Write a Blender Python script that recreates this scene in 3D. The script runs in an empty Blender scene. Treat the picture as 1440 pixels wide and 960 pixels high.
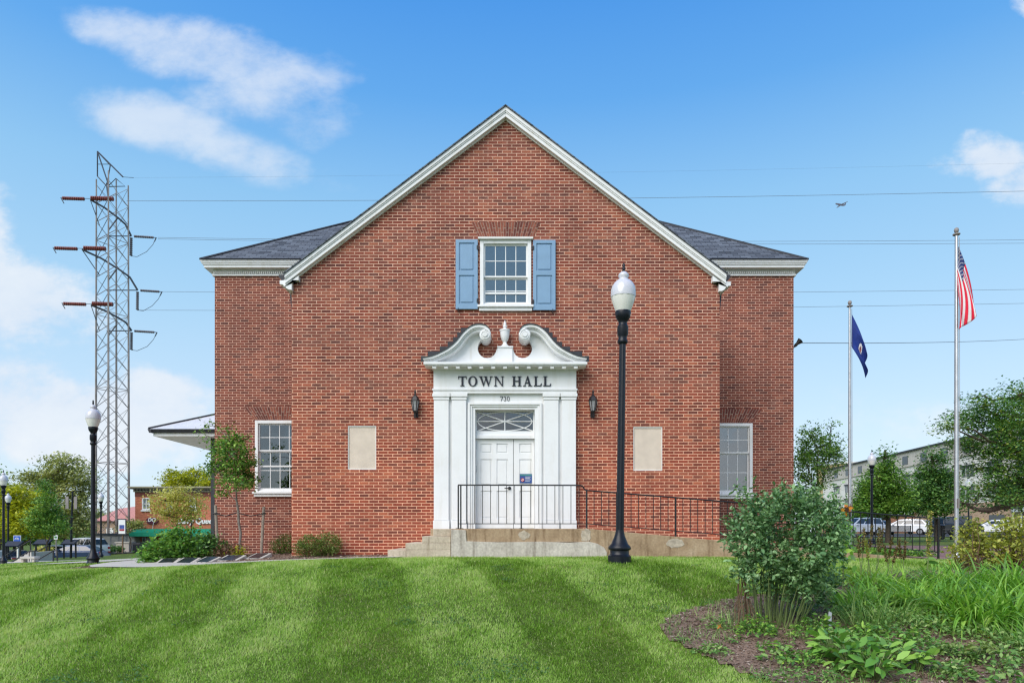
import bpy, math, random
import numpy as np
from mathutils import Vector, geometry
R = math.radians
random.seed(7)
rng = np.random.default_rng(11)
C = bpy.context.scene.collection
EYE = 0.6            # camera height above the ground at the building
HOR = 742.0          # horizon row of the 1440 x 960 photograph
FPX = 960.0          # focal length in those pixels
def P(px, py, d):
    return ((px - 720) / FPX * d, d, EYE + (HOR - py) / FPX * d)
def X(px, d): return (px - 720) / FPX * d
def Z(py, d): return EYE + (HOR - py) / FPX * d

# ------------------------------------------------------------------ tagging
def tag(o, label=None, cat=None, group=None, kind=None):
    if label: o['label'] = label
    if cat: o['category'] = cat
    if group: o['group'] = group
    if kind: o['kind'] = kind
    return o
def thing(name, label, cat, loc=(0, 0, 0), rotz=0, group=None):
    o = bpy.data.objects.new(name, None)
    C.objects.link(o)
    o.location = loc
    o.rotation_euler = (0, 0, rotz)
    o.empty_display_size = 0.2
    return tag(o, label, cat, group)
def children(o): return [c for c in o.children]
def copy_tree(o, parent=None):
    c = o.copy(); C.objects.link(c)
    if parent: c.parent = parent
    for ch in children(o): copy_tree(ch, c)
    return c

# ------------------------------------------------------------------ mesh builder
def finish(me, mats, smooth=None):
    for m in (mats if isinstance(mats, (list, tuple)) else [mats]): me.materials.append(m)
    n = len(me.polygons)
    if smooth:
        me.polygons.foreach_set('use_smooth', np.ones(n, bool))
        me.update()
        me.set_sharp_from_angle(angle=R(smooth))
def link(name, me, parent=None, loc=None):
    o = bpy.data.objects.new(name, me)
    C.objects.link(o)
    if parent is not None: o.parent = parent
    if loc: o.location = loc
    return o
class MB:
    def __init__(s, off=(0, 0, 0)):
        s.v = []; s.f = []; s.m = []; s.off = Vector(off)
    def add(s, vs, fs, mi=0):
        b = len(s.v)
        s.v += [tuple(v) for v in vs]
        s.f += [tuple(b + i for i in f) for f in fs]
        s.m += [mi] * len(fs)
        return s
    def box(s, x0, x1, y0, y1, z0, z1, mi=0):
        x0, x1 = min(x0, x1), max(x0, x1); y0, y1 = min(y0, y1), max(y0, y1); z0, z1 = min(z0, z1), max(z0, z1)
        v = [(x0, y0, z0), (x1, y0, z0), (x1, y1, z0), (x0, y1, z0), (x0, y0, z1), (x1, y0, z1), (x1, y1, z1), (x0, y1, z1)]
        return s.add(v, [(0, 3, 2, 1), (4, 5, 6, 7), (0, 1, 5, 4), (1, 2, 6, 5), (2, 3, 7, 6), (3, 0, 4, 7)], mi)
    def hexa(s, bot, top, mi=0):
        return s.add(list(bot) + list(top), [(0, 3, 2, 1), (4, 5, 6, 7), (0, 1, 5, 4), (1, 2, 6, 5), (2, 3, 7, 6), (3, 0, 4, 7)], mi)
    def plate(s, pts, y0, y1, mi=0, holes=()):
        """polygon(s) in the XZ plane extruded from y0 (front) to y1"""
        loops = [list(pts)] + [list(h) for h in holes]
        tri = geometry.tessellate_polygon([[Vector((p[0], p[1], 0)) for p in l] for l in loops])
        flat = [p for l in loops for p in l]
        n = len(flat)
        vs = [(p[0], y0, p[1]) for p in flat] + [(p[0], y1, p[1]) for p in flat]
        fs = []
        for t in tri:
            a, b, c = [flat[i] for i in t]
            ar = (b[0] - a[0]) * (c[1] - a[1]) - (b[1] - a[1]) * (c[0] - a[0])
            if abs(ar) < 1e-10: continue
            t = tuple(t) if ar > 0 else tuple(reversed(t))
            fs.append(t); fs.append(tuple(n + i for i in reversed(t)))
        k = 0
        for li, l in enumerate(loops):
            ar = sum(l[i][0] * l[(i + 1) % len(l)][1] - l[(i + 1) % len(l)][0] * l[i][1] for i in range(len(l)))
            flip = (ar > 0) == (li == 0)
            for i in range(len(l)):
                a, b = k + i, k + (i + 1) % len(l)
                q = (a, a + n, b + n, b) if flip else (a, b, b + n, a + n)
                fs.append(q)
            k += len(l)
        return s.add(vs, fs, mi)
    def prism(s, prof, axis, a0, a1, mi=0):
        """convex-ish profile extruded along x or y. prof: (y,z) for x, (x,z) for y"""
        n = len(prof)
        if axis == 'x': vs = [(a0, p[0], p[1]) for p in prof] + [(a1, p[0], p[1]) for p in prof]
        else: vs = [(p[0], a0, p[1]) for p in prof] + [(p[0], a1, p[1]) for p in prof]
        fs = [tuple(range(n)), tuple(reversed(range(n, 2 * n)))]
        fs += [(i, i + n, (i + 1) % n + n, (i + 1) % n) for i in range(n)]
        return s.add(vs, fs, mi)
    def tube(s, pts, r, n=8, mi=0, caps=True, flat=1.0):
        pts = [Vector(p) for p in pts]
        rs = r if isinstance(r, (list, tuple)) else [r] * len(pts)
        vs = []; up = None
        for i, p in enumerate(pts):
            d = (pts[min(i + 1, len(pts) - 1)] - pts[max(i - 1, 0)])
            d = d.normalized() if d.length > 1e-9 else Vector((0, 0, 1))
            if up is None:
                up = Vector((0, 0, 1)) if abs(d.z) < 0.9 else Vector((0, 1, 0))
            a = d.cross(up).normalized(); b = a.cross(d).normalized(); up = b
            for k in range(n):
                t = 2 * math.pi * k / n
                vs.append(p + a * math.cos(t) * rs[i] + b * math.sin(t) * rs[i] * flat)
        fs = []
        for i in range(len(pts) - 1):
            for k in range(n):
                k2 = (k + 1) % n
                fs.append((i * n + k, i * n + k2, (i + 1) * n + k2, (i + 1) * n + k))
        if caps:
            fs.append(tuple(reversed(range(n)))); fs.append(tuple((len(pts) - 1) * n + k for k in range(n)))
        return s.add(vs, fs, mi)
    def lathe(s, prof, c=(0, 0, 0), n=20, mi=0, flute=None):
        vs = []
        for (r, z) in prof:
            for k in range(n):
                t = 2 * math.pi * k / n
                rr = r * (1 - (flute if flute and k % 2 else 0))
                vs.append((c[0] + rr * math.cos(t), c[1] + rr * math.sin(t), c[2] + z))
        fs = []
        for i in range(len(prof) - 1):
            for k in range(n):
                k2 = (k + 1) % n
                fs.append((i * n + k, i * n + k2, (i + 1) * n + k2, (i + 1) * n + k))
        fs.append(tuple(reversed(range(n)))); fs.append(tuple((len(prof) - 1) * n + k for k in range(n)))
        return s.add(vs, fs, mi)
    def bar(s, a, b, w, mi=0):
        return s.tube([a, b], w * 0.7071, 4, mi)
    def build(s, name, mats, parent=None, smooth=None, bevel=0, loc=None):
        v = np.array(s.v, float) - np.array(s.off)
        me = bpy.data.meshes.new(name)
        me.from_pydata([tuple(p) for p in v], [], s.f)
        me.update()
        # metre-true planar UVs: u runs level along the face, v up the slope
        nl = len(me.loops)
        vi = np.empty(nl, int); me.loops.foreach_get('vertex_index', vi)
        np_ = len(me.polygons)
        nor = np.empty(np_ * 3); me.polygons.foreach_get('normal', nor); nor = nor.reshape(-1, 3)
        tot = np.empty(np_, int); me.polygons.foreach_get('loop_total', tot)
        ln = np.repeat(nor, tot, axis=0)
        co = np.array(s.v, float)[vi]
        u = np.cross(np.array([0, 0, 1.0]), ln)
        fl = np.abs(ln[:, 2]) > 0.985
        u[fl] = (1, 0, 0)
        u /= np.maximum(np.linalg.norm(u, axis=1, keepdims=True), 1e-9)
        w = np.cross(ln, u)
        uv = np.stack([(co * u).sum(1), (co * w).sum(1)], 1)
        lay = me.uv_layers.new(name='UVMap')
        lay.data.foreach_set('uv', uv.astype(np.float32).ravel())
        if any(s.m): me.polygons.foreach_set('material_index', np.array(s.m, np.int32))
        finish(me, mats, smooth)
        o = link(name, me, parent, loc)
        if bevel:
            b = o.modifiers.new('bevel', 'BEVEL'); b.width = bevel; b.segments = 2; b.limit_method = 'ANGLE'; b.angle_limit = R(40)
        return o

# ------------------------------------------------------------------ materials
def new_mat(name):
    m = bpy.data.materials.new(name); m.use_nodes = True
    nt = m.node_tree
    for n in list(nt.nodes): nt.nodes.remove(n)
    out = nt.nodes.new('ShaderNodeOutputMaterial')
    p = nt.nodes.new('ShaderNodeBsdfPrincipled')
    nt.links.new(p.outputs[0], out.inputs[0])
    return m, nt, p, out
def N(nt, t, **kw):
    n = nt.nodes.new(t)
    for k, v in kw.items():
        if k in n.inputs: n.inputs[k].default_value = v
        else: setattr(n, k, v)
    return n
def ramp(nt, stops, fac=None, interp='LINEAR'):
    r = nt.nodes.new('ShaderNodeValToRGB')
    r.color_ramp.interpolation = interp
    e = r.color_ramp.elements
    while len(e) < len(stops): e.new(0.5)
    for el, (p, c) in zip(e, stops):
        el.position = p; el.color = (*c, 1) if len(c) == 3 else c
    if fac is not None: nt.links.new(fac, r.inputs[0])
    return r
def noise(nt, scale, coord='Object', detail=4, rough=0.55, vec=None):
    n = N(nt, 'ShaderNodeTexNoise', Scale=scale, Detail=detail, Roughness=rough)
    if vec is None:
        t = nt.nodes.new('ShaderNodeTexCoord'); vec = t.outputs[coord]
    nt.links.new(vec, n.inputs['Vector'])
    return n
def mixc(nt, a, b, fac, mode='MIX'):
    m = nt.nodes.new('ShaderNodeMix'); m.data_type = 'RGBA'; m.blend_type = mode
    for i, v in ((6, a), (7, b)):
        if hasattr(v, 'is_linked'): nt.links.new(v, m.inputs[i])
        else: m.inputs[i].default_value = (*v, 1)
    if hasattr(fac, 'is_linked'): nt.links.new(fac, m.inputs[0])
    else: m.inputs[0].default_value = fac
    return m.outputs[2]
def bump(nt, p, h, dist, strength=0.6):
    b = N(nt, 'ShaderNodeBump', Distance=dist, Strength=strength)
    nt.links.new(h, b.inputs['Height']); nt.links.new(b.outputs[0], p.inputs['Normal'])
def mat(name, c, rough=0.6, var=0.12, scale=6, metal=0.0, bmp=0, bscale=60, spec=0.4, dark=None):
    """a plain surface with uneven tone, and optionally fine relief"""
    m, nt, p, out = new_mat(name)
    nz = noise(nt, scale)
    lo = tuple(x * (1 - var) for x in c) if dark is None else dark
    hi = tuple(min(1, x * (1 + var)) for x in c)
    r = ramp(nt, [(0.3, lo), (0.7, hi)], nz.outputs[0])
    nt.links.new(r.outputs[0], p.inputs['Base Color'])
    p.inputs['Roughness'].default_value = rough
    p.inputs['Metallic'].default_value = metal
    p.inputs['Specular IOR Level'].default_value = spec
    if bmp:
        b = noise(nt, bscale); bump(nt, p, b.outputs[0], bmp)
    return m
def brick_mat(name, reds, mortar, bw=0.2105, rh=0.0677, ms=0.0052, stain=True, soft=0.1, zsplit=None, dirt=0.5):
    m, nt, p, out = new_mat(name)
    tc = nt.nodes.new('ShaderNodeTexCoord')
    b = N(nt, 'ShaderNodeTexBrick', Scale=1.0)
    b.offset = 0.5; b.squash = 1.0
    b.inputs['Color1'].default_value = (0, 0, 0, 1); b.inputs['Color2'].default_value = (1, 1, 1, 1); b.inputs['Mortar'].default_value = (0.5, 0.5, 0.5, 1)
    b.inputs['Mortar Size'].default_value = ms; b.inputs['Mortar Smooth'].default_value = soft
    b.inputs['Brick Width'].default_value = bw; b.inputs['Row Height'].default_value = rh
    # slightly wavering courses
    wob = noise(nt, 3.0, vec=tc.outputs['UV'])
    add = N(nt, 'ShaderNodeVectorMath', operation='MULTIPLY_ADD')
    nt.links.new(wob.outputs['Color'], add.inputs[0]); add.inputs[1].default_value = (0.006, 0.004, 0); nt.links.new(tc.outputs['UV'], add.inputs[2])
    nt.links.new(add.outputs[0], b.inputs['Vector'])
    k = len(reds)
    r = ramp(nt, [(i / max(1, k - 1), c) for i, c in enumerate(reds)], b.outputs['Color'])
    fine = noise(nt, 35, vec=tc.outputs['UV'], detail=5)
    col = mixc(nt, r.outputs[0], ramp(nt, [(0.25, (0.45, 0.45, 0.45)), (0.75, (1.35, 1.3, 1.25))], fine.outputs[0]).outputs[0], 0.55, 'MULTIPLY')
    mo = mixc(nt, mortar, ramp(nt, [(0.3, (0.6, 0.58, 0.55)), (0.7, (1.2, 1.2, 1.2))], noise(nt, 9, vec=tc.outputs['UV']).outputs[0]).outputs[0], 0.7, 'MULTIPLY')
    c2 = mixc(nt, col, mo, b.outputs['Fac'])
    if stain:
        big = noise(nt, 0.9, vec=tc.outputs['UV'], detail=6, rough=0.62)
        c2 = mixc(nt, c2, ramp(nt, [(0.28, (0.72, 0.70, 0.71)), (0.5, (1, 1, 1)), (0.72, (1.18, 1.10, 1.05))], big.outputs[0]).outputs[0], 0.8, 'MULTIPLY')
        mp2 = nt.nodes.new('ShaderNodeMapping'); mp2.inputs['Scale'].default_value = (3.2, 0.32, 1); nt.links.new(tc.outputs['UV'], mp2.inputs[0])
        stk = noise(nt, 1.0, vec=mp2.outputs[0], detail=6, rough=0.65)
        c2 = mixc(nt, c2, ramp(nt, [(0.32, (0.74, 0.73, 0.74)), (0.5, (1, 1, 1)), (0.75, (1.1, 1.07, 1.05))], stk.outputs[0]).outputs[0], 0.6, 'MULTIPLY')
        # pale salt bloom
        sb = noise(nt, 1.7, vec=tc.outputs['UV'], detail=7, rough=0.7)
        f = ramp(nt, [(0.58, (0, 0, 0)), (0.8, (0.32, 0.32, 0.32))], sb.outputs[0])
        c2 = mixc(nt, c2, (0.55, 0.33, 0.25), f.outputs[0])
    if zsplit:
        # the lower courses are newer, more orange brick
        sp = nt.nodes.new('ShaderNodeSeparateXYZ'); nt.links.new(tc.outputs['UV'], sp.inputs[0])
        nn = noise(nt, 0.7, vec=tc.outputs['UV'])
        ma = N(nt, 'ShaderNodeMath', operation='MULTIPLY_ADD'); nt.links.new(nn.outputs[0], ma.inputs[0]); ma.inputs[1].default_value = -2.2; nt.links.new(sp.outputs[1], ma.inputs[2])
        mr = N(nt, 'ShaderNodeMapRange'); nt.links.new(ma.outputs[0], mr.inputs[0])
        mr.inputs[1].default_value = zsplit + 1.2; mr.inputs[2].default_value = zsplit - 1.6
        c2 = mixc(nt, c2, mixc(nt, c2, (1.22, 1.06, 0.94), 1.0, 'MULTIPLY'), mr.outputs[0])
    nt.links.new(c2, p.inputs['Base Color'])
    p.inputs['Roughness'].default_value = 0.85; p.inputs['Specular IOR Level'].default_value = 0.25
    inv = N(nt, 'ShaderNodeMath', operation='SUBTRACT'); inv.inputs[0].default_value = 1.0
    nt.links.new(b.outputs['Fac'], inv.inputs[1])
    bump(nt, p, inv.outputs[0], 0.006, 0.7)
    return m
def leaf_mat(name, cols, trans=0.3, rough=0.45, spec=0.35):
    m, nt, p, out = new_mat(name)
    a = nt.nodes.new('ShaderNodeAttribute'); a.attribute_name = 'rnd'
    k = len(cols)
    r = ramp(nt, [(i / max(1, k - 1), c) for i, c in enumerate(cols)], a.outputs['Fac'])
    nt.links.new(r.outputs[0], p.inputs['Base Color'])
    p.inputs['Roughness'].default_value = rough; p.inputs['Specular IOR Level'].default_value = spec
    t = nt.nodes.new('ShaderNodeBsdfTranslucent')
    warm = mixc(nt, r.outputs[0], (1.25, 1.2, 0.6), 1.0, 'MULTIPLY')
    nt.links.new(warm, t.inputs[0])
    mx = nt.nodes.new('ShaderNodeMixShader'); mx.inputs[0].default_value = trans
    nt.links.new(p.outputs[0], mx.inputs[1]); nt.links.new(t.outputs[0], mx.inputs[2]); nt.links.new(mx.outputs[0], out.inputs[0])
    return m
def glass_mat(name, refl=0.15, tint=(0.55, 0.6, 0.62), rough=0.02):
    m, nt, p, out = new_mat(name)
    nt.nodes.remove(p)
    tr = nt.nodes.new('ShaderNodeBsdfTransparent'); tr.inputs[0].default_value = (*tint, 1)
    gl = nt.nodes.new('ShaderNodeBsdfGlossy'); gl.inputs['Roughness'].default_value = rough
    lw = N(nt, 'ShaderNodeFresnel', IOR=1.5)
    ad = N(nt, 'ShaderNodeMath', operation='ADD'); nt.links.new(lw.outputs[0], ad.inputs[0]); ad.inputs[1].default_value = refl - 0.04
    mx = nt.nodes.new('ShaderNodeMixShader'); nt.links.new(ad.outputs[0], mx.inputs[0])
    nt.links.new(tr.outputs[0], mx.inputs[1]); nt.links.new(gl.outputs[0], mx.inputs[2]); nt.links.new(mx.outputs[0], out.inputs[0])
    return m

M = {}
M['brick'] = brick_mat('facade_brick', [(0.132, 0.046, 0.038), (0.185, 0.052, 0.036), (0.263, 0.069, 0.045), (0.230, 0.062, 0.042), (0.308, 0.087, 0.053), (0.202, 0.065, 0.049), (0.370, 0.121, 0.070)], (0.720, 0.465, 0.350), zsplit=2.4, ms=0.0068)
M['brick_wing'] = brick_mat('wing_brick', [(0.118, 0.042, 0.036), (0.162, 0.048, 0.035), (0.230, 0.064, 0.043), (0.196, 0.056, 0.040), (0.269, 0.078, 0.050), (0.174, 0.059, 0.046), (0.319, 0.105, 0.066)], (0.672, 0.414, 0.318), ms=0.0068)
M['offwhite'] = mat('aged_white_paint', (0.72, 0.71, 0.68), 0.6, 0.07, 5)
M['slate'] = brick_mat('roof_shingles', [(0.055, 0.064, 0.078), (0.11, 0.127, 0.155), (0.16, 0.185, 0.22), (0.08, 0.09, 0.11)], (0.028, 0.032, 0.04), bw=0.30, rh=0.14, ms=0.008, stain=False)
M['dark_edge'] = mat('dark_flashing', (0.035, 0.037, 0.045), 0.6, 0.25, 12)
M['shutter'] = mat('blue_shutter_paint', (0.205, 0.345, 0.51), 0.5, 0.05, 4)
M['stone'] = mat('stone_panel', (0.64, 0.545, 0.45), 0.85, 0.07, 5, bmp=0.002)
def stained(name, cols, streak, sscale=(9, 9, 0.9), grain=0.8, rough=0.9):
    """concrete with blotches and rain streaks"""
    m, nt, p, out = new_mat(name)
    tc = nt.nodes.new('ShaderNodeTexCoord')
    a = ramp(nt, [(0.28, cols[0]), (0.5, cols[1]), (0.72, cols[2])], noise(nt, 2.6, vec=tc.outputs['Object'], detail=7, rough=0.65).outputs[0])
    mp = nt.nodes.new('ShaderNodeMapping'); mp.inputs['Scale'].default_value = sscale; nt.links.new(tc.outputs['Object'], mp.inputs[0])
    s = ramp(nt, [(0.52, (0, 0, 0)), (0.72, (1, 1, 1))], noise(nt, 1.0, vec=mp.outputs[0], detail=6, rough=0.6).outputs[0])
    f = noise(nt, 24, vec=tc.outputs['Object'], detail=6, rough=0.7)
    c = mixc(nt, a.outputs[0], streak, s.outputs[0])
    c = mixc(nt, c, ramp(nt, [(0.3, (0.72, 0.7, 0.68)), (0.7, (1.22, 1.2, 1.18))], f.outputs[0]).outputs[0], grain if rough > .6 else grain * .12, 'MULTIPLY')
    nt.links.new(c, p.inputs['Base Color']); p.inputs['Roughness'].default_value = rough; p.inputs['Specular IOR Level'].default_value = 0.2
    bump(nt, p, f.outputs[0], 0.006 if rough > .6 else 0.0015)
    return m
M['white'] = stained('white_paint', [(0.76, 0.765, 0.765), (0.80, 0.81, 0.82), (0.82, 0.83, 0.84)], (0.73, 0.725, 0.70), (6, 6, 0.6), 0.35, 0.45)
M['tan'] = stained('tan_concrete', [(0.24, 0.165, 0.10), (0.40, 0.29, 0.185), (0.50, 0.39, 0.27)], (0.20, 0.13, 0.075))
M['conc'] = stained('grey_concrete', [(0.40, 0.36, 0.31), (0.55, 0.51, 0.45), (0.64, 0.60, 0.53)], (0.30, 0.265, 0.225))
M['steps'] = stained('step_concrete', [(0.43, 0.36, 0.275), (0.56, 0.485, 0.38), (0.64, 0.565, 0.46)], (0.37, 0.30, 0.225))
M['path'] = mat('walk_concrete', (0.52, 0.485, 0.43), 0.9, 0.1, 2, bmp=0.003)
M['iron'] = mat('black_iron', (0.012, 0.012, 0.014), 0.42, 0.3, 20, spec=0.5)
M['lamp_black'] = mat('lamp_black_paint', (0.006, 0.008, 0.014), 0.36, 0.3, 15, spec=0.35)
M['steel'] = mat('brushed_aluminium', (0.52, 0.53, 0.55), 0.38, 0.1, 8, metal=0.75)
M['galv'] = mat('galvanised_steel', (0.27, 0.245, 0.235), 0.7, 0.3, 1.2, metal=0.1)
M['galv_dark'] = mat('weathered_steel', (0.07, 0.085, 0.11), 0.6, 0.2, 2)
M['insul_red'] = mat('red_brown_insulator', (0.19, 0.042, 0.036), 0.45, 0.25, 3)
M['insul_grey'] = mat('grey_insulator', (0.12, 0.115, 0.14), 0.4, 0.2, 3)
M['wire'] = mat('wire_metal', (0.20, 0.25, 0.31), 0.7, 0.1, 1)
M['glass'] = glass_mat('window_glass', 0.15)
M['glass_bright'] = glass_mat('mirroring_window_glass', 0.26, rough=0.02)
M['glass_dark'] = mat('dark_glass', (0.02, 0.025, 0.03), 0.06, 0.2, 2, spec=0.8)
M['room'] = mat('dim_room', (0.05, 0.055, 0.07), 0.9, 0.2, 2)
M['curtain'] = mat('pale_curtain', (0.44, 0.45, 0.46), 0.9, 0.03, 3)
M['asphalt'] = mat('asphalt', (0.055, 0.055, 0.058), 0.9, 0.2, 1.2, bmp=0.004)
M['plaza'] = brick_mat('plaza_brick', [(0.20, 0.10, 0.095), (0.27, 0.145, 0.13), (0.30, 0.17, 0.15)], (0.30, 0.25, 0.22), bw=0.2, rh=0.1, stain=False)
M['bark'] = mat('bark', (0.085, 0.065, 0.05), 0.95, 0.35, 9, bmp=0.02, bscale=14)
M['bark_grey'] = mat('grey_bark', (0.20, 0.17, 0.145), 0.95, 0.25, 9, bmp=0.01, bscale=14)
M['wood_stake'] = mat('weathered_stake', (0.30, 0.25, 0.20), 0.9, 0.2, 14)
M['stem'] = mat('green_stem', (0.15, 0.20, 0.065), 0.6, 0.25, 12)
M['stem_brown'] = mat('dry_stem', (0.16, 0.10, 0.06), 0.85, 0.3, 12)
M['globe'] = mat('frosted_globe', (0.60, 0.60, 0.65), 0.18, 0.06, 30, spec=0.6)
def clear_globe():
    m, nt, p, out = new_mat('clear_ribbed_globe')
    p.inputs['Base Color'].default_value = (0.96, 0.95, 0.91, 1); p.inputs['Roughness'].default_value = 0.12; p.inputs['Specular IOR Level'].default_value = 0.8
    tr = nt.nodes.new('ShaderNodeBsdfTransparent'); tr.inputs[0].default_value = (0.97, 0.95, 0.9, 1)
    mx = nt.nodes.new('ShaderNodeMixShader'); mx.inputs[0].default_value = 0.85
    nt.links.new(tr.outputs[0], mx.inputs[1]); nt.links.new(p.outputs[0], mx.inputs[2]); nt.links.new(mx.outputs[0], out.inputs[0])
    return m
M['globe_low'] = clear_globe()
M['brass'] = mat('brass', (0.5, 0.38, 0.15), 0.35, 0.1, 8, metal=0.8)
M['letter'] = mat('dark_lettering', (0.018, 0.02, 0.032), 0.4, 0.1, 8)
# ------------------------------------------------------------------ terrain
CTRL = [(x, y, z) for x in (-4, 0, 4) for (y, z) in ((0, -1.1), (3, -0.98), (5.5, -0.65), (7.5, -0.30), (9.4, 0.0), (10.4, 0.065), (12, 0.05), (13.6, 0.0))]
CTRL = [(x, y, z - (0.05 if x < 0 and y > 9 else 0)) for x, y, z in CTRL]
CTRL += [(-4.8, 15.1, -0.02), (0, 15.1, 0), (4.6, 15.1, 0), (-7.8, 18, -0.14), (0, 18, -0.02), (7.4, 18, -0.03),
         (-6.2, 7.5, -0.45), (-6.6, 9.5, -0.20), (-7.0, 11.2, -0.12), (-6.5, 13.0, -0.17), (-9.0, 12.6, -0.22), (-9.5, 14.5, -0.28), (-8.2, 15.5, -0.2), (-12, 19, -0.42), (-10, 17, -0.3), (-17, 20.5, -0.62),
         (-15, 12, -0.5), (-12, 8, -0.75), (-10, 4, -1.1), (-24.6, 33, -1.15), (-29, 47, -1.42), (-34, 46, -1.5), (-30, 40, -1.35), (-20, 28, -0.85), (-30, 60, -1.55), (-45, 60, -2.4), (-60, 60, -2.8),
         (-40, 74, -1.6), (-60, 85, -2.4), (-32, 85, -1.7), (-14, 40, -0.9), (-25, 20, -1.0), (-40, 30, -1.9), (-60, 0, -2.2), (-100, 100, -3), (-200, 200, -4),
         (7.5, 7, -0.35), (7.5, 10.5, 0.02), (6.5, 13.6, -0.02), (8.6, 13.6, -0.05), (11, 12, -0.04), (10, 8.5, -0.2), (10, 5, -0.75), (9, 2, -1.05), (9.2, 18, -0.06), (12, 20, -0.08), (16, 24, -0.1), (17.4, 33, -0.18), (24, 45, -0.15),
         (40, 60, -0.12), (45, 72, -0.1), (60, 100, -0.15), (90, 140, -0.5), (16, 14, -0.1), (30, 25, -0.2), (60, 30, -0.5), (60, 0, -1.0),
         (0, 100, -1.2), (0, 50, -0.5), (200, 300, -2), (-300, 500, -5), (300, 500, -3), (0, 500, -4), (0, -40, -1.2), (-60, -40, -1.6), (60, -40, -1.2), (300, 0, -1), (-300, 0, -3), (400, 640, -3), (-400, 640, -5)]
_c = np.array(CTRL); _S = 30.0
def _k(r2): return 0.5 * r2 * np.log(r2 + 1e-9)
def _fit():
    p = _c[:, :2] / _S; n = len(p)
    d = ((p[:, None] - p[None]) ** 2).sum(-1)
    A = np.zeros((n + 3, n + 3)); A[:n, :n] = _k(d) + np.eye(n) * 2e-4
    A[:n, n] = 1; A[:n, n + 1:] = p; A[n, :n] = 1; A[n + 1:, :n] = p.T
    return np.linalg.solve(A, np.concatenate([_c[:, 2], np.zeros(3)])), p
_w, _p = _fit()
def HA(x, y):
    q = np.stack([np.asarray(x, float).ravel(), np.asarray(y, float).ravel()], 1) / _S
    out = np.empty(len(q))
    for i in range(0, len(q), 20000):
        qq = q[i:i + 20000]
        d = ((qq[:, None] - _p[None]) ** 2).sum(-1)
        out[i:i + 20000] = _k(d) @ _w[:-3] + _w[-3] + qq @ _w[-2:]
    return out.reshape(np.shape(x))
def H(x, y): return float(HA(np.array([x]), np.array([y]))[0])
def G(px, d): x = X(px, d); return (x, d, H(x, d))

def axis_pts(lo, hi, near_lo, near_hi, fine, grow=1.25):
    a = list(np.arange(near_lo, near_hi + 1e-6, fine)); s = fine
    while a[-1] < hi: s *= grow; a.append(min(hi, a[-1] + s))
    s = fine
    while a[0] > lo: s *= grow; a.insert(0, max(lo, a[0] - s))
    return np.array(a)
def grid_mesh(name, xs, ys, zf, m, mask=None, parent=None, lift=0.0):
    gx, gy = np.meshgrid(xs, ys)
    gz = zf(gx, gy) + lift
    nx, ny = len(xs), len(ys)
    v = np.stack([gx.ravel(), gy.ravel(), gz.ravel()], 1)
    idx = np.arange(nx * ny).reshape(ny, nx)
    q = np.stack([idx[:-1, :-1], idx[:-1, 1:], idx[1:, 1:], idx[1:, :-1]], -1).reshape(-1, 4)
    if mask is not None:
        cx = v[q].mean(1)
        q = q[mask(cx[:, 0], cx[:, 1])]
        used, inv = np.unique(q, return_inverse=True)
        v = v[used]; q = inv.reshape(-1, 4)
    me = bpy.data.meshes.new(name)
    me.from_pydata(v.tolist(), [], q.tolist()); me.update()
    lay = me.uv_layers.new(name='UVMap')
    vi = np.empty(len(me.loops), int); me.loops.foreach_get('vertex_index', vi)
    lay.data.foreach_set('uv', v[vi][:, :2].astype(np.float32).ravel())
    finish(me, m); me.polygons.foreach_set('use_smooth', np.ones(len(me.polygons), bool))
    return link(name, me, parent)
def strip(name, pts, w, m, lift=0.02, kind='structure', label=None, edge=0.0):
    pts = [Vector((p[0], p[1], 0)) for p in pts]
    dense = []
    for a, b in zip(pts, pts[1:]):
        n = max(1, int((b - a).length / 0.3))
        dense += [a.lerp(b, i / n) for i in range(n)]
    dense.append(pts[-1])
    mb = MB(); vs = []; fs = []
    for i, p in enumerate(dense):
        d = (dense[min(i + 1, len(dense) - 1)] - dense[max(0, i - 1)]).normalized()
        a = Vector((-d.y, d.x, 0)); ww = w[0] + (w[1] - w[0]) * i / len(dense) if isinstance(w, tuple) else w
        for k in range(5):
            q = p + a * ww * (k / 4 - 0.5)
            vs.append((q.x, q.y, H(q.x, q.y) + lift))
    for i in range(len(dense) - 1):
        for k in range(4):
            j = i * 5 + k
            fs.append((j, j + 5, j + 6, j + 1))
    mb.add(vs, fs)
    o = mb.build(name, m)
    return tag(o, label, None, None, kind)

# ---- zones
def in_bed(x, y):
    x = np.asarray(x); y = np.asarray(y)
    ang = np.arctan2(y - 6.5, x - 4.6)
    wob = 1 + 0.035 * np.sin(5 * ang + 1) + 0.02 * np.sin(11 * ang)
    ry = np.where(y > 6.5, 1.75 + np.clip(x - 3.6, 0, 4) * 0.55, 1.55)
    rx = np.where(x < 4.6, 3.15, 30)
    return ((x - 4.6) / rx) ** 2 + ((y - 6.5) / ry) ** 2 < wob ** 2
WALK = [(-2.2, 13.35), (-4.0, 13.25), (-5.6, 13.25), (-7.0, 13.65), (-8.1, 14.4), (-9.0, 16.0), (-9.8, 18.5), (-10.2, 21.0)]
WALK2 = [(-11.0, 34.0), (-18, 33), (-26, 34.5), (-36, 38)]
def dist_poly(x, y, pts):
    d = np.full(np.shape(x), 1e9)
    for (ax, ay), (bx, by) in zip(pts, pts[1:]):
        dx, dy = bx - ax, by - ay
        t = np.clip(((x - ax) * dx + (y - ay) * dy) / (dx * dx + dy * dy), 0, 1)
        d = np.minimum(d, np.hypot(x - ax - t * dx, y - ay - t * dy))
    return d
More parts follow.
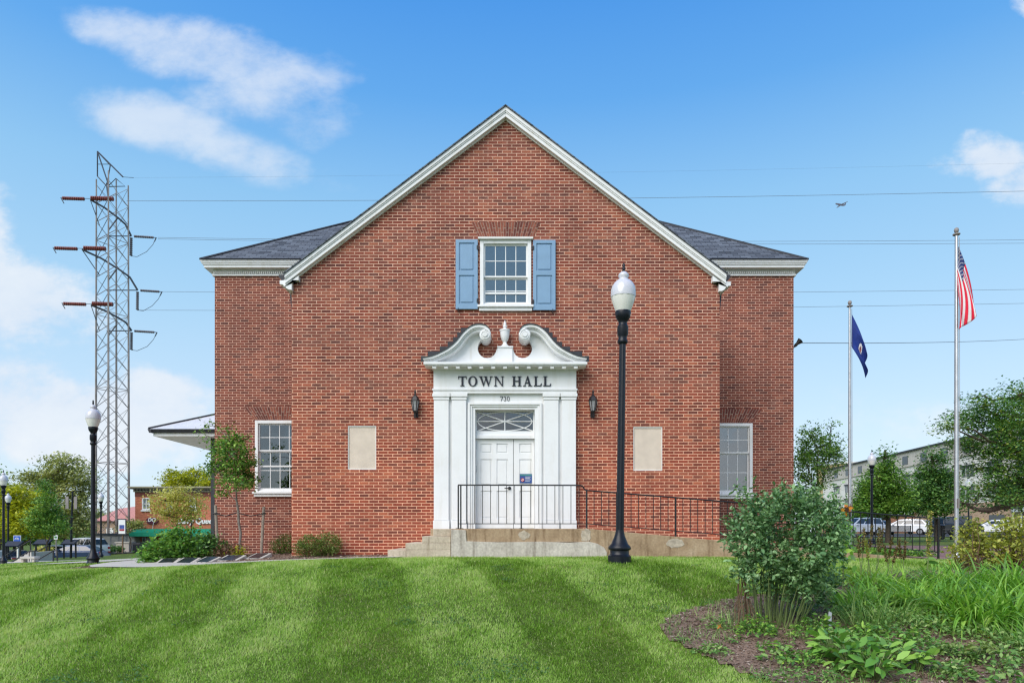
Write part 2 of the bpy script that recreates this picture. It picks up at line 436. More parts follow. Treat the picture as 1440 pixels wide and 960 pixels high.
def in_side_bed(x, y):      # mulch in front of the left wing
    return (y > 13.55) & (x < -2.6) & (x > -9.3 - 0.3 * (y - 14)) & (y < 18.3) & ((x < -4.85) | (y < 15.1) & (y > 14.0 - 0.3 * (x + 4.85)))

# ground material: lawn soil close by, dry turf further out
def ground_mat():
    m, nt, p, out = new_mat('ground_turf')
    n1 = noise(nt, 0.8, detail=6); n2 = noise(nt, 14, detail=6, rough=0.7)
    a = ramp(nt, [(0.3, (0.07, 0.11, 0.025)), (0.5, (0.11, 0.16, 0.038)), (0.72, (0.17, 0.20, 0.06))], n1.outputs[0])
    c = mixc(nt, a.outputs[0], ramp(nt, [(0.3, (0.5, 0.55, 0.4)), (0.7, (1.35, 1.3, 1.2))], n2.outputs[0]).outputs[0], 0.8, 'MULTIPLY')
    nt.links.new(c, p.inputs['Base Color']); p.inputs['Roughness'].default_value = 0.95
    p.inputs['Specular IOR Level'].default_value = 0.1
    bump(nt, p, n2.outputs[0], 0.03)
    return m
M['ground'] = ground_mat()
def mulch_mat():
    m, nt, p, out = new_mat('mulch_soil')
    n1 = noise(nt, 2.0, detail=5); n2 = noise(nt, 60, detail=5, rough=0.75)
    a = ramp(nt, [(0.28, (0.06, 0.042, 0.033)), (0.5, (0.235, 0.165, 0.125)), (0.75, (0.47, 0.37, 0.30))], n2.outputs[0])
    c = mixc(nt, a.outputs[0], ramp(nt, [(0.3, (0.75, 0.72, 0.7)), (0.7, (1.2, 1.15, 1.1))], n1.outputs[0]).outputs[0], 1.0, 'MULTIPLY')
    nt.links.new(c, p.inputs['Base Color']); p.inputs['Roughness'].default_value = 0.95; p.inputs['Specular IOR Level'].default_value = 0.1
    bump(nt, p, n2.outputs[0], 0.02)
    return m
M['mulch'] = mulch_mat()
xs = axis_pts(-420, 420, -14, 12, 0.25); ys = axis_pts(-40, 660, 0, 20, 0.25)
tag(grid_mesh('ground', xs, ys, HA, M['ground']), 'sloping grassy ground under the whole scene', None, None, 'structure')
tag(grid_mesh('mulch_bed', np.arange(1.0, 13, 0.1), np.arange(4.3, 11.3, 0.1), HA, M['mulch'], in_bed, lift=0.015), 'brown mulch of the planting bed by the lawn', None, None, 'structure')
tag(grid_mesh('wall_bed', np.arange(-11, -2.4, 0.1), np.arange(13.5, 18.2, 0.1), HA, M['mulch'], in_side_bed, lift=0.012), 'brown mulch along the left wing wall', None, None, 'structure')
strip('front_walk', WALK, (0.6, 2.2), M['path'], 0.035, label='narrow pale concrete walk before the left wing')
strip('far_walk', WALK2, 3.0, M['path'], 0.05, label='wide pale walk crossing the far left lawn')
def rect(x0, x1, y0, y1, st): return np.arange(x0, x1 + 1e-6, st), np.arange(y0, y1 + 1e-6, st)
tag(grid_mesh('brick_plaza', *rect(8.75, 24, 13.25, 28, 0.25), HA, M['plaza'], lift=0.02), 'pinkish brick paved plaza at the foot of the ramp', None, None, 'structure')
tag(grid_mesh('terrace', *rect(-14.2, -8.0, 20.2, 33, 0.4), HA, M['path'], lift=0.04), 'pale paved terrace under the side canopy', None, None, 'structure')
tag(grid_mesh('parking_lot', *rect(16, 72, 54, 84, 1.0), HA, M['asphalt'], lift=0.05), 'grey asphalt parking lot with cars', None, None, 'structure')
tag(grid_mesh('street', *rect(-95, -24, 63, 70.5, 1.0), HA, M['asphalt'], lift=0.05), 'grey street before the brick shops', None, None, 'structure')

# ------------------------------------------------------------------ leaf and blade meshes
def raw_mesh(name, v, loops, sizes, rnd, m, parent=None, smooth=False):
    """v (N,3), loops flat index array, sizes per face, rnd per face"""
    me = bpy.data.meshes.new(name)
    nf = len(sizes)
    me.vertices.add(len(v)); me.vertices.foreach_set('co', np.asarray(v, np.float32).ravel())
    me.loops.add(len(loops)); me.loops.foreach_set('vertex_index', np.asarray(loops, np.int32))
    me.polygons.add(nf)
    st = np.concatenate([[0], np.cumsum(sizes)[:-1]]).astype(np.int32)
    me.polygons.foreach_set('loop_start', st)
    try: me.polygons.foreach_set('loop_total', np.asarray(sizes, np.int32))
    except Exception: pass
    me.update(calc_edges=True)
    at = me.attributes.new('rnd', 'FLOAT', 'FACE'); at.data.foreach_set('value', np.asarray(rnd, np.float32))
    if smooth: me.polygons.foreach_set('use_smooth', np.ones(nf, bool))
    me.materials.append(m)
    return link(name, me, parent)
def norm(a): return a / np.maximum(np.linalg.norm(a, axis=1, keepdims=True), 1e-9)
def leaves(name, pts, size, m, parent=None, off=(0, 0, 0), aspect=0.5, up=0.4, oval=False, rnd=None, dirs=None, droop=0.0, jit=0.35):
    n = len(pts); pts = np.asarray(pts) - np.array(off)
    nrm = rng.normal(size=(n, 3)); nrm[:, 2] = np.abs(nrm[:, 2]) * 1.0 + up * 2; nrm = norm(nrm)
    d = rng.normal(size=(n, 3)) if dirs is None else np.asarray(dirs) + rng.normal(size=(n, 3)) * jit
    d[:, 2] -= droop
    d = norm(d - nrm * (d * nrm).sum(1, keepdims=True))
    s = np.cross(nrm, d)
    L = (size * rng.uniform(0.65, 1.3, n))[:, None]; Wd = L * aspect * 0.5
    if rnd is None: rnd = rng.uniform(0, 1, n)
    if oval:
        t = [(0, 0), (0.3, 0.8), (0.65, 0.85), (1, 0), (0.65, -0.85), (0.3, -0.8)]
    else:
        t = [(0, 0), (0.45, 1), (1, 0), (0.45, -1)]
    k = len(t)
    V = np.empty((n, k, 3))
    for i, (a, b) in enumerate(t):
        V[:, i] = pts + d * L * (a - 0.2) + s * Wd * b + nrm * (abs(b) * Wd * 0.35 - a * a * L * 0.12)
    return raw_mesh(name, V.reshape(-1, 3), np.arange(n * k), np.full(n, k), rnd, m, parent)
def blades(name, base, length, lean, width, m, parent=None, off=(0, 0, 0), seg=3, curve=0.5, rnd=None):
    """tapering strips: base (n,3), lean (n,2) horizontal reach per unit length, curve bends them over"""
    n = len(base); base = np.asarray(base) - np.array(off)
    length = np.broadcast_to(length, (n,)); width = np.broadcast_to(width, (n,))
    hd = np.linalg.norm(lean, axis=1); dirn = lean / np.maximum(hd, 1e-6)[:, None]
    side = np.stack([-dirn[:, 1], dirn[:, 0], np.zeros(n)], 1)
    yaw = rng.uniform(-0.9, 0.9, n)
    side = side * np.cos(yaw)[:, None] + np.stack([dirn[:, 0], dirn[:, 1], np.zeros(n)], 1) * np.sin(yaw)[:, None]
    V = []; ang = np.arctan(hd); pos = base.copy(); st = length / seg
    for i in range(seg + 1):
        w = width * (1 - (i / seg) ** 1.6) * (0.75 if i == 0 else 1)
        if i < seg:
            V.append(pos - side * (w * 0.5)[:, None]); V.append(pos + side * (w * 0.5)[:, None])
        else: V.append(pos.copy())
        a = ang + curve * (i / seg) * (0.4 + hd)
        pos = pos + np.stack([dirn[:, 0] * np.sin(a) * st, dirn[:, 1] * np.sin(a) * st, np.cos(a) * st], 1)
    V = np.stack(V, 1); k = V.shape[1]
    tmpl = []; sz = []
    for i in range(seg - 1): tmpl += [2 * i, 2 * i + 1, 2 * i + 3, 2 * i + 2]; sz.append(4)
    tmpl += [2 * seg - 2, 2 * seg - 1, 2 * seg]; sz.append(3)
    loops = (np.arange(n)[:, None] * k + np.array(tmpl)[None]).ravel()
    if rnd is None: rnd = rng.uniform(0, 1, n)
    return raw_mesh(name, V.reshape(-1, 3), loops, np.tile(sz, n), np.repeat(rnd, len(sz)), m, parent)

# ------------------------------------------------------------------ lawn
M['grass'] = leaf_mat('grass_blades', [(0.088, 0.18, 0.012), (0.19, 0.38, 0.036), (0.30, 0.51, 0.072), (0.44, 0.62, 0.16), (0.62, 0.62, 0.34)], 0.42, 0.5, 0.25)
M['clover'] = leaf_mat('clover_leaf', [(0.05, 0.14, 0.03), (0.09, 0.20, 0.05), (0.14, 0.27, 0.08)], 0.3)
M['thatch'] = leaf_mat('dry_thatch', [(0.20, 0.20, 0.06), (0.36, 0.34, 0.13), (0.45, 0.40, 0.20)], 0.3)
def smooth_noise(x, y, s, seed):
    r = np.random.default_rng(seed); out = 0
    for o in range(4):
        a = r.uniform(0, 6.28, 3); f = s * 1.7 ** o
        for t in a: out = out + np.sin(x * f * math.cos(t) + y * f * math.sin(t) + t * 7) / 1.5 ** o
    return out / 6.0
def lawn():
    B = []; 
    def region(x0, x1, y0, y1, dens):
        n = int((x1 - x0) * (y1 - y0) * dens)
        x = rng.uniform(x0, x1, n); y = rng.uniform(y0, y1, n)
        keep = ((np.abs(x) < y * 0.80 + 0.6) | ((np.abs(x) < y * 1.2 + 2) & (rng.uniform(0, 1, n) < 0.45))) & ~in_bed(x, y)
        keep &= dist_poly(x, y, WALK) > 0.30 + np.clip((-5.0 - x) * 0.16, 0, 0.7)
        keep &= ~in_side_bed(x, y)
        keep &= ~((x > -2.55) & (x < 8.9) & (y > 13.62))
        keep &= ~((x > 8.75) & (y > 13.25))
        keep &= ~((x > -4.9) & (x < -2.3) & (y > 13.55))
        keep &= ~((x > -9.2) & (y > 17.5))
        keep &= dist_poly(x, y, WALK2) > 1.5
        B.append(np.stack([x[keep], y[keep]], 1))
    region(-9, 5.0, 4.4, 7.0, 8200)
    region(-11, 12.0, 7.0, 9.0, 4600)
    region(-13, 13, 9.0, 11.2, 3000)
    region(-16, 13, 11.2, 13.7, 1300)
    region(-22, -4.5, 13.7, 21, 420)
    region(-24, -8, 21, 34, 110)
    b = np.concatenate(B); x, y = b[:, 0], b[:, 1]; n = len(x)
    dist = np.hypot(x, y)
    # mowing stripes: passes about 1.05 m wide, running towards the right and the camera
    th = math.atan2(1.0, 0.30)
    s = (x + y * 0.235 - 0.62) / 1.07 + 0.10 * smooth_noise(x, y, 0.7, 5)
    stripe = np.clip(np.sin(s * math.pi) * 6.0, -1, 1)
    clump = smooth_noise(x, y, 3.1, 2); big = smooth_noise(x, y, 0.55, 9)
    patch = smooth_noise(x, y, 9.0, 4)
    rnd = 0.48 + 0.12 * stripe + 0.26 * clump + 0.20 * big + 0.32 * patch + 0.20 * smooth_noise(x, y, 19.0, 14) + rng.normal(0, 0.24, n)  # stripe term paints the brighter and darker look of leaning grass into blade colour
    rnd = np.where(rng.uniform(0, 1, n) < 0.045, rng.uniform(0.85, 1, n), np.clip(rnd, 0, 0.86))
    ln = rng.uniform(0.026, 0.056, n) * (1 + 0.3 * clump + 0.25 * patch) * np.clip(dist / 8, 0.85, 1.15)
    # the mower lays each pass over the other way
    lean = rng.normal(0, 0.5, (n, 2)) + np.stack([0.08 * stripe, 0.26 * stripe], 1)
    wd = 0.0038 + 0.00044 * dist
    base = np.stack([x, y, HA(x, y) - 0.004], 1)
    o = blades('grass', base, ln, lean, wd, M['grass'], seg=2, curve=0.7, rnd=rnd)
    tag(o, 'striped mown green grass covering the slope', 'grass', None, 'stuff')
    # clover and dry thatch in patches
    n = 60000; x = rng.uniform(-6, 4, n); y = rng.uniform(5, 10, n)
    cl_ = smooth_noise(x, y, 2.3, 33) + 0.5 * smooth_noise(x, y, 7.0, 34)
    kp = (cl_ > 0.42) & ~in_bed(x, y) & (np.abs(x) < y * .8)
    x, y = x[kp], y[kp]; m_ = len(x)
    tag(leaves('clover', np.stack([x, y, HA(x, y) + rng.uniform(.02, .04, m_)], 1), .02, M['clover'], None, (0, 0, 0), .9, 1.0, True), 'patches of clover among the lawn grass', 'clover', None, 'stuff')
    n = 40000; x = rng.uniform(-6, 4, n); y = rng.uniform(5, 10, n)
    kp = (smooth_noise(x, y, 1.7, 43) + 0.6 * smooth_noise(x, y, 8.0, 44) > 0.40) & ~in_bed(x, y) & (np.abs(x) < y * .8)
    x, y = x[kp], y[kp]; m_ = len(x)
    tag(blades('dry_thatch', np.stack([x, y, HA(x, y) + .004], 1), rng.uniform(.03, .06, m_), rng.normal(0, 1.0, (m_, 2)), .005, M['thatch'], seg=2, curve=.8), 'dry straw coloured patches in the lawn', 'dry grass', None, 'stuff')
lawn()

# ------------------------------------------------------------------ trees and shrubs
def clump_pts(clumps, n, twig, per=26, shell=0.45, lo=None):
    """leaf positions gathered round twig tips inside the given ellipsoids"""
    cl = np.array(clumps, float)
    vol = (cl[:, 3] * cl[:, 4] * cl[:, 5]) ** 0.72
    cnt = np.maximum(2, (n / per * vol / vol.sum()).astype(int))
    pts = []; tips = []; tone = []
    for c, k in zip(cl, cnt):
        d = norm(rng.normal(size=(k, 3))); r = rng.uniform(shell, 1.0, k) ** 0.6
        r *= 1 + 0.13 * rng.normal(size=k)
        tip = c[:3] + d * r[:, None] * c[3:6]
        tips.append(tip)
        t = rng.uniform(-0.34, 0.34, k)
        m = rng.integers(int(per * 0.5), int(per * 1.5), k)
        rep = np.repeat(np.arange(k), m)
        g = rng.normal(size=(len(rep), 3)) * twig * np.array([1, 1, 0.48])
        pts.append(tip[rep] + g); tone.append(t[rep])
    pts = np.concatenate(pts); tone = np.concatenate(tone)
    return pts, np.concatenate(tips), tone
def limb(mb, a, b, r0, r1, sag=0.0, wob=0.06, n=5, seg=6):
    a = Vector(a); b = Vector(b); L = (b - a).length
    ps = []
    for i in range(seg + 1):
        t = i / seg
        p = a.lerp(b, t) + Vector((0, 0, 1)) * (-sag * 4 * t * (1 - t) * L)
        if 0 < i < seg: p += Vector((random.uniform(-1, 1), random.uniform(-1, 1), random.uniform(-1, 1))) * wob * L * 0.5
        ps.append(p)
    mb.tube(ps, [r0 + (r1 - r0) * i / seg for i in range(seg + 1)], n)
def tree(name, label, cat, base, clumps, n, leaf, lm, tm, tr=0.1, fork=None, twig=0.3, per=26, aspect=0.55, up=0.35, group=None, shell=0.45, ntwig=50, stems=1, lean=(0, 0), oval=False, bare=0.0, sag=0.0):
    root = thing(name, label, cat, base, 0, group)
    off = base
    pts, tips, tone = clump_pts(clumps, n, twig, per, shell)
    rnd = np.clip(0.45 + tone + rng.normal(0, 0.2, len(pts)), 0, 1)
    cen = np.array([c[:3] for c in clumps])
    mb = MB(off)
    zc = cen[:, 2].min(); ztop = (cen[:, 2] + np.array([c[5] for c in clumps])).max()
    if fork is None: fork = base[2] + (zc - base[2]) * 0.55
    for sidx in range(stems):
        ox = 0 if stems == 1 else random.uniform(-1, 1) * tr * 3.5
        oy = 0 if stems == 1 else random.uniform(-1, 1) * tr * 2.5
        f = Vector((base[0] + ox * 1.6 + lean[0], base[1] + oy * 1.6 + lean[1], fork))
        limb(mb, (base[0] + ox, base[1] + oy, base[2] - 0.12), f, tr, tr * 0.72, wob=0.03, n=8)
        mine = clumps if stems == 1 else clumps[sidx::stems]
        hub = Vector(f)
        for c in sorted(mine, key=lambda c: c[2]):
            e = Vector(c[:3])
            limb(mb, hub if c[2] > hub.z else f, e, tr * 0.36, tr * 0.1, sag, 0.09)
            if c[2] > hub.z + 0.3 and math.hypot(c[0] - f.x, c[1] - f.y) < 0.45 * (ztop - fork):
                limb(mb, hub, e, tr * 0.62, tr * 0.3, 0, 0.05); hub = e
    if len(tips):
        for i in rng.choice(len(tips), min(ntwig, len(tips)), replace=False):
            t = tips[i]; j = np.argmin(((cen - t) ** 2).sum(1))
            limb(mb, cen[j], t, tr * 0.14, tr * 0.05, 0, 0.12, 4, 3)
    mb.build('trunk', tm, root, smooth=60)
    leaves('crown', pts, leaf, lm, root, off, aspect, up, oval, rnd)
    return root
def CL(px, py, rx, ry, d, dd=0.0, rd=None):
    """an ellipsoid of foliage seen at that place and size from the camera, at depth d + dd"""
    x, y, z = P(px, py, d + dd); s = d / FPX
    return (x, y, z, rx * s, (rd if rd is not None else rx * s), ry * s)
# ------------------------------------------------------------------ town hall
DF, DW = 15.08, 18.0
fx = lambda p: X(p, DF); fz = lambda p: Z(p, DF)
wx = lambda p: X(p, DW); wz = lambda p: Z(p, DW)
hall = thing('town_hall', 'red brick town hall with a tall front gable and white pedimented door', 'building', (fx(711), DF, 0))
OFF = tuple(hall.location)
def HB(): return MB(OFF)
XL, XR, XC = fx(410), fx(1012), fx(711)
RD = 15.08 - 0.20                            # plane of the rake boards' face
SL = 0.757                                   # roof slope of the gable
def R4(x0, x1, z0, z1): return [(x0, z0), (x1, z0), (x1, z1), (x0, z1)]
# openings
UW = (fx(675), fx(747), fz(438), fz(338))
DO = (fx(664), fx(756), fz(744.5), fz(570))
# front wall: gable shaped, with window and door openings
zt = Z(147, RD) - 0.17; ze = zt - (XR - XC) * SL
mb = HB()
mb.plate([(XL, -0.5), (XR, -0.5), (XR, ze), (XC, zt), (XL, ze)], DF, DF + 0.24, 0,
         [R4(*UW), R4(*DO), R4(fx(489), fx(529), fz(660), fz(598)), R4(fx(890.5), fx(931.5), fz(661.5), fz(599.5))])
mb.box(XL, XL + 0.24, DF + 0.24, DW, -0.5, ze); mb.box(XR - 0.24, XR, DF + 0.24, DW, -0.5, ze)
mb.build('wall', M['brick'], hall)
# wings / main block walls
WL, WR = wx(302), wx(1116)
LW = (wx(359), wx(426), wz(698), wz(591)); RW = (wx(991), wx(1058), wz(701), wz(595))
mb = HB()
wt = wz(387)
mb.plate([(WL, -0.6), (XL + 0.24, -0.6), (XL + 0.24, wt), (WL, wt)], DW, DW + 0.24, 0, [R4(LW[0], min(LW[1], XL + 0.1), LW[2], LW[3])])
mb.plate([(XR - 0.24, -0.6), (WR, -0.6), (WR, wt), (XR - 0.24, wt)], DW, DW + 0.24, 0, [R4(max(RW[0], XR - 0.1), RW[1], RW[2], RW[3])])
mb.box(WL, WL + 0.24, DW + 0.24, DW + 15, -1.0, wt); mb.box(WR - 0.24, WR, DW + 0.24, DW + 15, -1.0, wt)
mb.box(WL + 0.24, WR - 0.24, DW + 14.76, DW + 15, -1.0, wt)
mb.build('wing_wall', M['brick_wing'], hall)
# dim interior seen through the glass
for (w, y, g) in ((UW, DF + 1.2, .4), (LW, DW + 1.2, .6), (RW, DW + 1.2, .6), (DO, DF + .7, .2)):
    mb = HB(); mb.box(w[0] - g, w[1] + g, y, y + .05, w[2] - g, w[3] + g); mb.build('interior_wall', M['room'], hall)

# gable roof slabs
oh = 0.17
mb = HB()
AP = Z(146.5, RD); ex = XC - X(398, RD)            # half width to the eave edge
for s in (-1, 1):
    a = (XC, AP); b = (XC + s * ex, AP - ex * SL)
    t = 0.028
    q = [(a[0], a[1]), (b[0], b[1]), (b[0], b[1] - t), (a[0], a[1] - t)]
    mb.prism(q if s > 0 else list(reversed(q)), 'y', DF - oh - 0.03, DF + 6.3)
mb.build('gable_roof', M['slate'], hall)
# rake boards: two steps of moulding
mb = HB()
def rake(z0, z1, y0, y1):
    """z0,z1 below the roof line measured vertically"""
    for s in (-1, 1):
        a, b = AP - 0.030 - z0, AP - 0.030 - z1
        e = ex - 0.02
        q = [(XC, b), (XC, a), (XC + s * e, a - e * SL), (XC + s * e, b - e * SL)]
        if s < 0: q = list(reversed(q))
        mb.plate(q, y0, y1)
rake(0.0, 0.085, DF - oh, DF + 0.01); rake(0.085, 0.115, DF - oh + 0.016, DF + 0.01); rake(0.115, 0.20, DF - oh + 0.034, DF + 0.01); rake(0.20, 0.222, DF - 0.05, DF - 0.002)
mb.build('rake_board', M['white'], hall, bevel=0.006)
# boxed eave returns and brackets
for s, (a, b, c, d, e) in ((-1, (399, 419.5, 393.5, 393, 410)), (1, (1023.5, 1002.5, 395.5, 1028, 1011.5))):
    mb = HB(); fx = lambda p: X(p, DF - .11); fz = lambda p: Z(p, DF - .11)
    x0, x1 = fx(a), fx(b); zb = fz(c)
    zin = AP - 0.33 - abs(x1 - XC) * SL; zo = AP - 0.33 - abs(x0 - XC) * SL
    q = [(x0, zb), (x1, zb), (x1, zin + .06), (x0, zo + .06)]
    mb.plate(q, DF - oh + 0.06, DF - 0.003)
    mb.box(x0, XL - 0.002 if s < 0 else XR + 0.002, DF - 0.003, DW - 0.003, zb + 0.02, zo + 0.05)
    mb.build('eave_return', M['white'], hall, bevel=0.005)
    mb = HB()
    x0, x1 = fx(d), fx(e); z1 = zb - 0.004; W = x1 - x0
    q = [(x0, z1), (x0, z1 - .085), (x0 + W * .25, z1 - .095), (x0 + W * .42, z1 - .13), (x0 + W * .55, z1 - .175), (x0 + W * .78, z1 - .205), (x1, z1 - .21), (x1, z1)]
    if s > 0: q = list(reversed(q))
    mb.plate(q, DF - 0.10, DF + 0.16)
    mb.build('eave_bracket', M['white'], hall, bevel=0.004)
    mb = HB()
    g = fx(389.5) if s < 0 else fx(1029.5); gi = fx(399) if s < 0 else fx(1023.5)
    mb.prism([(g, fz(383.5)), (gi, fz(383.5)), (gi, fz(392)), ((g + gi) / 2, fz(391)), (g, fz(387))][::(-1 if s < 0 else 1)], 'y', DF + 0.0, DW - 0.05)
    mb.build('gutter', M['dark_edge'], hall)
    mb = HB()
    ex0 = XL - 0.13 if s < 0 else XR + 0.13; w0 = XL - 0.045 if s < 0 else XR + 0.045
    mb.tube([(ex0, DF + .45, fz(396)), (ex0, DF + .45, fz(403)), (w0 - s * 0.0, DF + .35, fz(440)), (w0, DF + .35, fz(452)), (w0, DF + .9, fz(470)), (w0, DF + .9, 0.1)], 0.05, 8)
    mb.build('downspout', M['dark_edge'], hall, smooth=50)

fx = lambda p: X(p, DF); fz = lambda p: Z(p, DF)
# main hip roof
o = 0.27; zc = Z(365, DW - o)
x0, x1, y0, y1 = WL - o, WR + o, DW - o, DW + 15 + o
hx = (x1 - x0) / 2; rz = zc + hx * 0.75; ym = y0 + hx
mb = HB()
b = [(x0, y0, zc), (x1, y0, zc), (x1, y1, zc), (x0, y1, zc)]
r0, r1 = ((x0 + x1) / 2, ym - .06, rz), ((x0 + x1) / 2, y1 - hx + .06, rz)
mb.add(b + [r0, r1], [(0, 1, 4), (1, 2, 5, 4), (2, 3, 5), (3, 0, 4, 5), (0, 3, 2, 1)])
mb.build('roof', M['slate'], hall)
mb = HB()
for (c, r) in ((b[0], r0), (b[1], r0)): mb.tube([(c[0], c[1], c[2] + .01), (r[0], r[1], r[2] + .02)], 0.035, 5)
mb.tube([(x0 + .05, y0 - .01, zc + .015), (x1 - .05, y0 - .01, zc + .015)], 0.022, 4)
mb.build('hip_cap', M['dark_edge'], hall)
# cornice all round, profile stepping in
def ring(mb, o0, z0, z1):
    if mb.side < 0: mb.box(WL - o0, XL - 0.02, DW - o0, DW, z0, z1); mb.box(WL - o0, WL, DW, DW + 15, z0, z1)
    else: mb.box(XR + 0.02, WR + o0, DW - o0, DW, z0, z1); mb.box(WR, WR + o0, DW, DW + 15, z0, z1)
zf = Z(376, DW - 0.2)
for sd_ in (-1, 1):
  mb = HB(); mb.side = sd_
  ring(mb, 0.27, zc - 0.035, zc - 0.004); ring(mb, 0.25, zc - 0.075, zc - 0.035); ring(mb, 0.225, zc - 0.115, zc - 0.075); ring(mb, 0.20, zf, zc - 0.115)
  ring(mb, 0.05, wt - 0.03, wt + 0.02)
  mb.build('cornice', M['white'], hall, bevel=0.005)
  mb = HB(); mb.side = sd_
  ring(mb, 0.03, wt + 0.02, zf)
  (a, c) = (WL, XL - .05) if sd_ < 0 else (XR + .05, WR)
  n = int((c - a) / 0.052)
  for i in range(n): mb.box(a + i * .052, a + i * .052 + .028, DW - 0.075, DW - 0.029, wt + 0.024, wt + 0.075)
  mb.build('dentil_band', M['offwhite'], hall)

# flat brick arches
def jack_arch(top, bot, zt, zb, n, d, m, x_lo=-99, x_hi=99):
    mb = HB(); g = 0.10
    mb.plate([(bot[0], zb), (bot[1], zb), (top[1], zt), (top[0], zt)], d - 0.004, d - 0.0005, 1)
    for i in range(n):
        cuts = [0, 0.62, 1] if i % 2 else [0, 0.36, 1]
        for c0, c1 in zip(cuts, cuts[1:]):
            q = []
            for t, (u0, u1) in ((c0, (i + g, i + 1 - g)), (c1, (i + 1 - g, i + g))):
                tt = t + (0.035 if t == c0 and c0 > 0 else 0) - (0.02 if t == c1 and c1 < 1 else 0)
                for u in (u0, u1):
                    xb = bot[0] + (bot[1] - bot[0]) * u / n; xt = top[0] + (top[1] - top[0]) * u / n
                    q.append((xb + (xt - xb) * tt, zb + (zt - zb) * tt))
            if min(p[0] for p in q) < x_lo or max(p[0] for p in q) > x_hi: continue
            mb.plate(q, d - 0.008 - 0.002 * random.random(), d - 0.004, 2 + random.randrange(3))
    return mb.build('brick_arch', [m, M['mortar'], M['arch1'], M['arch2'], M['arch3']], hall)
M['mortar'] = mat('arch_mortar', (0.42, 0.29, 0.23), 0.9, 0.1)
M['arch1'] = mat('arch_brick_mid', (0.19, 0.052, 0.035), 0.85, 0.3, 20)
M['arch2'] = mat('arch_brick_dark', (0.13, 0.036, 0.027), 0.85, 0.3, 20)
M['arch3'] = mat('arch_brick_light', (0.25, 0.08, 0.05), 0.85, 0.3, 20)
jack_arch((fx(663), fx(760)), (fx(673), fx(750)), fz(312.5), fz(335), 24, DF, M['brick'])
jack_arch((wx(343), wx(428)), (wx(357), wx(420)), wz(572), wz(590), 21, DW, M['brick_wing'], x_hi=XL - .01)
jack_arch((wx(992), wx(1072)), (wx(997), wx(1058)), wz(575), wz(594), 20, DW, M['brick_wing'], x_lo=XR + .01)

# sash windows
def window(w, d, cols, rows_up, rows_dn, meet, sill, head=None, curtain=None, second=None, glass='glass'):
    x0, x1, z0, z1 = w; fw = 0.08
    if sill > 0: z0s = z0 + 0.13
    else: z0s = z0
    mb = HB()
    yf = d - 0.03
    mb.box(x0, x0 + fw, yf, d + 0.12, z0s, z1); mb.box(x1 - fw, x1, yf, d + 0.12, z0s, z1)
    mb.box(x0 + fw, x1 - fw, yf, d + 0.12, z1 - fw, z1); mb.box(x0 + fw, x1 - fw, yf + .02, d + 0.12, z0s, z0s + 0.045)
    f = mb.build('window', M['white'], hall, bevel=0.006)
    mb = HB()
    mb.box(x0 - 0.05, x1 + 0.05, d - 0.10, d + 0.06, z0s - 0.055, z0s - 0.002); mb.box(x0 - 0.02, x1 + 0.02, d - 0.06, d + 0.06, z0, z0s - 0.057)
    mb.build('sill', M['white'], f, bevel=0.008).name = 'sill'
    gx0, gx1, gz0, gz1 = x0 + fw, x1 - fw, z0s + 0.045, z1 - fw
    zm = meet
    st = 0.034
    up = HB(); yu = d + 0.025
    up.box(gx0, gx0 + st, yu, yu + .035, zm, gz1); up.box(gx1 - st, gx1, yu, yu + .035, zm, gz1)
    up.box(gx0 + st, gx1 - st, yu, yu + .035, gz1 - st, gz1); up.box(gx0 + st, gx1 - st, yu, yu + .035, zm, zm + st)
    def munt(b, za, zb, y, rows):
        for i in range(1, cols):
            xx = gx0 + st + (gx1 - gx0 - 2 * st) * i / cols
            b.box(xx - .0085, xx + .0085, y + .008, y + .026, za, zb)
        for j in range(1, rows):
            zz = za + (zb - za) * j / rows
            b.box(gx0 + st, gx1 - st, y + .0085, y + .0255, zz - .0085, zz + .0085)
    munt(up, zm + st, gz1 - st, yu, rows_up)
    up.build('upper_sash', M['white'], f)
    lo = HB(); yl = d + 0.065
    lo.box(gx0, gx0 + st, yl, yl + .035, gz0, zm); lo.box(gx1 - st, gx1, yl, yl + .035, gz0, zm)
    lo.box(gx0 + st, gx1 - st, yl, yl + .035, gz0, gz0 + st * 1.5); lo.box(gx0 + st, gx1 - st, yl, yl + .035, zm - st, zm - .002)
    if second: lo.box(gx0 + st, gx1 - st, yl - .012, yl + .03, second - .02, second + .02)
    munt(lo, gz0 + st * 1.5, zm - st, yl, rows_dn)
    lo.build('lower_sash', M['white'], f)
    g = HB(); g.box(gx0 + .01, gx1 - .01, yu + .014, yu + .02, zm + .01, gz1 - .01); g.box(gx0 + .01, gx1 - .01, yl + .014, yl + .02, gz0 + .01, zm - .01)
    g.build('pane', M[glass], f)
    if curtain:
        c = HB()
        for q in curtain(gx0, gx1, gz0, gz1, zm): c.plate(q, d + .30, d + .31)
        c.build('curtain', M['curtain'], f)
    if head:
        h = HB(); h.box(x0 - .04, x1 + .04, d - .09, d - .002, z1 + .002, z1 + .045); h.build('drip_cap', M['offwhite'], f)
    return f
def blind(a, b, z0, z1, zm): return [R4(a, b, z0, z0 + (zm - z0) * 0.42)]
def tied(a, b, z0, z1, zm):
    w = b - a; h = z1 - zm
    return [[(a + w * .02, zm - .1), (a + w * .42, zm - .1), (a + w * .40, zm + h * .5), (a + w * .33, z1), (a + w * .26, z1), (a + w * .2, zm + h * .45)],
            [(a + w * .5, zm - .1), (a + w * .92, zm - .1), (a + w * .9, zm + h * .2), (a + w * .72, z1), (a + w * .62, z1), (a + w * .52, zm + h * .5)]]
window(UW, DF, 4, 2, 2, fz(389.5), 1, True, blind, fz(411), 'glass_bright')
window(LW, DW, 4, 2, 2, wz(634), 1, False, tied, wz(655))
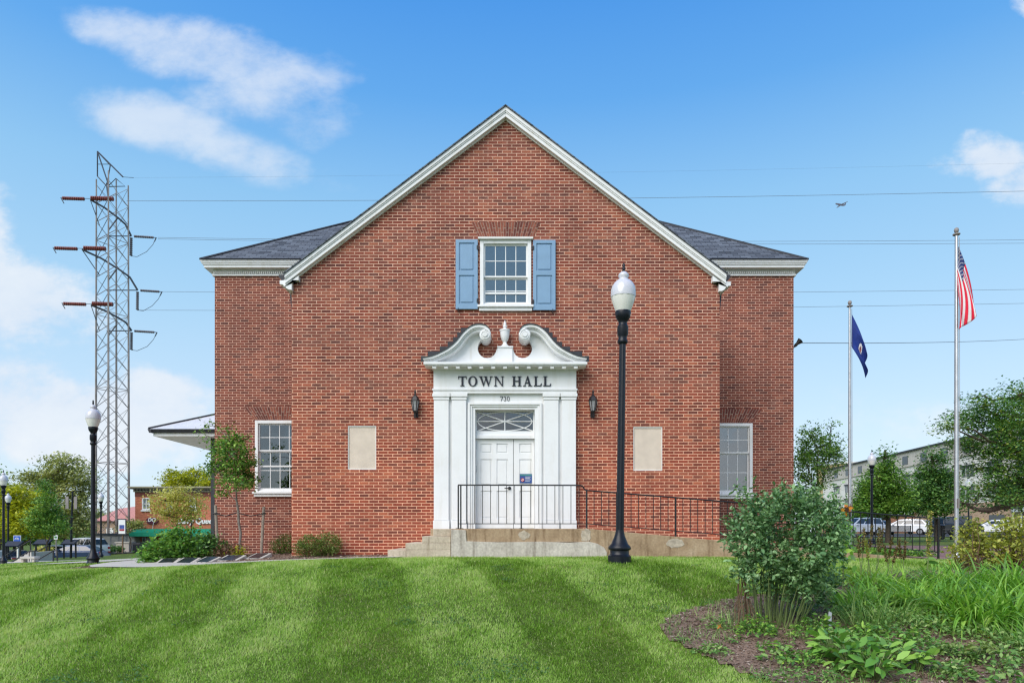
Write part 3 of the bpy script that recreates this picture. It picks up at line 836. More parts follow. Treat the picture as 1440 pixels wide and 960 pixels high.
window(RW, DW, 4, 2, 2, wz(637), 1, False, None, None, 'glass_bright')
# shutters
for (a, b, zt_, zb_) in ((641, 672, 338, 435.5), (749.5, 781, 338.7, 437)):
    mb = HB(); x0, x1, z0, z1 = fx(a), fx(b), fz(zb_), fz(zt_)
    y = DF - 0.055; sw = 0.075; zm = fz(385)
    pan = [(z0 + .12, zm - .05), (zm + .05, z1 - .075)]
    mb.plate(R4(x0, x1, z0, z1), y, DF - 0.02, 0, [R4(x0 + sw, x1 - sw, p[0], p[1]) for p in pan])
    for p in pan:
        mb.box(x0 + sw, x1 - sw, y + 0.022, DF - 0.021, p[0], p[1])
        mb.box(x0 + sw + .035, x1 - sw - .035, y + 0.006, y + 0.022, p[0] + .035, p[1] - .035)
    sh = mb.build('shutter', M['shutter'], hall, bevel=0.004)
    xi = x1 if a < 700 else x0
    for zz in (z1 - .18, z0 + .18):
        hb = HB(); hb.box(xi - .022, xi + .022, y - .012, y + .02, zz - .045, zz + .045); hb.build('hinge', M['iron'], sh)
    hb = HB(); xo = x0 + .06 if a < 700 else x1 - .06
    hb.tube([(xo, DF, z0 - .05), (xo, y - .02, z0 - .05), (xo, y - .02, z0 + .02)], 0.008, 5); hb.box(xo - .05, xo + .05, y - .02, y - .005, z0 - .02, z0 - .005)
    hb.build('shutter_dog', M['iron'], sh)
# blank stone panels let into the brick
for (a, b, t, u) in ((489, 529, 598, 660), (890.5, 931.5, 599.5, 661.5)):
    mb = HB(); mb.box(fx(a) + .012, fx(b) - .012, DF + 0.03, DF + 0.2, fz(u) + .012, fz(t) - .012); mb.build('stone_panel', M['stone'], hall, bevel=0.006)
    mb = HB(); mb.plate(R4(fx(a), fx(b), fz(u), fz(t)), DF + 0.012, DF + 0.1, 0, [R4(fx(a) + .02, fx(b) - .02, fz(u) + .025, fz(t) - .03)]); mb.build('panel_edge', M['offwhite'], hall)

# ---- door surround
DS = 14.90
sx = lambda p: X(p, DS); sz = lambda p: Z(p, DS)
mb = HB()      # flat backing between the pilasters, with the door opening
mb.plate(R4(sx(610.5), sx(809.5), sz(744.8), sz(510)), DS + 0.07, DF - 0.002, 0, [R4(sx(666), sx(754), sz(744.6), sz(572))])
sur = mb.build('door_surround', M['white'], hall)
def pil(a, b):
    mb = HB(); x0, x1 = sx(a), sx(b)
    mb.box(x0, x1, DS, DS + .07, sz(731), sz(562)); mb.box(x0 - .015, x1 + .015, DS - .02, DS + .07, sz(744.5), sz(731.2))
    mb.box(x0 - .012, x1 + .012, DS - .015, DS + .07, sz(561.8), sz(558)); mb.box(x0 - .03, x1 + .03, DS - .035, DS + .07, sz(557.8), sz(553.2))
    mb.build('pilaster', M['white'], sur, bevel=0.007)
for q in ((610, 631), (635.5, 655.5), (765, 785.5), (790, 810)): pil(*q)
mb = HB()      # entablature
mb.box(sx(609.5), sx(810.5), DS + .01, DS + .07, sz(546), sz(518)); mb.box(sx(608), sx(812), DS - .03, DS + .07, sz(549), sz(546.2)); mb.box(sx(609), sx(811), DS - .012, DS + .07, sz(553), sz(549.2))
mb.build('entablature', M['white'], sur, bevel=0.006)
mb = HB()      # horizontal cornice, deepest at the top, with coved ends
for (a, b, t, u, y) in ((595.5, 826, 508.5, 512, .30), (597, 824.5, 512, 514, .27), (604, 817.5, 514, 516.2, .16), (607, 814, 516.2, 518.5, .09)):
    mb.box(X(a, DS - y), X(b, DS - y), DS - y, DS + .07, Z(u, DS - y) + .001, Z(t, DS - y))
mb.build('door_cornice', M['white'], sur, bevel=0.006)
for i in range(13):
    mb = HB(); c = 610.5 + i * 16.6; mb.box(X(c - 2.6, DS - .25), X(c + 2.6, DS - .25), DS - .25, DS - .163, Z(517.6, DS - .25), Z(514.6, DS - .25)); mb.build('dentil_block', M['white'], sur)
# swan-neck pediment: outer edge, moulding, tympanum
def mir(l): return [(1420 - a, b) for a, b in l]
outer = [(594.5, 503.5), (607, 501), (615, 498), (623, 494), (630, 490), (637, 484.5), (643, 478.5), (648, 472), (652, 467), (657, 462.5), (661, 459.8), (665, 457.8), (669, 456.7), (673.5, 456.2), (678, 456.6), (682.5, 457.8), (686, 460.3), (688.6, 463.5), (690, 467), (690.6, 471)]
inner = [(596.5, 508.3), (612, 507.5), (620, 504.5), (627, 501), (634, 497.5), (640, 494), (645.5, 489), (650, 483.5), (654, 478), (657, 474.5), (661, 470.5), (665, 467.7), (669, 466.2), (673, 465.4), (677, 465.6), (679, 466.6), (680.5, 467.5), (681.5, 468.5), (682, 470), (682.2, 472)]
for side in (0, 1):
    T = (lambda l: l) if side == 0 else mir
    o_, i_ = T(outer), T(inner)
    mb = HB()
    for k in range(len(outer) - 1):
        def seg(fr0, fr1, y0, y1):
            q = []
            for (j, f) in ((k, fr0), (k + 1, fr0), (k + 1, fr1), (k, fr1)):
                q.append((X(o_[j][0] + (i_[j][0] - o_[j][0]) * f, DS - .24), Z(o_[j][1] + (i_[j][1] - o_[j][1]) * f, DS - .24)))
            mb.plate(q if side else list(reversed(q)), y0, y1)
        seg(0, .42, DS - .27, DS + .16); seg(.42, .58, DS - .235, DS + .16); seg(.58, 1, DS - .19, DS + .16)
    mb.build('swan_neck', M['white'], sur)
    mb = HB()
    for k in range(len(outer) - 2):
        q = [(X(p[0], DS - .26), Z(p[1], DS - .26)) for p in (o_[k], o_[k + 1])]
        q += [(q[1][0], q[1][1] + .02), (q[0][0], q[0][1] + .02)]
        mb.plate(q, DS - .29, DF - .003)
    mb.build('lead_cap', M['dark_edge'], sur)
    mb = HB()      # stepped flashing where the brick courses meet the curve
    for k, yy in enumerate(np.arange(462, 503, 6.6)):
        xs_ = np.interp(yy + 6.6, [p[1] for p in reversed(outer[:13])], [p[0] for p in reversed(outer[:13])])
        xt_ = np.interp(yy + 1.5, [p[1] for p in reversed(outer[:13])], [p[0] for p in reversed(outer[:13])])
        a = T([(xs_ - .5, 0)])[0][0]; b_ = T([(xt_ + 1, 0)])[0][0]
        mb.box(fx(a + (-2.0 if not side else 2.0)), fx(b_), DF - .009 - k * 1e-4, DF - .001, fz(yy + 6.6), fz(yy - 1.2))
    mb.build('step_flashing', M['dark_edge'], sur)
    # tympanum
    tym = T([(612, 514)] + [p for p in inner[2:16]] + [(680, 470), (677, 478), (673.4, 483), (671.8, 488), (672, 493), (673.6, 497), (677, 501), (681, 503.2), (686, 503.6), (691, 502.4), (694.6, 499.6), (697, 496), (698.4, 492), (699.5, 488.5), (710, 488.5), (710, 514)])
    q = [(sx(a), sz(b)) for a, b in tym]
    mb = HB(); mb.plate(list(reversed(q)) if not side else q, DS - .02, DS + .14); mb.build('tympanum', M['white'], sur)
    # volute
    cx, cz = X(T([(682, 470.3)])[0][0], DS - .29), Z(470.3, DS - .29)
    mb = HB()
    def disc(r, y0, y1):
        n = 28; ring_ = [(cx + r * math.cos(2 * math.pi * i / n), cz + r * math.sin(2 * math.pi * i / n)) for i in range(n)]
        mb.plate(ring_, y0, y1)
    disc(.118, DS - .30, DS + .15); disc(.05, DS - .33, DS - .29)
    sp = []
    for i in range(46):
        t = i / 45; a = t * 4.4 * math.pi * (1 if side else -1) + (math.pi / 2); r = .108 - .08 * t
        sp.append((cx + r * math.cos(a), DS - .305, cz + r * math.sin(a)))
    mb.tube(sp, 0.0125, 6)
    mb.build('volute', M['white'], sur, smooth=40)
# pedestal and urn
mb = HB(); mb.box(sx(700.3), sx(720.7), DS - .07, DS + .14, sz(513.5), sz(490)); mb.box(sx(699.3), sx(721.7), DS - .09, DS + .14, sz(489.8), sz(487.8)); mb.build('pedestal', M['white'], sur, bevel=.005)
pr = [(.10, 0), (.10, .02), (.07, .035), (.045, .07), (.035, .10), (.042, .115), (.07, .15), (.092, .22), (.102, .29), (.106, .335), (.118, .345), (.118, .37), (.10, .375), (.06, .385), (.036, .40), (.032, .43), (.048, .44), (.046, .46), (.03, .475), (.036, .50), (.028, .53), (.014, .55), (.006, .585)]
mb = HB(); mb.lathe(pr, (sx(710), DS + .02, sz(487.6)), 22); mb.build('urn', M['white'], sur, smooth=35)
# casing steps around the doorway
mb = HB()
for (a, b, t, y) in ((658, 762, 565.5, .02), (661, 759, 568, .045)):
    mb.plate([(sx(a), sz(744.4)), (sx(a + 3), sz(744.4)), (sx(a + 3), sz(t + 3)), (sx(b - 3), sz(t + 3)), (sx(b - 3), sz(744.4)), (sx(b), sz(744.4)), (sx(b), sz(t)), (sx(a), sz(t))], DS + y, DS + .069)
mb.build('door_casing', M['white'], sur, bevel=.006)
# jamb, transom and doors, set back in the opening
DD = DF + 0.10
dx = lambda p: X(p, DD); dz = lambda p: Z(p, DD)
J0, J1 = sx(666), sx(754)
mb = HB()
mb.box(J0, J0 + .03, DS + .075, DD + .1, sz(744.5), sz(572)); mb.box(J1 - .03, J1, DS + .075, DD + .1, sz(744.5), sz(572)); mb.box(J0 + .03, J1 - .03, DS + .075, DD + .1, sz(574.5), sz(572))
mb.build('jamb', M['white'], sur)
J0 += .03; J1 -= .03
mb = HB()
tz0, tz1 = dz(606), dz(579); tx0, tx1 = dx(670.5), dx(749.5)
mb.plate(R4(J0, J1, dz(612), sz(574.6)), DD - .02, DD + .03, 0, [R4(tx0, tx1, tz0, tz1)])
mb.box(J0, J1, DD - .075, DD + .03, dz(617), dz(612.2))
tr = mb.build('transom_window', M['white'], hall, bevel=.005)
mb = HB(); mb.box(tx0 - .02, tx1 + .02, DD + .004, DD + .010, tz0 - .02, tz1 + .02); mb.build('pane', M['glass'], tr)
mb = HB(); cx, cz = (tx0 + tx1) / 2, (tz0 + tz1) / 2; rx, rz_ = (tx1 - tx0) / 2 * .96, (tz1 - tz0) / 2 * .97
mb.tube([(cx + rx * math.cos(t), DD - .006, cz + rz_ * math.sin(t)) for t in np.linspace(0, 2 * math.pi, 40)], .011, 5)
mb.bar((tx0, DD - .008, tz0), (tx1, DD - .008, tz1), .018); mb.bar((tx0, DD - .010, tz1), (tx1, DD - .010, tz0), .018); mb.bar((cx, DD - .012, tz0), (cx, DD - .012, tz1), .018); mb.bar((tx0, DD - .014, cz), (tx1, DD - .014, cz), .016)
mb.build('tracery', M['white'], tr)
def leaf_door(a, b, cols):
    x0, x1 = dx(a) if a > 668 else J0 + .004, dx(b) if b < 750 else J1 - .004
    z0, z1 = dz(742.5), dz(617.4)
    pans = []
    for (c0, c1) in cols:
        for (t, u) in ((623.5, 637), (645.5, 682), (690, 728)): pans.append((dx(c0), dx(c1), dz(u), dz(t)))
    mb = HB()
    mb.plate(R4(x0, x1, z0, z1), DD, DD + .045, 0, [R4(*p) for p in pans])
    for p in pans:
        mb.box(p[0], p[1], DD + .018, DD + .04, p[2], p[3]); mb.box(p[0] + .028, p[1] - .028, DD + .007, DD + .018, p[2] + .028, p[3] - .028)
    return mb.build('door', M['white'], hall, bevel=.004)
dl = leaf_door(666, 721.8, ((676, 691.5), (698.5, 714))); dr = leaf_door(722.4, 756, ((730.5, 747.5),))
mb = HB()
mb.tube([(dx(716.5), DD - .02, dz(686)), (dx(716.5), DD, dz(686))], .036, 14); mb.tube([(dx(716.5), DD - .055, dz(686)), (dx(716.5), DD - .02, dz(686))], .014, 8); mb.tube([(dx(717), DD - .055, dz(686)), (dx(709.5), DD - .055, dz(686.3))], .011, 8)
mb.build('handle', M['iron'], dl, smooth=40)
for pz in (627, 659):
    mb = HB(); mb.box(J0 - .012, J0 + .02, DD - .012, DD + .01, dz(pz + 4.5), dz(pz - 4.5)); mb.build('hinge', M['steel'], dl)
mb = HB(); mb.box(dx(668), dx(752), DD - .08, DD + .1, sz(744.6), dz(742.8)); mb.build('threshold', M['steps'], hall)

# ---- lettering, drawn as serif capitals
def stroke_glyph(ch):
    """polygons in a unit-high box, and the advance width"""
    def rc(a, b, c, d): return [(a, c), (b, c), (b, d), (a, d)]
    sf = .055
    def ell(rx, ry, cx, cy=.5, n=26): return [(cx + rx * math.cos(2 * math.pi * i / n), cy + ry * math.sin(2 * math.pi * i / n)) for i in range(n)]
    if ch == 'T': return [(rc(0, .86, .915, 1), ()), ([(0, .93), (0, .70), (.03, .70), (.09, .93)], ()), ([(.77, .93), (.83, .70), (.86, .70), (.86, .93)], ()), (rc(.335, .525, 0, .93), ()), (rc(.22, .64, 0, sf), ())], .86
    if ch == 'O': return [(ell(.47, .52, .47), (ell(.26, .45, .47),))], .94
    if ch == 'W': return [([(.06, 1), (.27, 1), (.50, .25), (.42, 0)], ()), ([(.42, 0), (.47, 0), (.72, .80), (.66, .80)], ()), ([(.55, 1), (.76, 1), (1.0, .25), (.92, 0)], ()), ([(.92, 0), (.97, 0), (1.28, 1), (1.20, 1)], ()), (rc(-.02, .36, .945, 1), ()), (rc(.47, .84, .945, 1), ()), (rc(1.08, 1.38, .945, 1), ())], 1.38
    if ch == 'N': return [(rc(.10, .19, 0, 1), ()), ([(.06, 1), (.28, 1), (.90, .0), (.78, 0)], ()), (rc(.81, .90, 0, 1), ()), (rc(0, .30, 0, sf), ()), (rc(0, .22, .945, 1), ()), (rc(.70, 1.0, .945, 1), ())], 1.0
    if ch == 'H': return [(rc(.10, .30, 0, 1), ()), (rc(.66, .86, 0, 1), ()), (rc(.28, .68, .47, .55), ()), (rc(0, .40, 0, sf), ()), (rc(0, .40, .945, 1), ()), (rc(.56, .96, 0, sf), ()), (rc(.56, .96, .945, 1), ())], .96
    if ch == 'A': return [([(.10, 0), (.18, 0), (.50, .98), (.43, 1.02)], ()), ([(.60, 0), (.82, 0), (.52, 1.02), (.42, 1.02), (.40, .90)], ()), (rc(.24, .70, .30, .37), ()), (rc(0, .30, 0, sf), ()), (rc(.50, .94, 0, sf), ())], .94
    if ch == 'L': return [(rc(.10, .30, 0, 1), ()), (rc(0, .42, .945, 1), ()), (rc(0, .72, 0, .075), ()), ([(.60, 0), (.76, 0), (.80, .30), (.76, .30)], ())], .80
    if ch == '7': return [(rc(0, .60, .90, 1), ()), ([(0, .98), (0, .74), (.035, .74), (.07, .92)], ()), ([(.47, .92), (.60, .92), (.30, 0), (.18, 0)], ())], .60
    if ch == '0': return [(ell(.30, .52, .30), (ell(.20, .44, .30),))], .60
    if ch == '3':
        def arc(cx, cy, ro, ri, a0, a1, n=14):
            t = [a0 + (a1 - a0) * i / n for i in range(n + 1)]
            return [(cx + ro * .95 * math.cos(R(a)), cy + ro * math.sin(R(a))) for a in t] + [(cx + ri * math.cos(R(a)) * .9, cy + ri * math.sin(R(a)) * 1.05) for a in reversed(t)]
        return [(arc(.27, .76, .25, .16, -80, 165), ()), (arc(.26, .28, .30, .20, -165, 85), ())], .58
def lettering(text, name, xc, zb, h, y, gap, space, parent, thick=.022):
    adv = []; tot = 0
    for ch in text:
        w = space if ch == ' ' else stroke_glyph(ch)[1] + gap
        adv.append(tot); tot += w
    tot -= gap
    mb = HB(); k = 0
    for ch, a in zip(text, adv):
        if ch == ' ': continue
        for poly, holes in stroke_glyph(ch)[0]:
            f = lambda l: [(xc + (a + p[0] - tot / 2) * h, zb + p[1] * h) for p in l]
            k += 1
            mb.plate(f(poly), y - thick - (k % 6) * .0006, y - .0015, 0, [f(q) for q in holes])
    return mb.build(name, M['letter'], parent), tot * h
for w_, xc_ in (('TOWN', 676.5), ('HALL', 747.5)): lettering(w_, 'lettering', sx(xc_), sz(542.8), sz(529.0) - sz(542.8), DS + .01, .16, .80, sur)
lettering('730', 'house_number', sx(710), sz(562.8), sz(556.4) - sz(562.8), DS + .07, .16, .3, sur, .012)

# ---- side canopy
cn = thing('entrance_canopy', 'low grey hipped canopy beside the left wing with wide white soffit', 'canopy', (-9.5, 21, -0.9))
CO = tuple(cn.location)
Dc = 21.0; cx0, cx1 = X(217, Dc), WL - .01
zs = Z(613, Dc)
mb = MB(CO); mb.box(cx0, cx1, Dc, Dc + 9, zs, zs + .03); mb.box(cx0, cx1, Dc - .02, Dc - .002, zs - .0, zs + .10); mb.box(cx0 - .02, cx0 - .002, Dc - .02, Dc + 9, zs, zs + .10)
mb.build('soffit', M['white'], cn)
mb = MB(CO); mb.prism([(Dc - .14, zs + .20), (Dc - .02, zs + .20), (Dc - .02, zs + .10), (Dc - .09, zs + .10)][::-1], 'x', cx0 - .12, cx1); mb.prism([(cx0 - .14, zs + .20), (cx0 - .09, zs + .10), (cx0 - .02, zs + .10), (cx0 - .02, zs + .20)], 'y', Dc - .14, Dc + 9)
mb.build('gutter', M['dark_edge'], cn)
mb = MB(CO); a0 = (cx0 - .12, Dc - .12, zs + .205); h = 1.55
mb.add([a0, (cx1, Dc - .12, zs + .205), (cx1, Dc + 9, zs + .205), (cx0 - .12, Dc + 9, zs + .205), (cx1, Dc + 3.2, zs + .205 + h), (cx1, Dc + 6.5, zs + .205 + h)], [(0, 1, 4), (0, 4, 5, 3), (5, 2, 3), (0, 3, 2, 1), (1, 2, 5, 4)])
mb.build('canopy_roof', mat('pale_metal_roof', (0.66, 0.68, 0.71), 0.45, 0.06), cn)
mb = MB(CO); mb.tube([(a0[0], a0[1], a0[2] + .02), (cx1, Dc + 3.2, zs + .205 + h + .02)], .03, 5); mb.build('hip_cap', M['dark_edge'], cn)
for yy in (Dc + .5, Dc + 8):
    mb = MB(CO); mb.box(X(299, Dc + .5) - .06, X(299, Dc + .5) + .06, yy, yy + .12, -1.1, zs); mb.build('post', M['dark_edge'], cn)

# ---- wall lanterns
M['lantern_glass'] = mat('seeded_lantern_glass', (0.30, 0.30, 0.31), 0.2, 0.25, 30, spec=0.6)
def lantern(px, label):
    d = DF; x = fx(px); zb = fz(592)
    t = thing('wall_lantern', label, 'lantern', (x, d, zb), 0, 'lanterns flanking the door')
    y = -.13
    mb = MB(); mb.box(-.045, .045, -.025, -.001, .08, .34); mb.tube([(0, -.02, .16), (0, -.07, .10), (0, y, .13), (0, y, .20)], .013, 6); mb.tube([(0, y, .02), (0, y, .12)], [.006, .012], 6); mb.build('bracket', M['iron'], t)
    mb = MB(); mb.lathe([(.03, .16), (.045, .18), (.05, .205)], (0, y, 0), 6); mb.lathe([(.105, .425), (.10, .44), (.075, .49), (.05, .53), (.022, .55), (.018, .60), (.026, .62), (.008, .66), (.004, .69)], (0, y, 0), 6)
    for k in range(6):
        a = 2 * math.pi * k / 6; mb.bar((.05 * math.cos(a), y + .05 * math.sin(a), .205), (.09 * math.cos(a), y + .09 * math.sin(a), .425), .012)
    mb.build('cage', M['iron'], t)
    mb = MB(); mb.lathe([(.046, .208), (.084, .422)], (0, y, 0), 6); mb.build('glass', M['lantern_glass'], t)
    return t
lantern(585, 'small black wall lantern left of the white door surround')
lantern(833, 'small black wall lantern between the white door surround and the tall lamp')

# ---- notice taped on the right door leaf
t = thing('door_notice', 'blue notice with a red no-entry ring on the white door', 'notice', (dx(739.5), DD, dz(672.5)))
w, h = (dx(748) - dx(731)) / 2, (dz(666) - dz(679)) / 2
mb = MB(); mb.box(-w, w, -.006, -.002, -h, h); mb.build('sheet', mat('notice_blue', (0.03, 0.08, 0.27), 0.5, 0.05), t)
mb = MB(); mb.box(-w * .95, w * .95, -.0085, -.0065, h * .62, h * .9); mb.build('heading_band', mat('notice_green', (0.05, 0.25, 0.22), 0.5, 0.05), t)
mb = MB()
mb.tube([(-w * .55 + .034 * math.cos(a), -.010, -h * .3 + .034 * math.sin(a)) for a in np.linspace(0, 6.283, 20)], .007, 5, caps=False); mb.bar((-w * .55 - .024, -.012, -h * .3 + .024), (-w * .55 + .024, -.012, -h * .3 - .024), .009)
mb.build('prohibition_ring', mat('notice_red', (0.5, 0.03, 0.02), 0.5, 0.05), t)
mb = MB(); mb.lathe([(.03, 0), (.03, .001)], (0, 0, 0), 18)
mb.v = [(-w * .55 + v[0], -.0075 - v[2], -h * .3 + v[1]) for v in mb.v]
for i in range(4): mb.box(-w * .1, w * (.8 - .15 * (i % 2)), -.0082, -.0066, h * (.32 - .3 * i), h * (.32 - .3 * i) + .008)
mb.build('printed_lines', M['white'], t)

# ------------------------------------------------------------------ steps, landing, ramp
DL = 13.65
lx = lambda p: X(p, DL); lz = lambda p: Z(p, DL)
zl = lz(743)
st = thing('entrance_steps', 'worn concrete steps rising sideways from the left to the landing', 'steps', (lx(590), DL, 0))
SO = tuple(st.location)
xe = lx(634) - .002
for k, (a, t) in enumerate(((545, 773), (570, 763.2), (593.5, 753.6), (608.5, 743.3))):
    mb = MB(SO); b = (570, 593.5, 608.5, 634)[k]
    mb.box(lx(a), xe, DL + .06 * (k == 3) + .004 * k, DF - .22 if k > 2 else DF - .003, -.4 if k == 0 else lz((773, 763.2, 753.6)[k - 1]) + .001, lz(t))
    mb.build('step', M['steps'], st, bevel=.012)
ld = thing('door_landing', 'stained tan concrete landing before the town hall door', 'landing', (lx(740), DL, 0))
LO = tuple(ld.location)
mb = MB(LO); mb.box(lx(634), lx(829), DL, DS - .1, lz(762), zl); mb.box(sx(606), sx(814), DS - .099, DF - .003, -.3, zl - .003); mb.build('upper_slab', M['tan'], ld, bevel=.012)
mb = MB(LO)
mb.plate([(lx(634.5), -.4), (lx(853), -.4), (lx(853), lz(776)), (lx(849), lz(769)), (lx(840), lz(764)), (lx(828), lz(761)), (lx(800), lz(762.5)), (lx(760), lz(761)), (lx(700), lz(762)), (lx(656), lz(760.5)), (lx(655), lz(745)), (lx(641), lz(744)), (lx(634.5), lz(744))], DL - .03, DL - .001)
mb.build('patched_face', M['conc'], ld, bevel=.01)
mb = MB(LO)
def blob(cx, cy, rx, ry, d, n=18):
    return [(X(cx + rx * math.cos(t) * random.uniform(.75, 1.15), d), Z(cy + ry * math.sin(t) * random.uniform(.75, 1.15), d)) for t in np.linspace(0, 6.283, n, endpoint=False)]
M['repair'] = mat('repair_mortar', (0.455, 0.385, 0.30), .9, .3, 14)
for q in ((737, 752, 8, 6.5), (824, 752, 8, 9)):
    mb = MB(LO); mb.plate(blob(*q, DL, 26), DL - .006, DL - .0005); mb.build('repair_patch', M['repair'], ld)
rp = thing('access_ramp', 'long tan concrete ramp sloping down to the right below the brick wall', 'ramp', (lx(930), DL, 0))
RO = tuple(rp.location)
xr0, xr1 = lx(829) + .003, lx(1330)
def zr(x): return zl - (x - xr0) * 0.0905 if x > xr0 else zl
mb = MB(RO)
mb.hexa([(xr0, DL, -.5), (xr1, DL, -.5), (xr1, DL + .18, -.5), (xr0, DL + .18, -.5)], [(xr0, DL, zl), (xr1, DL, zr(xr1)), (xr1, DL + .18, zr(xr1)), (xr0, DL + .18, zl)])
mb.build('kerb_wall', M['tan'], rp, bevel=.01)
mb = MB(RO)
mb.hexa([(xr0, DL + .181, -.5), (xr1, DL + .181, -.5), (xr1, DF - .01, -.5), (xr0, DF - .01, -.5)], [(xr0, DL + .181, zl - .06), (xr1, DL + .181, zr(xr1) - .02), (xr1, DF - .01, zr(xr1) - .02), (xr0, DF - .01, zl - .06)])
mb.build('ramp_slab', M['path'], rp)
mb = MB(RO); mb.plate(blob(950, 763, 13, 7.5, DL), DL - .006, DL - .0005); mb.build('repair_patch', M['repair'], rp)

# railings
rl = thing('landing_railing', 'black iron railing along the front of the door landing', 'railing', (lx(735), DL, 0), 0, 'black iron railings')
D2 = DL + .09
rx_ = lambda p: X(p, D2); rz2 = lambda p: Z(p, D2)
VO = (lx(735), DL, 0)
mb = MB(VO)
zt_ = rz2(682)
mb.tube([(rx_(644), D2, rz2(681.6)), (rx_(812), D2, zt_), (rx_(817), D2, rz2(682.3)), (rx_(820.5), D2, rz2(684.5)), (rx_(822), D2, rz2(688)), (rx_(825), D2, rz2(689.2))], .016, 6)
mb.box(rx_(644), rx_(824.5), D2 - .009, D2 + .009, rz2(736) - .008, rz2(736) + .008)
mb.build('rail', M['iron'], rl, smooth=60)
for p in (644.5, 648, 733):
    mb = MB(VO); mb.box(rx_(p) - .014, rx_(p) + .014, D2 - .014, D2 + .014, zl - .02, zt_); mb.box(rx_(p) - .05, rx_(p) + .05, D2 - .04, D2 + .04, zl, zl + .012); mb.build('post', M['iron'], rl)
for p in np.arange(656, 818, 11.3):
    if abs(p - 733) < 6: continue
    mb = MB(VO); mb.box(rx_(p) - .0065, rx_(p) + .0065, D2 - .0065, D2 + .0065, rz2(736), zt_); mb.build('baluster', M['iron'], rl)
def ramp_rail(label, d, p0, p1, posts, bal, loc, top0, fall, hgt, zoff):
    t = thing('ramp_railing', label, 'railing', loc, 0, 'black iron railings')
    x0, x1 = X(p0, d), X(p1, d)
    zt = lambda x: top0 - (x - x0) * fall
    mb = MB(loc)
    mb.tube([(x0, d, zt(x0)), (x1, d, zt(x1))], .016, 6)
    mb.tube([(x0, d, zt(x0) - hgt), (x1, d, zt(x1) - hgt)], .009, 4)
    mb.build('rail', M['iron'], t)
    for p in posts:
        x = X(p, d); mb = MB(loc); mb.box(x - .016, x + .016, d - .016, d + .016, zt(x) - zoff, zt(x)); mb.build('post', M['iron'], t)
    for x in np.arange(x0 + .149, x1, .149):
        if any(abs(X(p, d) - x) < .06 for p in posts): continue
        mb = MB(loc); mb.box(x - .0065, x + .0065, d - .0065, d + .0065, zt(x) - hgt, zt(x)); mb.build('baluster', M['iron'], t)
    return t
ramp_rail('black iron railing on the front kerb of the sloping ramp', D2, 825, 1319.5, (825, 950, 1072, 1195, 1319.5), 0, (lx(1000), DL, 0), rz2(689.2), .0805, rz2(689.2) - rz2(736), rz2(689) - rz2(745))
# ------------------------------------------------------------------ street lamps
def street_lamp(px, d, zb, label, detail=True, group='acorn street lamps'):
    x = X(px, d)
    t = thing('street_lamp', label, 'street lamp', (x, d, zb), 0, group)
    n = 24 if detail else 12
    t.scale = (.97, .97, .98)
    if d < 12: t.rotation_euler = (0, R(.85), 0)     # this post leans slightly
    mb = MB(); mb.lathe([(.185, -.15), (.185, .045), (.165, .06), (.15, .075), (.15, .135), (.178, .15), (.182, .175), (.17, .20), (.135, .235), (.108, .30), (.083, .36), (.069, .42), (.066, .455)], n=n); mb.build('base', M['lamp_black'], t, smooth=50)
    mb = MB(); mb.lathe([(.064, .455), (.060, 1.5), (.052, 3.38)], n=n, flute=.06 if detail else None); mb.build('post', M['lamp_black'], t)
    mb = MB(); mb.lathe([(.062, 3.38), (.08, 3.40), (.083, 3.43), (.066, 3.46), (.07, 3.50), (.088, 3.54), (.088, 3.66), (.07, 3.68), (.066, 3.72), (.085, 3.75), (.115, 3.80), (.128, 3.87), (.122, 3.895)], n=n); mb.build('lamp_cup', M['lamp_black'], t, smooth=40)
    mb = MB(); mb.lathe([(.118, 3.896), (.15, 3.97), (.178, 4.05), (.194, 4.115)], n=n, flute=.03); mb.build('lower_globe', M['globe_low'], t, smooth=50)
    mb = MB(); mb.lathe([(.197, 4.117), (.199, 4.15), (.196, 4.22), (.18, 4.29), (.145, 4.345), (.098, 4.385), (.07, 4.40), (.066, 4.42), (.085, 4.445), (.08, 4.475), (.05, 4.51), (.02, 4.525)], n=n); mb.build('upper_globe', M['globe'], t, smooth=50)
    mb = MB(); mb.lathe([(.012, 4.524), (.02, 4.54), (.026, 4.57), (.018, 4.60), (.026, 4.62), (.008, 4.66)], n=8); mb.build('finial', M['lamp_black'], t, smooth=50)
    if detail:
        mb = MB(); mb.lathe([(.06, 3.90), (.05, 3.95), (.02, 3.98), (.016, 4.04)], n=10); mb.build('lamp_holder', M['lamp_black'], t)
    return t
street_lamp(871, 10.55, 0.125, 'tall black acorn lamp close in front of the town hall ramp')
street_lamp(131, 19.0, -0.41, 'black acorn lamp on the left lawn before the lattice pylon')
street_lamp(5, 33.0, -1.16, 'black acorn lamp on the far left before the blue sign and stair rails', False)
street_lamp(11.5, 46, -1.5, 'more distant black acorn lamp just behind the leftmost one', False)
street_lamp(142, 46, -1.42, 'distant black acorn lamp right of the near lamp on the left lawn', False)
street_lamp(1226, 33, -0.18, 'black acorn lamp in front of the two leafy plaza trees', False)
street_lamp(1362, 50, -0.25, 'distant black acorn lamp behind the taller flagpole under the big tree', False)
street_lamp(269, 66, -1.62, 'small distant acorn lamp before the green shop awning', False)

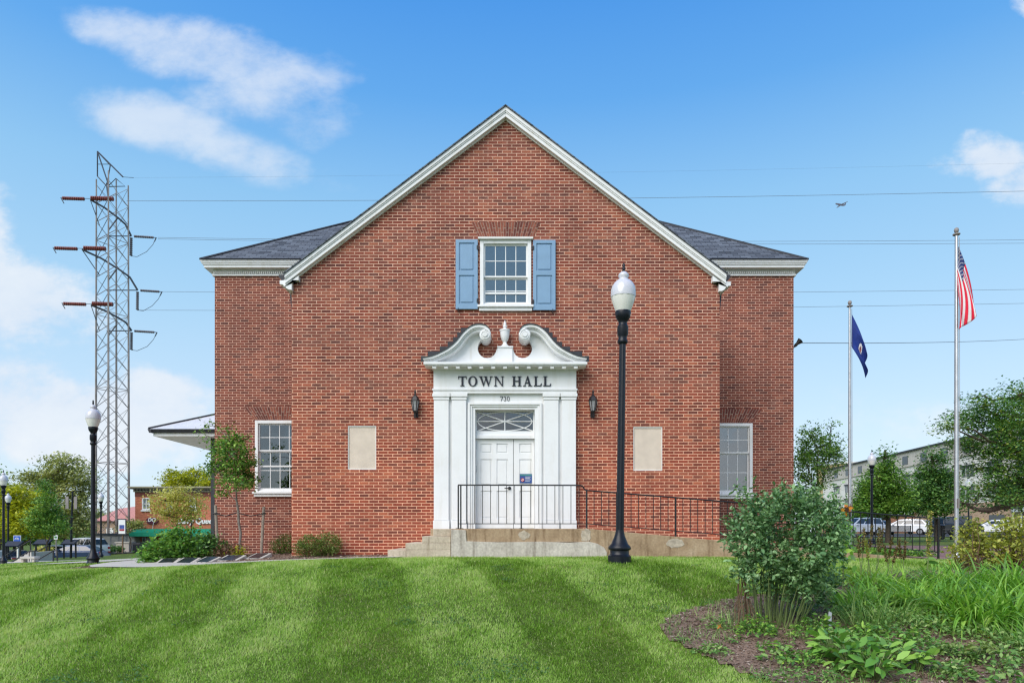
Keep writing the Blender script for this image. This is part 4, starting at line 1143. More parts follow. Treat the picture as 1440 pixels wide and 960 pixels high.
# ------------------------------------------------------------------ lattice pylon
dP = 76.0
pc = (X(158, dP), dP, -1.9)
py_ = thing('transmission_pylon', 'tall slim lattice steel pylon carrying red insulator strings', 'pylon', pc)
pz = lambda y: Z(y, dP) - pc[2]
pxx = lambda p: X(p, dP) - pc[0]
def PQ(p, y, dy): return (X(p, dP + dy) - pc[0], dy, Z(y, dP + dy) - pc[2])
legs = []
for k in range(4):
    a = R(16.6 + 90 * k)
    legs.append((lambda z, a=a: Vector((1.64 * math.cos(a) * (1 - .04 * z / 44), 1.64 * math.sin(a) * (1 - .04 * z / 44), z))))
topz = [pz(250), pz(232), pz(250), pz(232)]
tops = [pz(258), pz(243), pz(255), pz(250)]
for k in range(4):
    mb = MB(); mb.tube([legs[k](0.3), legs[k](tops[k])], [.14, .075], 5); mb.build('leg', M['galv'] if k in (0, 1, 3) else M['galv'], py_)
mb = MB(); md = MB(); z = 1.5; i = 0
while z < 38.5:
    st_ = 2.05
    for k in range(4):
        a, b = legs[k], legs[(k + 1) % 4]
        (md if k in (0, 2) else mb).tube([a(z + (st_ if k % 2 else 0)), b(z + (0 if k % 2 else st_))], .036, 4)
        (mb if k != 2 else md).tube([a(z + (0 if k % 2 else st_)), b(z + (st_ if k % 2 else 0))], .022, 4)
        if i % 4 == 0: mb.tube([a(z), b(z)], .035, 4)
    z += st_; i += 1
mb.build('lattice', M['galv'], py_); md.build('brace', M['galv_dark'], py_)
mb = MB()
pk = PQ(137, 213, 0)
for e in (PQ(137, 248, 0), PQ(155, 232, 0), PQ(152, 258, -.5), PQ(173, 249, 0)): mb.tube([pk, e], .075, 4)
mb.tube([PQ(137, 248, 0), PQ(152, 264, -.5)], .06, 4); mb.tube([PQ(155, 233, 0), PQ(150, 262, -.3), PQ(152, 278, -.5)], .07, 4); mb.tube([PQ(137, 231, 0), PQ(155, 231, 0)], .04, 4)
mb.tube([PQ(152, 262, 0), PQ(163, 251, 0), PQ(176, 262, 0), PQ(152, 262.5, 0)], .06, 4)
mb.tube([PQ(173, 249, 0), PQ(188, 250, 0)], .03, 4)
mb.build('peak', M['galv_dark'], py_)
def discs(mb, a, b, r, n):
    a, b = Vector(a), Vector(b); d = (b - a)
    ps = []; rs = []
    for i in range(n):
        for f, q in ((.05, .35), (.2, 1), (.75, .9), (.9, .35)): ps.append(a + d * ((i + f) / n)); rs.append(r * q)
    mb.tube(ps, rs, 7)
for (Lx, Ly, Rx, Ry, i0, i1, i2, rx1, vy) in ((127, 281, 184.5, 332, 88, 119, 160, 220, 360), (115.5, 351, 193.5, 408, 77, 109, 149, 228, 436), (128, 429, 185, 465, 89.5, 121, 159, 221, 492)):
    mb = MB()
    mid = [(Lx, Ly), (Lx + (Rx - Lx) * .35, Ly + (Ry - Ly) * .22), (Lx + (Rx - Lx) * .68, Ly + (Ry - Ly) * .5), (Lx + (Rx - Lx) * .86, Ly + (Ry - Ly) * .68), (Rx, Ry)]
    mb.tube([PQ(a, b, -1.2 + .5 * i) for i, (a, b) in enumerate(mid)], .11, 5)
    mb.tube([PQ(Lx, Ly, -1.2), PQ(140, Ly + 36, 0)], .05, 4); mb.tube([PQ(153, Ly + 42, -.5), PQ(165, Ly + 26, 0)], .07, 4)
    mb.tube([PQ(150, Ry, .3), PQ(Rx, Ry, .8)], .06, 4)
    mb.build('cross_arm', M['galv_dark'], py_)
    for a, b in ((i0, i1), (i1 + 9, i2)):
        mb = MB(); discs(mb, PQ(a, Ly - 2.2, -1.4), PQ(b, Ly - 1.2, -1.3), .20 if a == i0 else .25, 12); mb.build('insulator_string', M['insul_red'], py_)
    mb = MB(); mb.tube([PQ(i0 - 3, Ly - 3, -1.4), PQ(i1 + 9, Ly - 1.5, -1.3)], .03, 4); mb.tube([PQ(i0 - 2, Ly - 2, -1.4), PQ(i0 + 2, Ly + 5, -1.4)], .05, 4); mb.build('clamp', M['galv_dark'], py_)
    mb = MB(); discs(mb, PQ(Rx + 4, Ry + .3, .8), PQ(rx1 - 4, Ry + 2, .8), .14, 11); mb.build('insulator_string', M['insul_grey'], py_)
    mb = MB(); discs(mb, PQ(Rx, Ry + 2, .8), PQ(Rx - .3, vy, .8), .17, 9); mb.build('insulator_string', M['insul_grey'], py_)
    mb = MB(); mb.tube([PQ(rx1 - 1, Ry + 2.5, .8), PQ(rx1 - 5, Ry + 12, .8), PQ(rx1 - 14, Ry + 22, .8), PQ(Rx + 8, vy + 1, .8), PQ(Rx, vy, .8)], .03, 4); mb.tube([PQ(rx1 - 4, Ry + 2, .8), PQ(rx1, Ry + 2.3, .8), PQ(rx1 - 3, Ry + 8, .8)], .06, 4); mb.build('jumper_cable', M['galv_dark'], py_)
# wires, each one strung on its own
def wire(pts, d0, d1, label, r=.035):
    ps = []
    (xa, ya), (xb, yb) = pts
    for i in range(13):
        t = i / 12; d = d0 + (d1 - d0) * t
        x = X(xa, d0) + (X(xb, d1) - X(xa, d0)) * t; z = Z(ya, d0) + (Z(yb, d1) - Z(ya, d0)) * t
        ps.append((x, d, z - 1.0 * 4 * t * (1 - t) * .35))
    c = ps[6]; mb = MB(c); mb.tube(ps, r, 4)
    o = mb.build('power_wire', M['wire'], None, loc=c)
    return tag(o, label, 'wire', 'overhead wires')
wire(((178, 282.5), (1560, 266)), 76, 70, 'highest dark wire crossing behind the gable below the airplane', .022)
wire(((187, 250), (1560, 226)), 77, 90, 'faint thin wire above the airplane at the right', .006)
wire(((222, 334), (1560, 336)), 76, 76, 'upper wire of the close pair passing the eaves by the flag top', .020)
wire(((222, 336), (1560, 341)), 77, 77, 'lower wire of the close pair passing the eaves by the flag top', .020)
wire(((228, 410), (1560, 405)), 76, 76, 'wire crossing both flagpoles just above the ball of the shorter pole', .019)
wire(((193, 436), (1560, 424)), 77, 77, 'wire crossing just under the ball of the shorter flagpole', .019)
wire(((1122, 482), (1560, 466)), 30, 70, 'lowest wire running from the right wing corner past the blue flag', .016)
t = thing('service_insulator', 'small dark service drop insulator on a bent arm at the right wing corner', 'insulator', (WR, DW + .3, wz(490)))  # models the service drop insulator at the wing corner
mb = MB(); mb.tube([(-.02, 0, -.02), (.06, -.02, .03), (.14, -.05, .13)], .016, 6); mb.tube([(.0, 0, .05), (.08, -.02, .09)], .012, 6); mb.build('arm', M['iron'], t)
mb = MB(); mb.tube([(.13, -.05, .12), (.16, -.06, .16), (.19, -.07, .19), (.27, -.09, .27), (.275, -.091, .275)], [.03, .045, .04, .085, .07], 10); mb.build('insulator_head', M['iron'], t, smooth=50)

# ------------------------------------------------------------------ airplane
dA = 1500.0
ap = thing('airplane', 'tiny distant airliner in the blue sky at the right', 'airplane', P(1182, 288, dA), R(20))
k = 1.0
mb = MB(); mb.tube([(-14, 0, .8), (-12, 0, 0), (-6, 0, 0), (6, 0, .2), (11, 0, .6), (14, 0, 1.4)], [.5, 1.6, 1.9, 1.9, 1.2, .4], 10); mb.build('fuselage', M['insul_grey'], ap, smooth=50)
for s in (-1, 1):
    mb = MB(); mb.hexa([(3, 0, -.6), (-2.5, 0, -.6), (3.5, s * 15, .8), (5.5, s * 15, .8)], [(3, 0, -.1), (-2.5, 0, -.1), (3.5, s * 15, 1), (5.5, s * 15, 1)]); mb.build('wing', M['insul_grey'], ap)
mb = MB(); mb.prism([(9.5, 1), (14, 1.2), (15.5, 6), (13.5, 6)], 'y', -.2, .2); mb.build('tail_fin', M['insul_grey'], ap)

# ------------------------------------------------------------------ flagpoles and flags
def flagpole(px, d, ztop, zb, r0, r1, label):
    x = X(px, d); t = thing('flagpole', label, 'flagpole', (x, d, zb), 0, 'flagpoles on the plaza')
    h = ztop - zb
    mb = MB(); mb.tube([(0, 0, -.1), (0, 0, h * .4), (0, 0, h - .14)], [r0, r0 * .93, r1], 14); mb.build('pole', M['steel'], t, smooth=50)
    mb = MB(); mb.lathe([(r1 * 1.2, h - .15), (.075, h - .13), (.075, h - .11), (.02, h - .10), (.02, h - .085), (.04, h - .07), (.05, h - .03), (.04, h + .01), (.01, h + .03)], n=14); mb.build('finial_ball', M['galv'], t, smooth=50)
    mb = MB(); mb.lathe([(r0 * 2.2, 0), (r0 * 2.1, .05), (r0 * 1.2, .12)], n=14); mb.build('base_collar', M['steel'], t, smooth=50)
    mb = MB(); mb.tube([(r0 + .01, -.03, 1.2), (r1 + .012, -.03, h - .2)], .006, 4); mb.box(-.02, .02, -r0 - .03, -r0 + .01, 1.1, 1.3); mb.build('halyard', M['galv'], t)
    return t
dU, dV = 15.0, 18.0
flagpole(1345, dU, Z(322, dU), H(X(1345, dU), dU), .046, .034, 'taller aluminium flagpole flying the striped flag')
flagpole(1195, dV, Z(424, dV), H(X(1195, dV), dV), .042, .027, 'shorter aluminium flagpole flying the dark blue flag')
def flag_surface(hoist, tail, nu, nv, amp, ph, bunch=1.0):
    """hanging cloth between the pole edge (hoist) and a fallen fly edge (tail), with folds"""
    (h0, h1), (t0, t1) = hoist, tail
    def f(u, v):
        u = u ** bunch
        a = Vector(h0).lerp(Vector(h1), v); b = Vector(t0).lerp(Vector(t1), v)
        p = a.lerp(b, u)
        w = u ** .7
        p.y += amp * w * math.sin(v * 9.5 + u * 2.2 + ph) * (.6 + .4 * u)
        p.x += amp * .30 * w * math.sin(v * 9.5 + u * 2.2 + ph + 1.4) + .085 * math.sin(u * math.pi) * (1 - .5 * v)
        p.z += -.03 * math.sin(u * 3.1) + amp * .2 * w * math.sin(v * 8 + ph)
        return p
    return f
cx0 = X(1347.3, dU) ; base = (X(1345, dU), dU, Z(345, dU))
tu = lambda px, py, dy=0: (X(px, dU + dy), dU + dy, Z(py, dU + dy))
F = flag_surface((tu(1347.0, 345), tu(1346.0, 400, -.06)), (tu(1375.5, 443, -.05), tu(1344.5, 465, -.16)), 1, 1, .11, .4, 1.5)
us = thing('american_flag', 'red and white striped flag with starred blue canton hanging limp', 'flag', base)
def cloth(f, cells, nu, nv, m, name, parent, off, fine=2):
    """cells(u,v)->bool selects the part of the cloth"""
    mb = MB(off); idx = {}
    def vid(i, j):
        if (i, j) not in idx: idx[(i, j)] = len(mb.v); mb.v.append(tuple(f(i / nu, j / nv)))
        return idx[(i, j)]
    for i in range(nu):
        for j in range(nv):
            if cells((i + .5) / nu, (j + .5) / nv): mb.f.append((vid(i, j), vid(i + 1, j), vid(i + 1, j + 1), vid(i, j + 1))); mb.m.append(0)
    o = mb.build(name, m, parent)
    o.data.polygons.foreach_set('use_smooth', np.ones(len(o.data.polygons), bool))
    s = o.modifiers.new('thick', 'SOLIDIFY'); s.thickness = .004; s.offset = 0
    return o
canton = lambda u, v: u < .4 and v < 7 / 13
M['flag_red'] = mat('flag_red', (0.72, 0.015, 0.05), .75, .12, 5); M['flag_white'] = mat('flag_white', (0.75, 0.74, 0.76), .75, .06, 5); M['flag_blue'] = mat('flag_blue', (0.02, 0.035, 0.16), .75, .15, 5)
nu, nv = 40, 52
cloth(F, lambda u, v: not canton(u, v) and int(v * 13) % 2 == 0, nu, nv, M['flag_red'], 'red_stripes', us, base)
cloth(F, lambda u, v: not canton(u, v) and int(v * 13) % 2 == 1, nu, nv, M['flag_white'], 'white_stripes', us, base)
cloth(F, canton, nu, nv, M['flag_blue'], 'canton', us, base)
mb = MB(base)
for r_ in range(9):
    for c_ in range(6 if r_ % 2 == 0 else 5):
        u = .4 * ((c_ + (.5 if r_ % 2 == 0 else 1)) / 6); v = 7 / 13 * (r_ + .7) / 9.4
        p = F(u, v); du = (F(u + .01, v) - p).normalized(); dv = (F(u, v + .01) - p).normalized(); nn = du.cross(dv).normalized()
        for s in (-1, 1):
            ring_ = []
            for q in range(10):
                rr = .022 if q % 2 == 0 else .009; a = q * math.pi / 5
                ring_.append(p + (dv * -math.cos(a) + du * math.sin(a)) * rr + nn * .004 * s)
            mb.add(ring_, [tuple(range(10)) if s > 0 else tuple(reversed(range(10)))])
mb.build('stars', M['flag_white'], us)
base = (X(1195, dV), dV, Z(440, dV))
tv = lambda px, py, dy=0: (X(px, dV + dy), dV + dy, Z(py, dV + dy))
Fv = flag_surface((tv(1197.6, 441), tv(1197.2, 487)), (tv(1217, 497, -.05), tv(1218.3, 530, .10)), 1, 1, .09, 2.0)
va = thing('blue_flag', 'dark blue flag with a round pale seal hanging limp', 'flag', base)
seal = lambda u, v: (u - .5) ** 2 * 2.6 + (v - .52) ** 2 < .030
ring2 = lambda u, v: .010 < (u - .5) ** 2 * 2.6 + (v - .52) ** 2 < .030
cloth(Fv, lambda u, v: not seal(u, v), 40, 40, M['flag_blue2'] if 'flag_blue2' in M else mat('state_blue', (0.015, 0.04, 0.24), .7, .15, 5), 'field', va, base)
cloth(Fv, lambda u, v: seal(u, v) and ring2(u, v), 40, 40, M['flag_white'], 'seal', va, base)
cloth(Fv, lambda u, v: seal(u, v) and not ring2(u, v), 40, 40, mat('seal_figure', (0.36, 0.10, 0.10), .7, .5, 12), 'seal_figure', va, base)

# ------------------------------------------------------------------ cars
M['tyre'] = mat('tyre', (0.015, 0.015, 0.016), .85, .2); M['rim'] = mat('wheel_rim', (0.35, 0.36, 0.38), .35, .1, metal=.8)
M['car_glass'] = mat('car_glass', (0.018, 0.023, 0.03), .05, .1, spec=.9); M['tail_red'] = mat('tail_lamp', (0.35, 0.01, 0.01), .25, .1); M['head_lamp'] = mat('head_lamp', (0.7, 0.72, 0.75), .15, .05)
paint = {}
def car_paint(n, c, metal=.3):
    if n not in paint:
        m = mat('paint_' + n, c, .28, .04, 2, metal=metal, spec=.6); m.node_tree.nodes['Principled BSDF'].inputs['Coat Weight'].default_value = .5; paint[n] = m
    return paint[n]
def car(px, d, zb, rot, color, kind, label, group='cars in the parking lot', off=0):
    x = X(px, d); t = thing('parked_car', label, 'car', (x, d, zb), R(rot), group)
    Lh, W = (2.3, .9)
    hi = {'sedan': 1.45, 'suv': 1.72, 'hatch': 1.55}[kind]
    if kind == 'sedan': body = [(-2.3, .28), (-2.33, .55), (-2.2, .92), (-1.5, .98), (1.0, .98), (1.75, .88), (2.2, .72), (2.32, .5), (2.28, .26)]; roof = [(-1.85, .96), (-1.1, 1.40), (-.2, hi), (.35, 1.41), (1.3, .94)]
    elif kind == 'suv': body = [(-2.25, .32), (-2.3, .6), (-2.25, 1.02), (-1.5, 1.08), (1.0, 1.08), (1.8, 1.0), (2.22, .85), (2.3, .55), (2.25, .32)]; roof = [(-2.2, 1.05), (-1.95, 1.60), (-.9, hi), (.25, 1.66), (1.15, 1.05)]
    else: body = [(-2.1, .3), (-2.16, .6), (-2.1, .96), (-1.5, 1.02), (1.0, 1.0), (1.7, .92), (2.08, .76), (2.16, .5), (2.1, .28)]; roof = [(-2.05, 1.0), (-1.6, 1.46), (-.6, hi), (.3, 1.49), (1.25, .97)]
    def loft(prof, secs):
        mb = MB(); n = len(prof)
        for (s, ins, sh) in secs: mb.v += [(p[0] * sh, s, p[1] - ins * (p[1] > .6)) for p in prof]
        for i in range(len(secs) - 1):
            for k in range(n): mb.f.append((i * n + k, (i + 1) * n + k, (i + 1) * n + (k + 1) % n, i * n + (k + 1) % n))
        mb.f.append(tuple(range(n))); mb.f.append(tuple(reversed(range((len(secs) - 1) * n, len(secs) * n))))
        mb.m = [0] * len(mb.f); return mb
    b = loft(body, ((-W, .06, .965), (-W * .93, .0, .99), (0, -.015, 1.0), (W * .93, .0, .99), (W, .06, .965)))
    b.build('body', color, t, smooth=35, bevel=.03)
    mb = MB(); n = len(roof)
    for s in (-1, 1):
        for i, p in enumerate(roof): mb.v.append((p[0], s * (W * .92 - (p[1] - .95) * .42), p[1]))
    mb.f = [(k, k + 1, n + k + 1, n + k) for k in range(n - 1)] + [tuple(reversed(range(n))), tuple(range(n, 2 * n)), (0, n, 2 * n - 1, n - 1)]; mb.m = [0] * len(mb.f)
    mb.build('cabin', color, t, smooth=30, bevel=.03)
    gl = MB()
    zb_, z1 = roof[0][1] + .03, hi - .13
    def pt(xx, zz, s): return (xx, s * (W * .92 - (zz - .95) * .42 + .012), zz)
    xb = lambda zz: np.interp(zz, [roof[0][1], roof[1][1]], [roof[0][0], roof[1][0]]); xf = lambda zz: np.interp(-zz, [-roof[3][1], -roof[4][1]], [roof[3][0], roof[4][0]])
    for s in (-1, 1):
        for a, c in ((0.06, .36), (.39, .66), (.69, .95)):
            q = []
            for f_, zz in ((a, zb_), (c, zb_), (c, z1), (a, z1)): q.append(pt(xb(zz) + (xf(zz) - xb(zz)) * f_, zz, s))
            gl.add(q, [(0, 1, 2, 3)] if s < 0 else [(3, 2, 1, 0)])
    for (p, q_, e) in ((roof[3], roof[4], .02), (roof[0], roof[1], -.02)):
        vs = []
        for f_, sg in ((.1, -1), (.1, 1), (.92, 1), (.92, -1)):
            xx = p[0] + (q_[0] - p[0]) * f_; zz = p[1] + (q_[1] - p[1]) * f_
            vs.append((xx + e, sg * (W * .86 - (zz - .95) * .42), zz + .012))
        gl.add(vs, [(0, 1, 2, 3), (3, 2, 1, 0)])
    gl.build('window', M['car_glass'], t)
    for sx_ in (-1.4, 1.4):
        for s in (-1, 1):
            w = MB(); w.tube([(sx_, s * (W - .2), .32), (sx_, s * (W + .01), .32)], .32, 16); wh = w.build('wheel', M['tyre'], t, smooth=50)
            w = MB(); w.tube([(sx_, s * (W + .005), .32), (sx_, s * (W + .022), .32)], .2, 12); w.build('rim', M['rim'], wh)
    for s in (-1, 1):
        w = MB(); w.box(body[2][0] - .03, body[2][0] + .12, s * .55, s * .84, .72, .9); w.build('tail_lamp', M['tail_red'], t)
        w = MB(); w.box(2.12, 2.27, s * .5, s * .82, .58, .7); w.build('headlight', M['head_lamp'], t)
        w = MB(); w.box(.75, .95, s * (W - .03), s * (W + .17), .98, 1.12); w.build('wing_mirror', color, t)
    return t
gp = 'cars in the parking lot beyond the plaza'
dk = 45
def lot(px, d): return H(X(px, d), d) + .07
car(1208, 66, lot(1208, 66), 190, car_paint('silver', (0.48, 0.52, 0.58)), 'suv', 'silver blue car parked behind the left end of the ramp railing', gp)
car(1241, 70, lot(1241, 70), 245, car_paint('blue_grey', (0.22, 0.27, 0.34)), 'sedan', 'blue grey car end-on behind the bench and lamp post', gp)
car(1271, 67, lot(1271, 67), 146, car_paint('white', (0.78, 0.79, 0.80), 0), 'hatch', 'white hatchback with red tail lamp parked behind the bench', gp)
car(1304, 71, lot(1304, 71), 200, car_paint('pale_silver', (0.55, 0.57, 0.60)), 'sedan', 'pale silver sedan between the white hatchback and the black suv', gp)
car(1345, 65, lot(1345, 65), 12, car_paint('black', (0.012, 0.013, 0.016)), 'suv', 'large black suv parked behind the taller flagpole', gp)
car(1398, 69, lot(1398, 69), 160, car_paint('white', (0.78, 0.79, 0.80), 0), 'sedan', 'white sedan parked at the right under the big tree', gp)
gq = 'cars on the street beyond the left lawn'
car(80, 58, -2.35, 160, car_paint('white', (0.78, 0.79, 0.80), 0), 'hatch', 'white car on the street behind the middle display panel', gq)
car(113, 60, -1.95, 170, car_paint('white', (0.78, 0.79, 0.80), 0), 'suv', 'white suv on the street left of the near lamp post', gq)
car(107, 55, -2.2, 185, car_paint('navy', (0.02, 0.045, 0.11)), 'sedan', 'dark blue car half hidden behind the right display panel', gq)
car(14, 52, -2.5, 150, car_paint('grey', (0.16, 0.17, 0.18)), 'sedan', 'grey car at the far left beyond the leftmost display panel', gq)

# ------------------------------------------------------------------ furniture on the right
t = thing('park_bench', 'black slatted park bench facing away on the plaza edge', 'bench', G(1262, 45), R(4), 'plaza benches')
def bench(t):
    mb = MB()
    for i in range(5): mb.box(-.85, .85, .02 + i * .09, .09 + i * .09, .43, .46)
    mb.build('seat', M['iron'], t)
    mb = MB()
    for i in range(6): mb.box(-.85, .85, -.06 - i * .01, -.035 - i * .01, .50 + i * .068, .545 + i * .068)
    mb.build('backrest', M['iron'], t)
    for s in (-.85, 0, .85):
        mb = MB(); mb.bar((s, -.02, 0), (s, -.10, .92), .05); mb.bar((s, .45, 0), (s, .42, .46), .05); mb.bar((s, -.03, .44), (s, .45, .44), .04); mb.build('leg', M['iron'], t)
    for s in (-.85, .85):
        mb = MB(); mb.tube([(s, -.06, .66), (s, .3, .67), (s, .46, .62), (s, .44, .44)], .022, 6); mb.build('armrest', M['iron'], t)
bench(t)
t2 = thing('park_bench', 'black park bench beside the bin near the taller flagpole', 'bench', G(1337, 43), R(60), 'plaza benches'); bench(t2)
t = thing('litter_bin', 'round black slatted litter bin beside the bench on the plaza', 'litter bin', G(1321, 44))
mb = MB()
for i in range(20):
    a = i * math.pi / 10; mb.bar((.27 * math.cos(a), .27 * math.sin(a), .05), (.31 * math.cos(a), .31 * math.sin(a), .86), .05)
mb.build('slatted_side', M['iron'], t); mb = MB(); mb.lathe([(.24, .04), (.25, .8)], n=16); mb.build('liner', M['dark_edge'], t); mb = MB(); mb.lathe([(.33, .86), (.34, .89), (.28, .95), (.18, .97)], n=18); mb.build('lid', M['iron'], t, smooth=40)

# ------------------------------------------------------------------ long building on the right
def pale_panel():
    m, nt, p, out = new_mat('pale_wall_panels'); tc = nt.nodes.new('ShaderNodeTexCoord')
    b = N(nt, 'ShaderNodeTexBrick', Scale=1.0); b.offset = 0
    for k_, v in (('Color1', (.80, .74, .67, 1)), ('Color2', (.86, .81, .75, 1)), ('Mortar', (.55, .5, .46, 1))): b.inputs[k_].default_value = v
    b.inputs['Brick Width'].default_value = 3.0; b.inputs['Row Height'].default_value = 1.6; b.inputs['Mortar Size'].default_value = .03
    nt.links.new(tc.outputs['UV'], b.inputs['Vector']); nt.links.new(b.outputs[0], p.inputs['Base Color']); p.inputs['Roughness'].default_value = .8
    return m
ob = thing('office_building', 'long pale four storey building receding behind the plaza trees', 'building', (76, 130, -.5))
BO = (76, 130, -.5)
xf_ = lambda y: 72.7 + (y - 97) * .095
def face(mb, y0, y1, z0, z1, out=0.0, th=.4):
    mb.hexa([(xf_(y0) - out, y0, z0), (xf_(y0) - out + th, y0, z0), (xf_(y1) - out + th, y1, z0), (xf_(y1) - out, y1, z0)], [(xf_(y0) - out, y0, z1), (xf_(y0) - out + th, y0, z1), (xf_(y1) - out + th, y1, z1), (xf_(y1) - out, y1, z1)])
zT = 15.1
mb = MB(BO); face(mb, 84, 176, 4.6, 12.3, 0, 20); mb.build('upper_wall', pale_panel(), ob)
mb = MB(BO); face(mb, 84, 176, 12.32, zT, .25, 20); mb.build('mansard_band', mat('grey_brown_cladding', (0.58, 0.52, 0.46), .7, .12, .4), ob)
mb = MB(BO); face(mb, 84, 176, zT + .002, zT + .3, .6, 20.6); mb.build('roof_edge', M['dark_edge'], ob)
mb = MB(BO); face(mb, 84, 176, -1, 4.58, .06, 20); mb.build('ground_floor', brick_mat('tan_brick', [(.46, .29, .19), (.56, .37, .25), (.62, .43, .30)], (.6, .5, .4), bw=.4, rh=.14, stain=False), ob)
mb = MB(BO); face(mb, 128, 176, -1, 4.56, .14, 1.0); mb.build('brick_bay', brick_mat('orange_brick', [(.40, .15, .09), (.48, .20, .12), (.52, .24, .15)], (.5, .4, .34), bw=.4, rh=.14, stain=False), ob)
y = 88.0
while y < 172:
    for (za, zb2) in ((5.6, 7.2), (8.9, 10.5)):
        mb = MB(BO); face(mb, y, y + 3.4, za, zb2, .05, .3); w = mb.build('window', M['glass_dark'], ob)
        mb = MB(BO); face(mb, y - .2, y + 3.6, zb2 + .02, zb2 + .3, .3, .5); mb.build('lintel', M['dark_edge'], w)
        for q in (1.1, 2.2): mb = MB(BO); face(mb, y + q, y + q + .15, za, zb2, .1, .3); mb.build('mullion', M['offwhite'], w)
    mb = MB(BO); face(mb, y + .4, y + 2.6, 12.8, 14.4, .3, .3); w = mb.build('window', M['glass_dark'], ob)
    y += 7.0
mb = MB(BO); face(mb, 128, 152, 3.2, 4.4, .5, .3); mb.build('sign_band', M['white'], ob)
mb = MB(BO); face(mb, 152, 172, 3.0, 4.5, .5, .3); mb.build('sign_band', M['white'], ob)
for (ya, yb, c_) in ((84, 93, 'shop_red'), (93.2, 99, 'shop_white')):
    mb = MB(BO); face(mb, ya, yb, 2.9, 4.3, .5, .3); mb.build('shop_fascia', mat(c_, (0.36, 0.02, 0.05) if c_ == 'shop_red' else (.6, .6, .62), .5, .1), ob)
    mb = MB(BO); face(mb, ya + .4, yb - .4, -.4, 2.7, .12, .3); mb.build('shop_window', M['glass_dark'], ob)
    mb = MB(BO)
    for yy in np.arange(ya, yb + .1, (yb - ya) / 3): face(mb, yy, yy + .3, -.5, 2.88, .2, .3)
    mb.build('shop_pier', M['white'], ob)
for i in range(3):
    ya = 101 + i * 8.5; mb = MB(BO); face(mb, ya, ya + 4, -.4, 2.6, .12, .3); mb.build('shop_window', M['glass_dark'], ob)
mb = MB(BO)
for yy in (140, 146):
    mb.hexa([(xf_(yy) - 2.4, yy, 1.4), (xf_(yy) - .2, yy, 2.9), (xf_(yy + 5.6) - .2, yy + 5.6, 2.9), (xf_(yy + 5.6) - 2.4, yy + 5.6, 1.4)], [(xf_(yy) - 2.4, yy, 1.6), (xf_(yy) - .2, yy, 3.1), (xf_(yy + 5.6) - .2, yy + 5.6, 3.1), (xf_(yy + 5.6) - 2.4, yy + 5.6, 1.6)])
mb.build('awning', mat('teal_awning', (0.06, 0.17, 0.17), .7, .15), ob)
t = thing('yellow_building', 'pale yellow flat roofed block just beyond the far end of the long building', 'building', (93, 190, -1))
mb = MB(); mb.box(-2, 8, 0, 14, 0, 19.5); mb.build('wall', mat('yellow_render', (0.55, 0.40, 0.20), .8, .06), t); mb = MB(); mb.box(-2.3, 8.3, -.3, 14.3, 19.5, 20); mb.build('parapet', M['offwhite'], t)

# ------------------------------------------------------------------ brick shop on the left
dQ = 72.0
qx = lambda p: X(p, dQ); qz = lambda p: Z(p, dQ)
sh = thing('brick_shop', 'two storey orange brick shop with green awning and white script sign', 'building', (qx(240), dQ, -1.7))
QO = tuple(sh.location)
ob_ = brick_mat('shop_brick', [(.44, .115, .058), (.56, .165, .085), (.62, .20, .11)], (.52, .33, .25), bw=.22, rh=.075, stain=False)
wins = [(qx(200), qx(211), qz(716.5), qz(699.5)), (qx(234), qx(243), qz(716.5), qz(700)), (qx(267), qx(276), qz(716.5), qz(700))]
mb = MB(QO); mb.plate([(qx(190), -2.2), (qx(335), -2.2), (qx(335), qz(690)), (qx(190), qz(690))], dQ, dQ + .4, 0, [R4(*w) for w in wins]); mb.box(qx(190), qx(190) + .4, dQ + .4, dQ + 9, -2.2, qz(690)); mb.box(qx(335) - .4, qx(335), dQ + .4, dQ + 9, -2.2, qz(690)); mb.box(qx(190) + .4, qx(335) - .4, dQ + 8.6, dQ + 9, -2.2, qz(690)); mb.build('wall', ob_, sh)
mb = MB(QO)
for (a, b, t_, u, yy) in ((183, 342, 684, 686, .6), (186, 339, 686.1, 687.6, .42), (188.5, 336.5, 687.7, 691.5, .16)): mb.box(qx(a), qx(b), dQ - yy, dQ + 9, qz(u), qz(t_))
mb.build('cornice', mat('olive_cornice', (0.30, 0.28, 0.20), .7, .1), sh)
mb = MB(QO)
for i in range(34): mb.box(qx(191 + i * 4.3), qx(192.6 + i * 4.3), dQ - .4, dQ - .17, qz(689.4), qz(687.7))
mb.build('cornice_bracket', M['dark_edge'], sh)
mb = MB(QO); mb.box(qx(190) - .02, qx(335), dQ - .03, dQ - .002, qz(698), qz(691.6)); mb.build('cornice_shadow', mat('painted_cornice_shadow', (0.17, 0.055, 0.042), .85, .2, 3), sh)  # dark sheet painting the cornice's shadow onto the top of the wall
for w in wins:
    mb = MB(QO); mb.plate(R4(w[0], w[1], w[2], w[3]), dQ - .05, dQ + .1, 0, [R4(w[0] + .12, w[1] - .12, w[2] + .12, w[3] - .12)]); mb.box(w[0] + .12, w[1] - .12, dQ + .02, dQ + .08, (w[2] + w[3]) / 2 - .04, (w[2] + w[3]) / 2 + .04); mb.box((w[0] + w[1]) / 2 - .03, (w[0] + w[1]) / 2 + .03, dQ + .03, dQ + .075, w[2] + .12, w[3] - .12); mb.box(w[0] - .1, w[1] + .1, dQ - .12, dQ - .051, w[2] - .16, w[2] - .0); wn = mb.build('window', M['white'], sh)
    mb = MB(QO); mb.box(w[0] + .1, w[1] - .1, dQ + .12, dQ + .16, w[2] + .1, w[3] - .1); mb.build('pane', mat('blind_behind_glass', (.32, .36, .37), .15, .2, 1), wn)
M['awning'] = mat('green_awning', (0.0, 0.26, 0.145), .65, .1, .6)
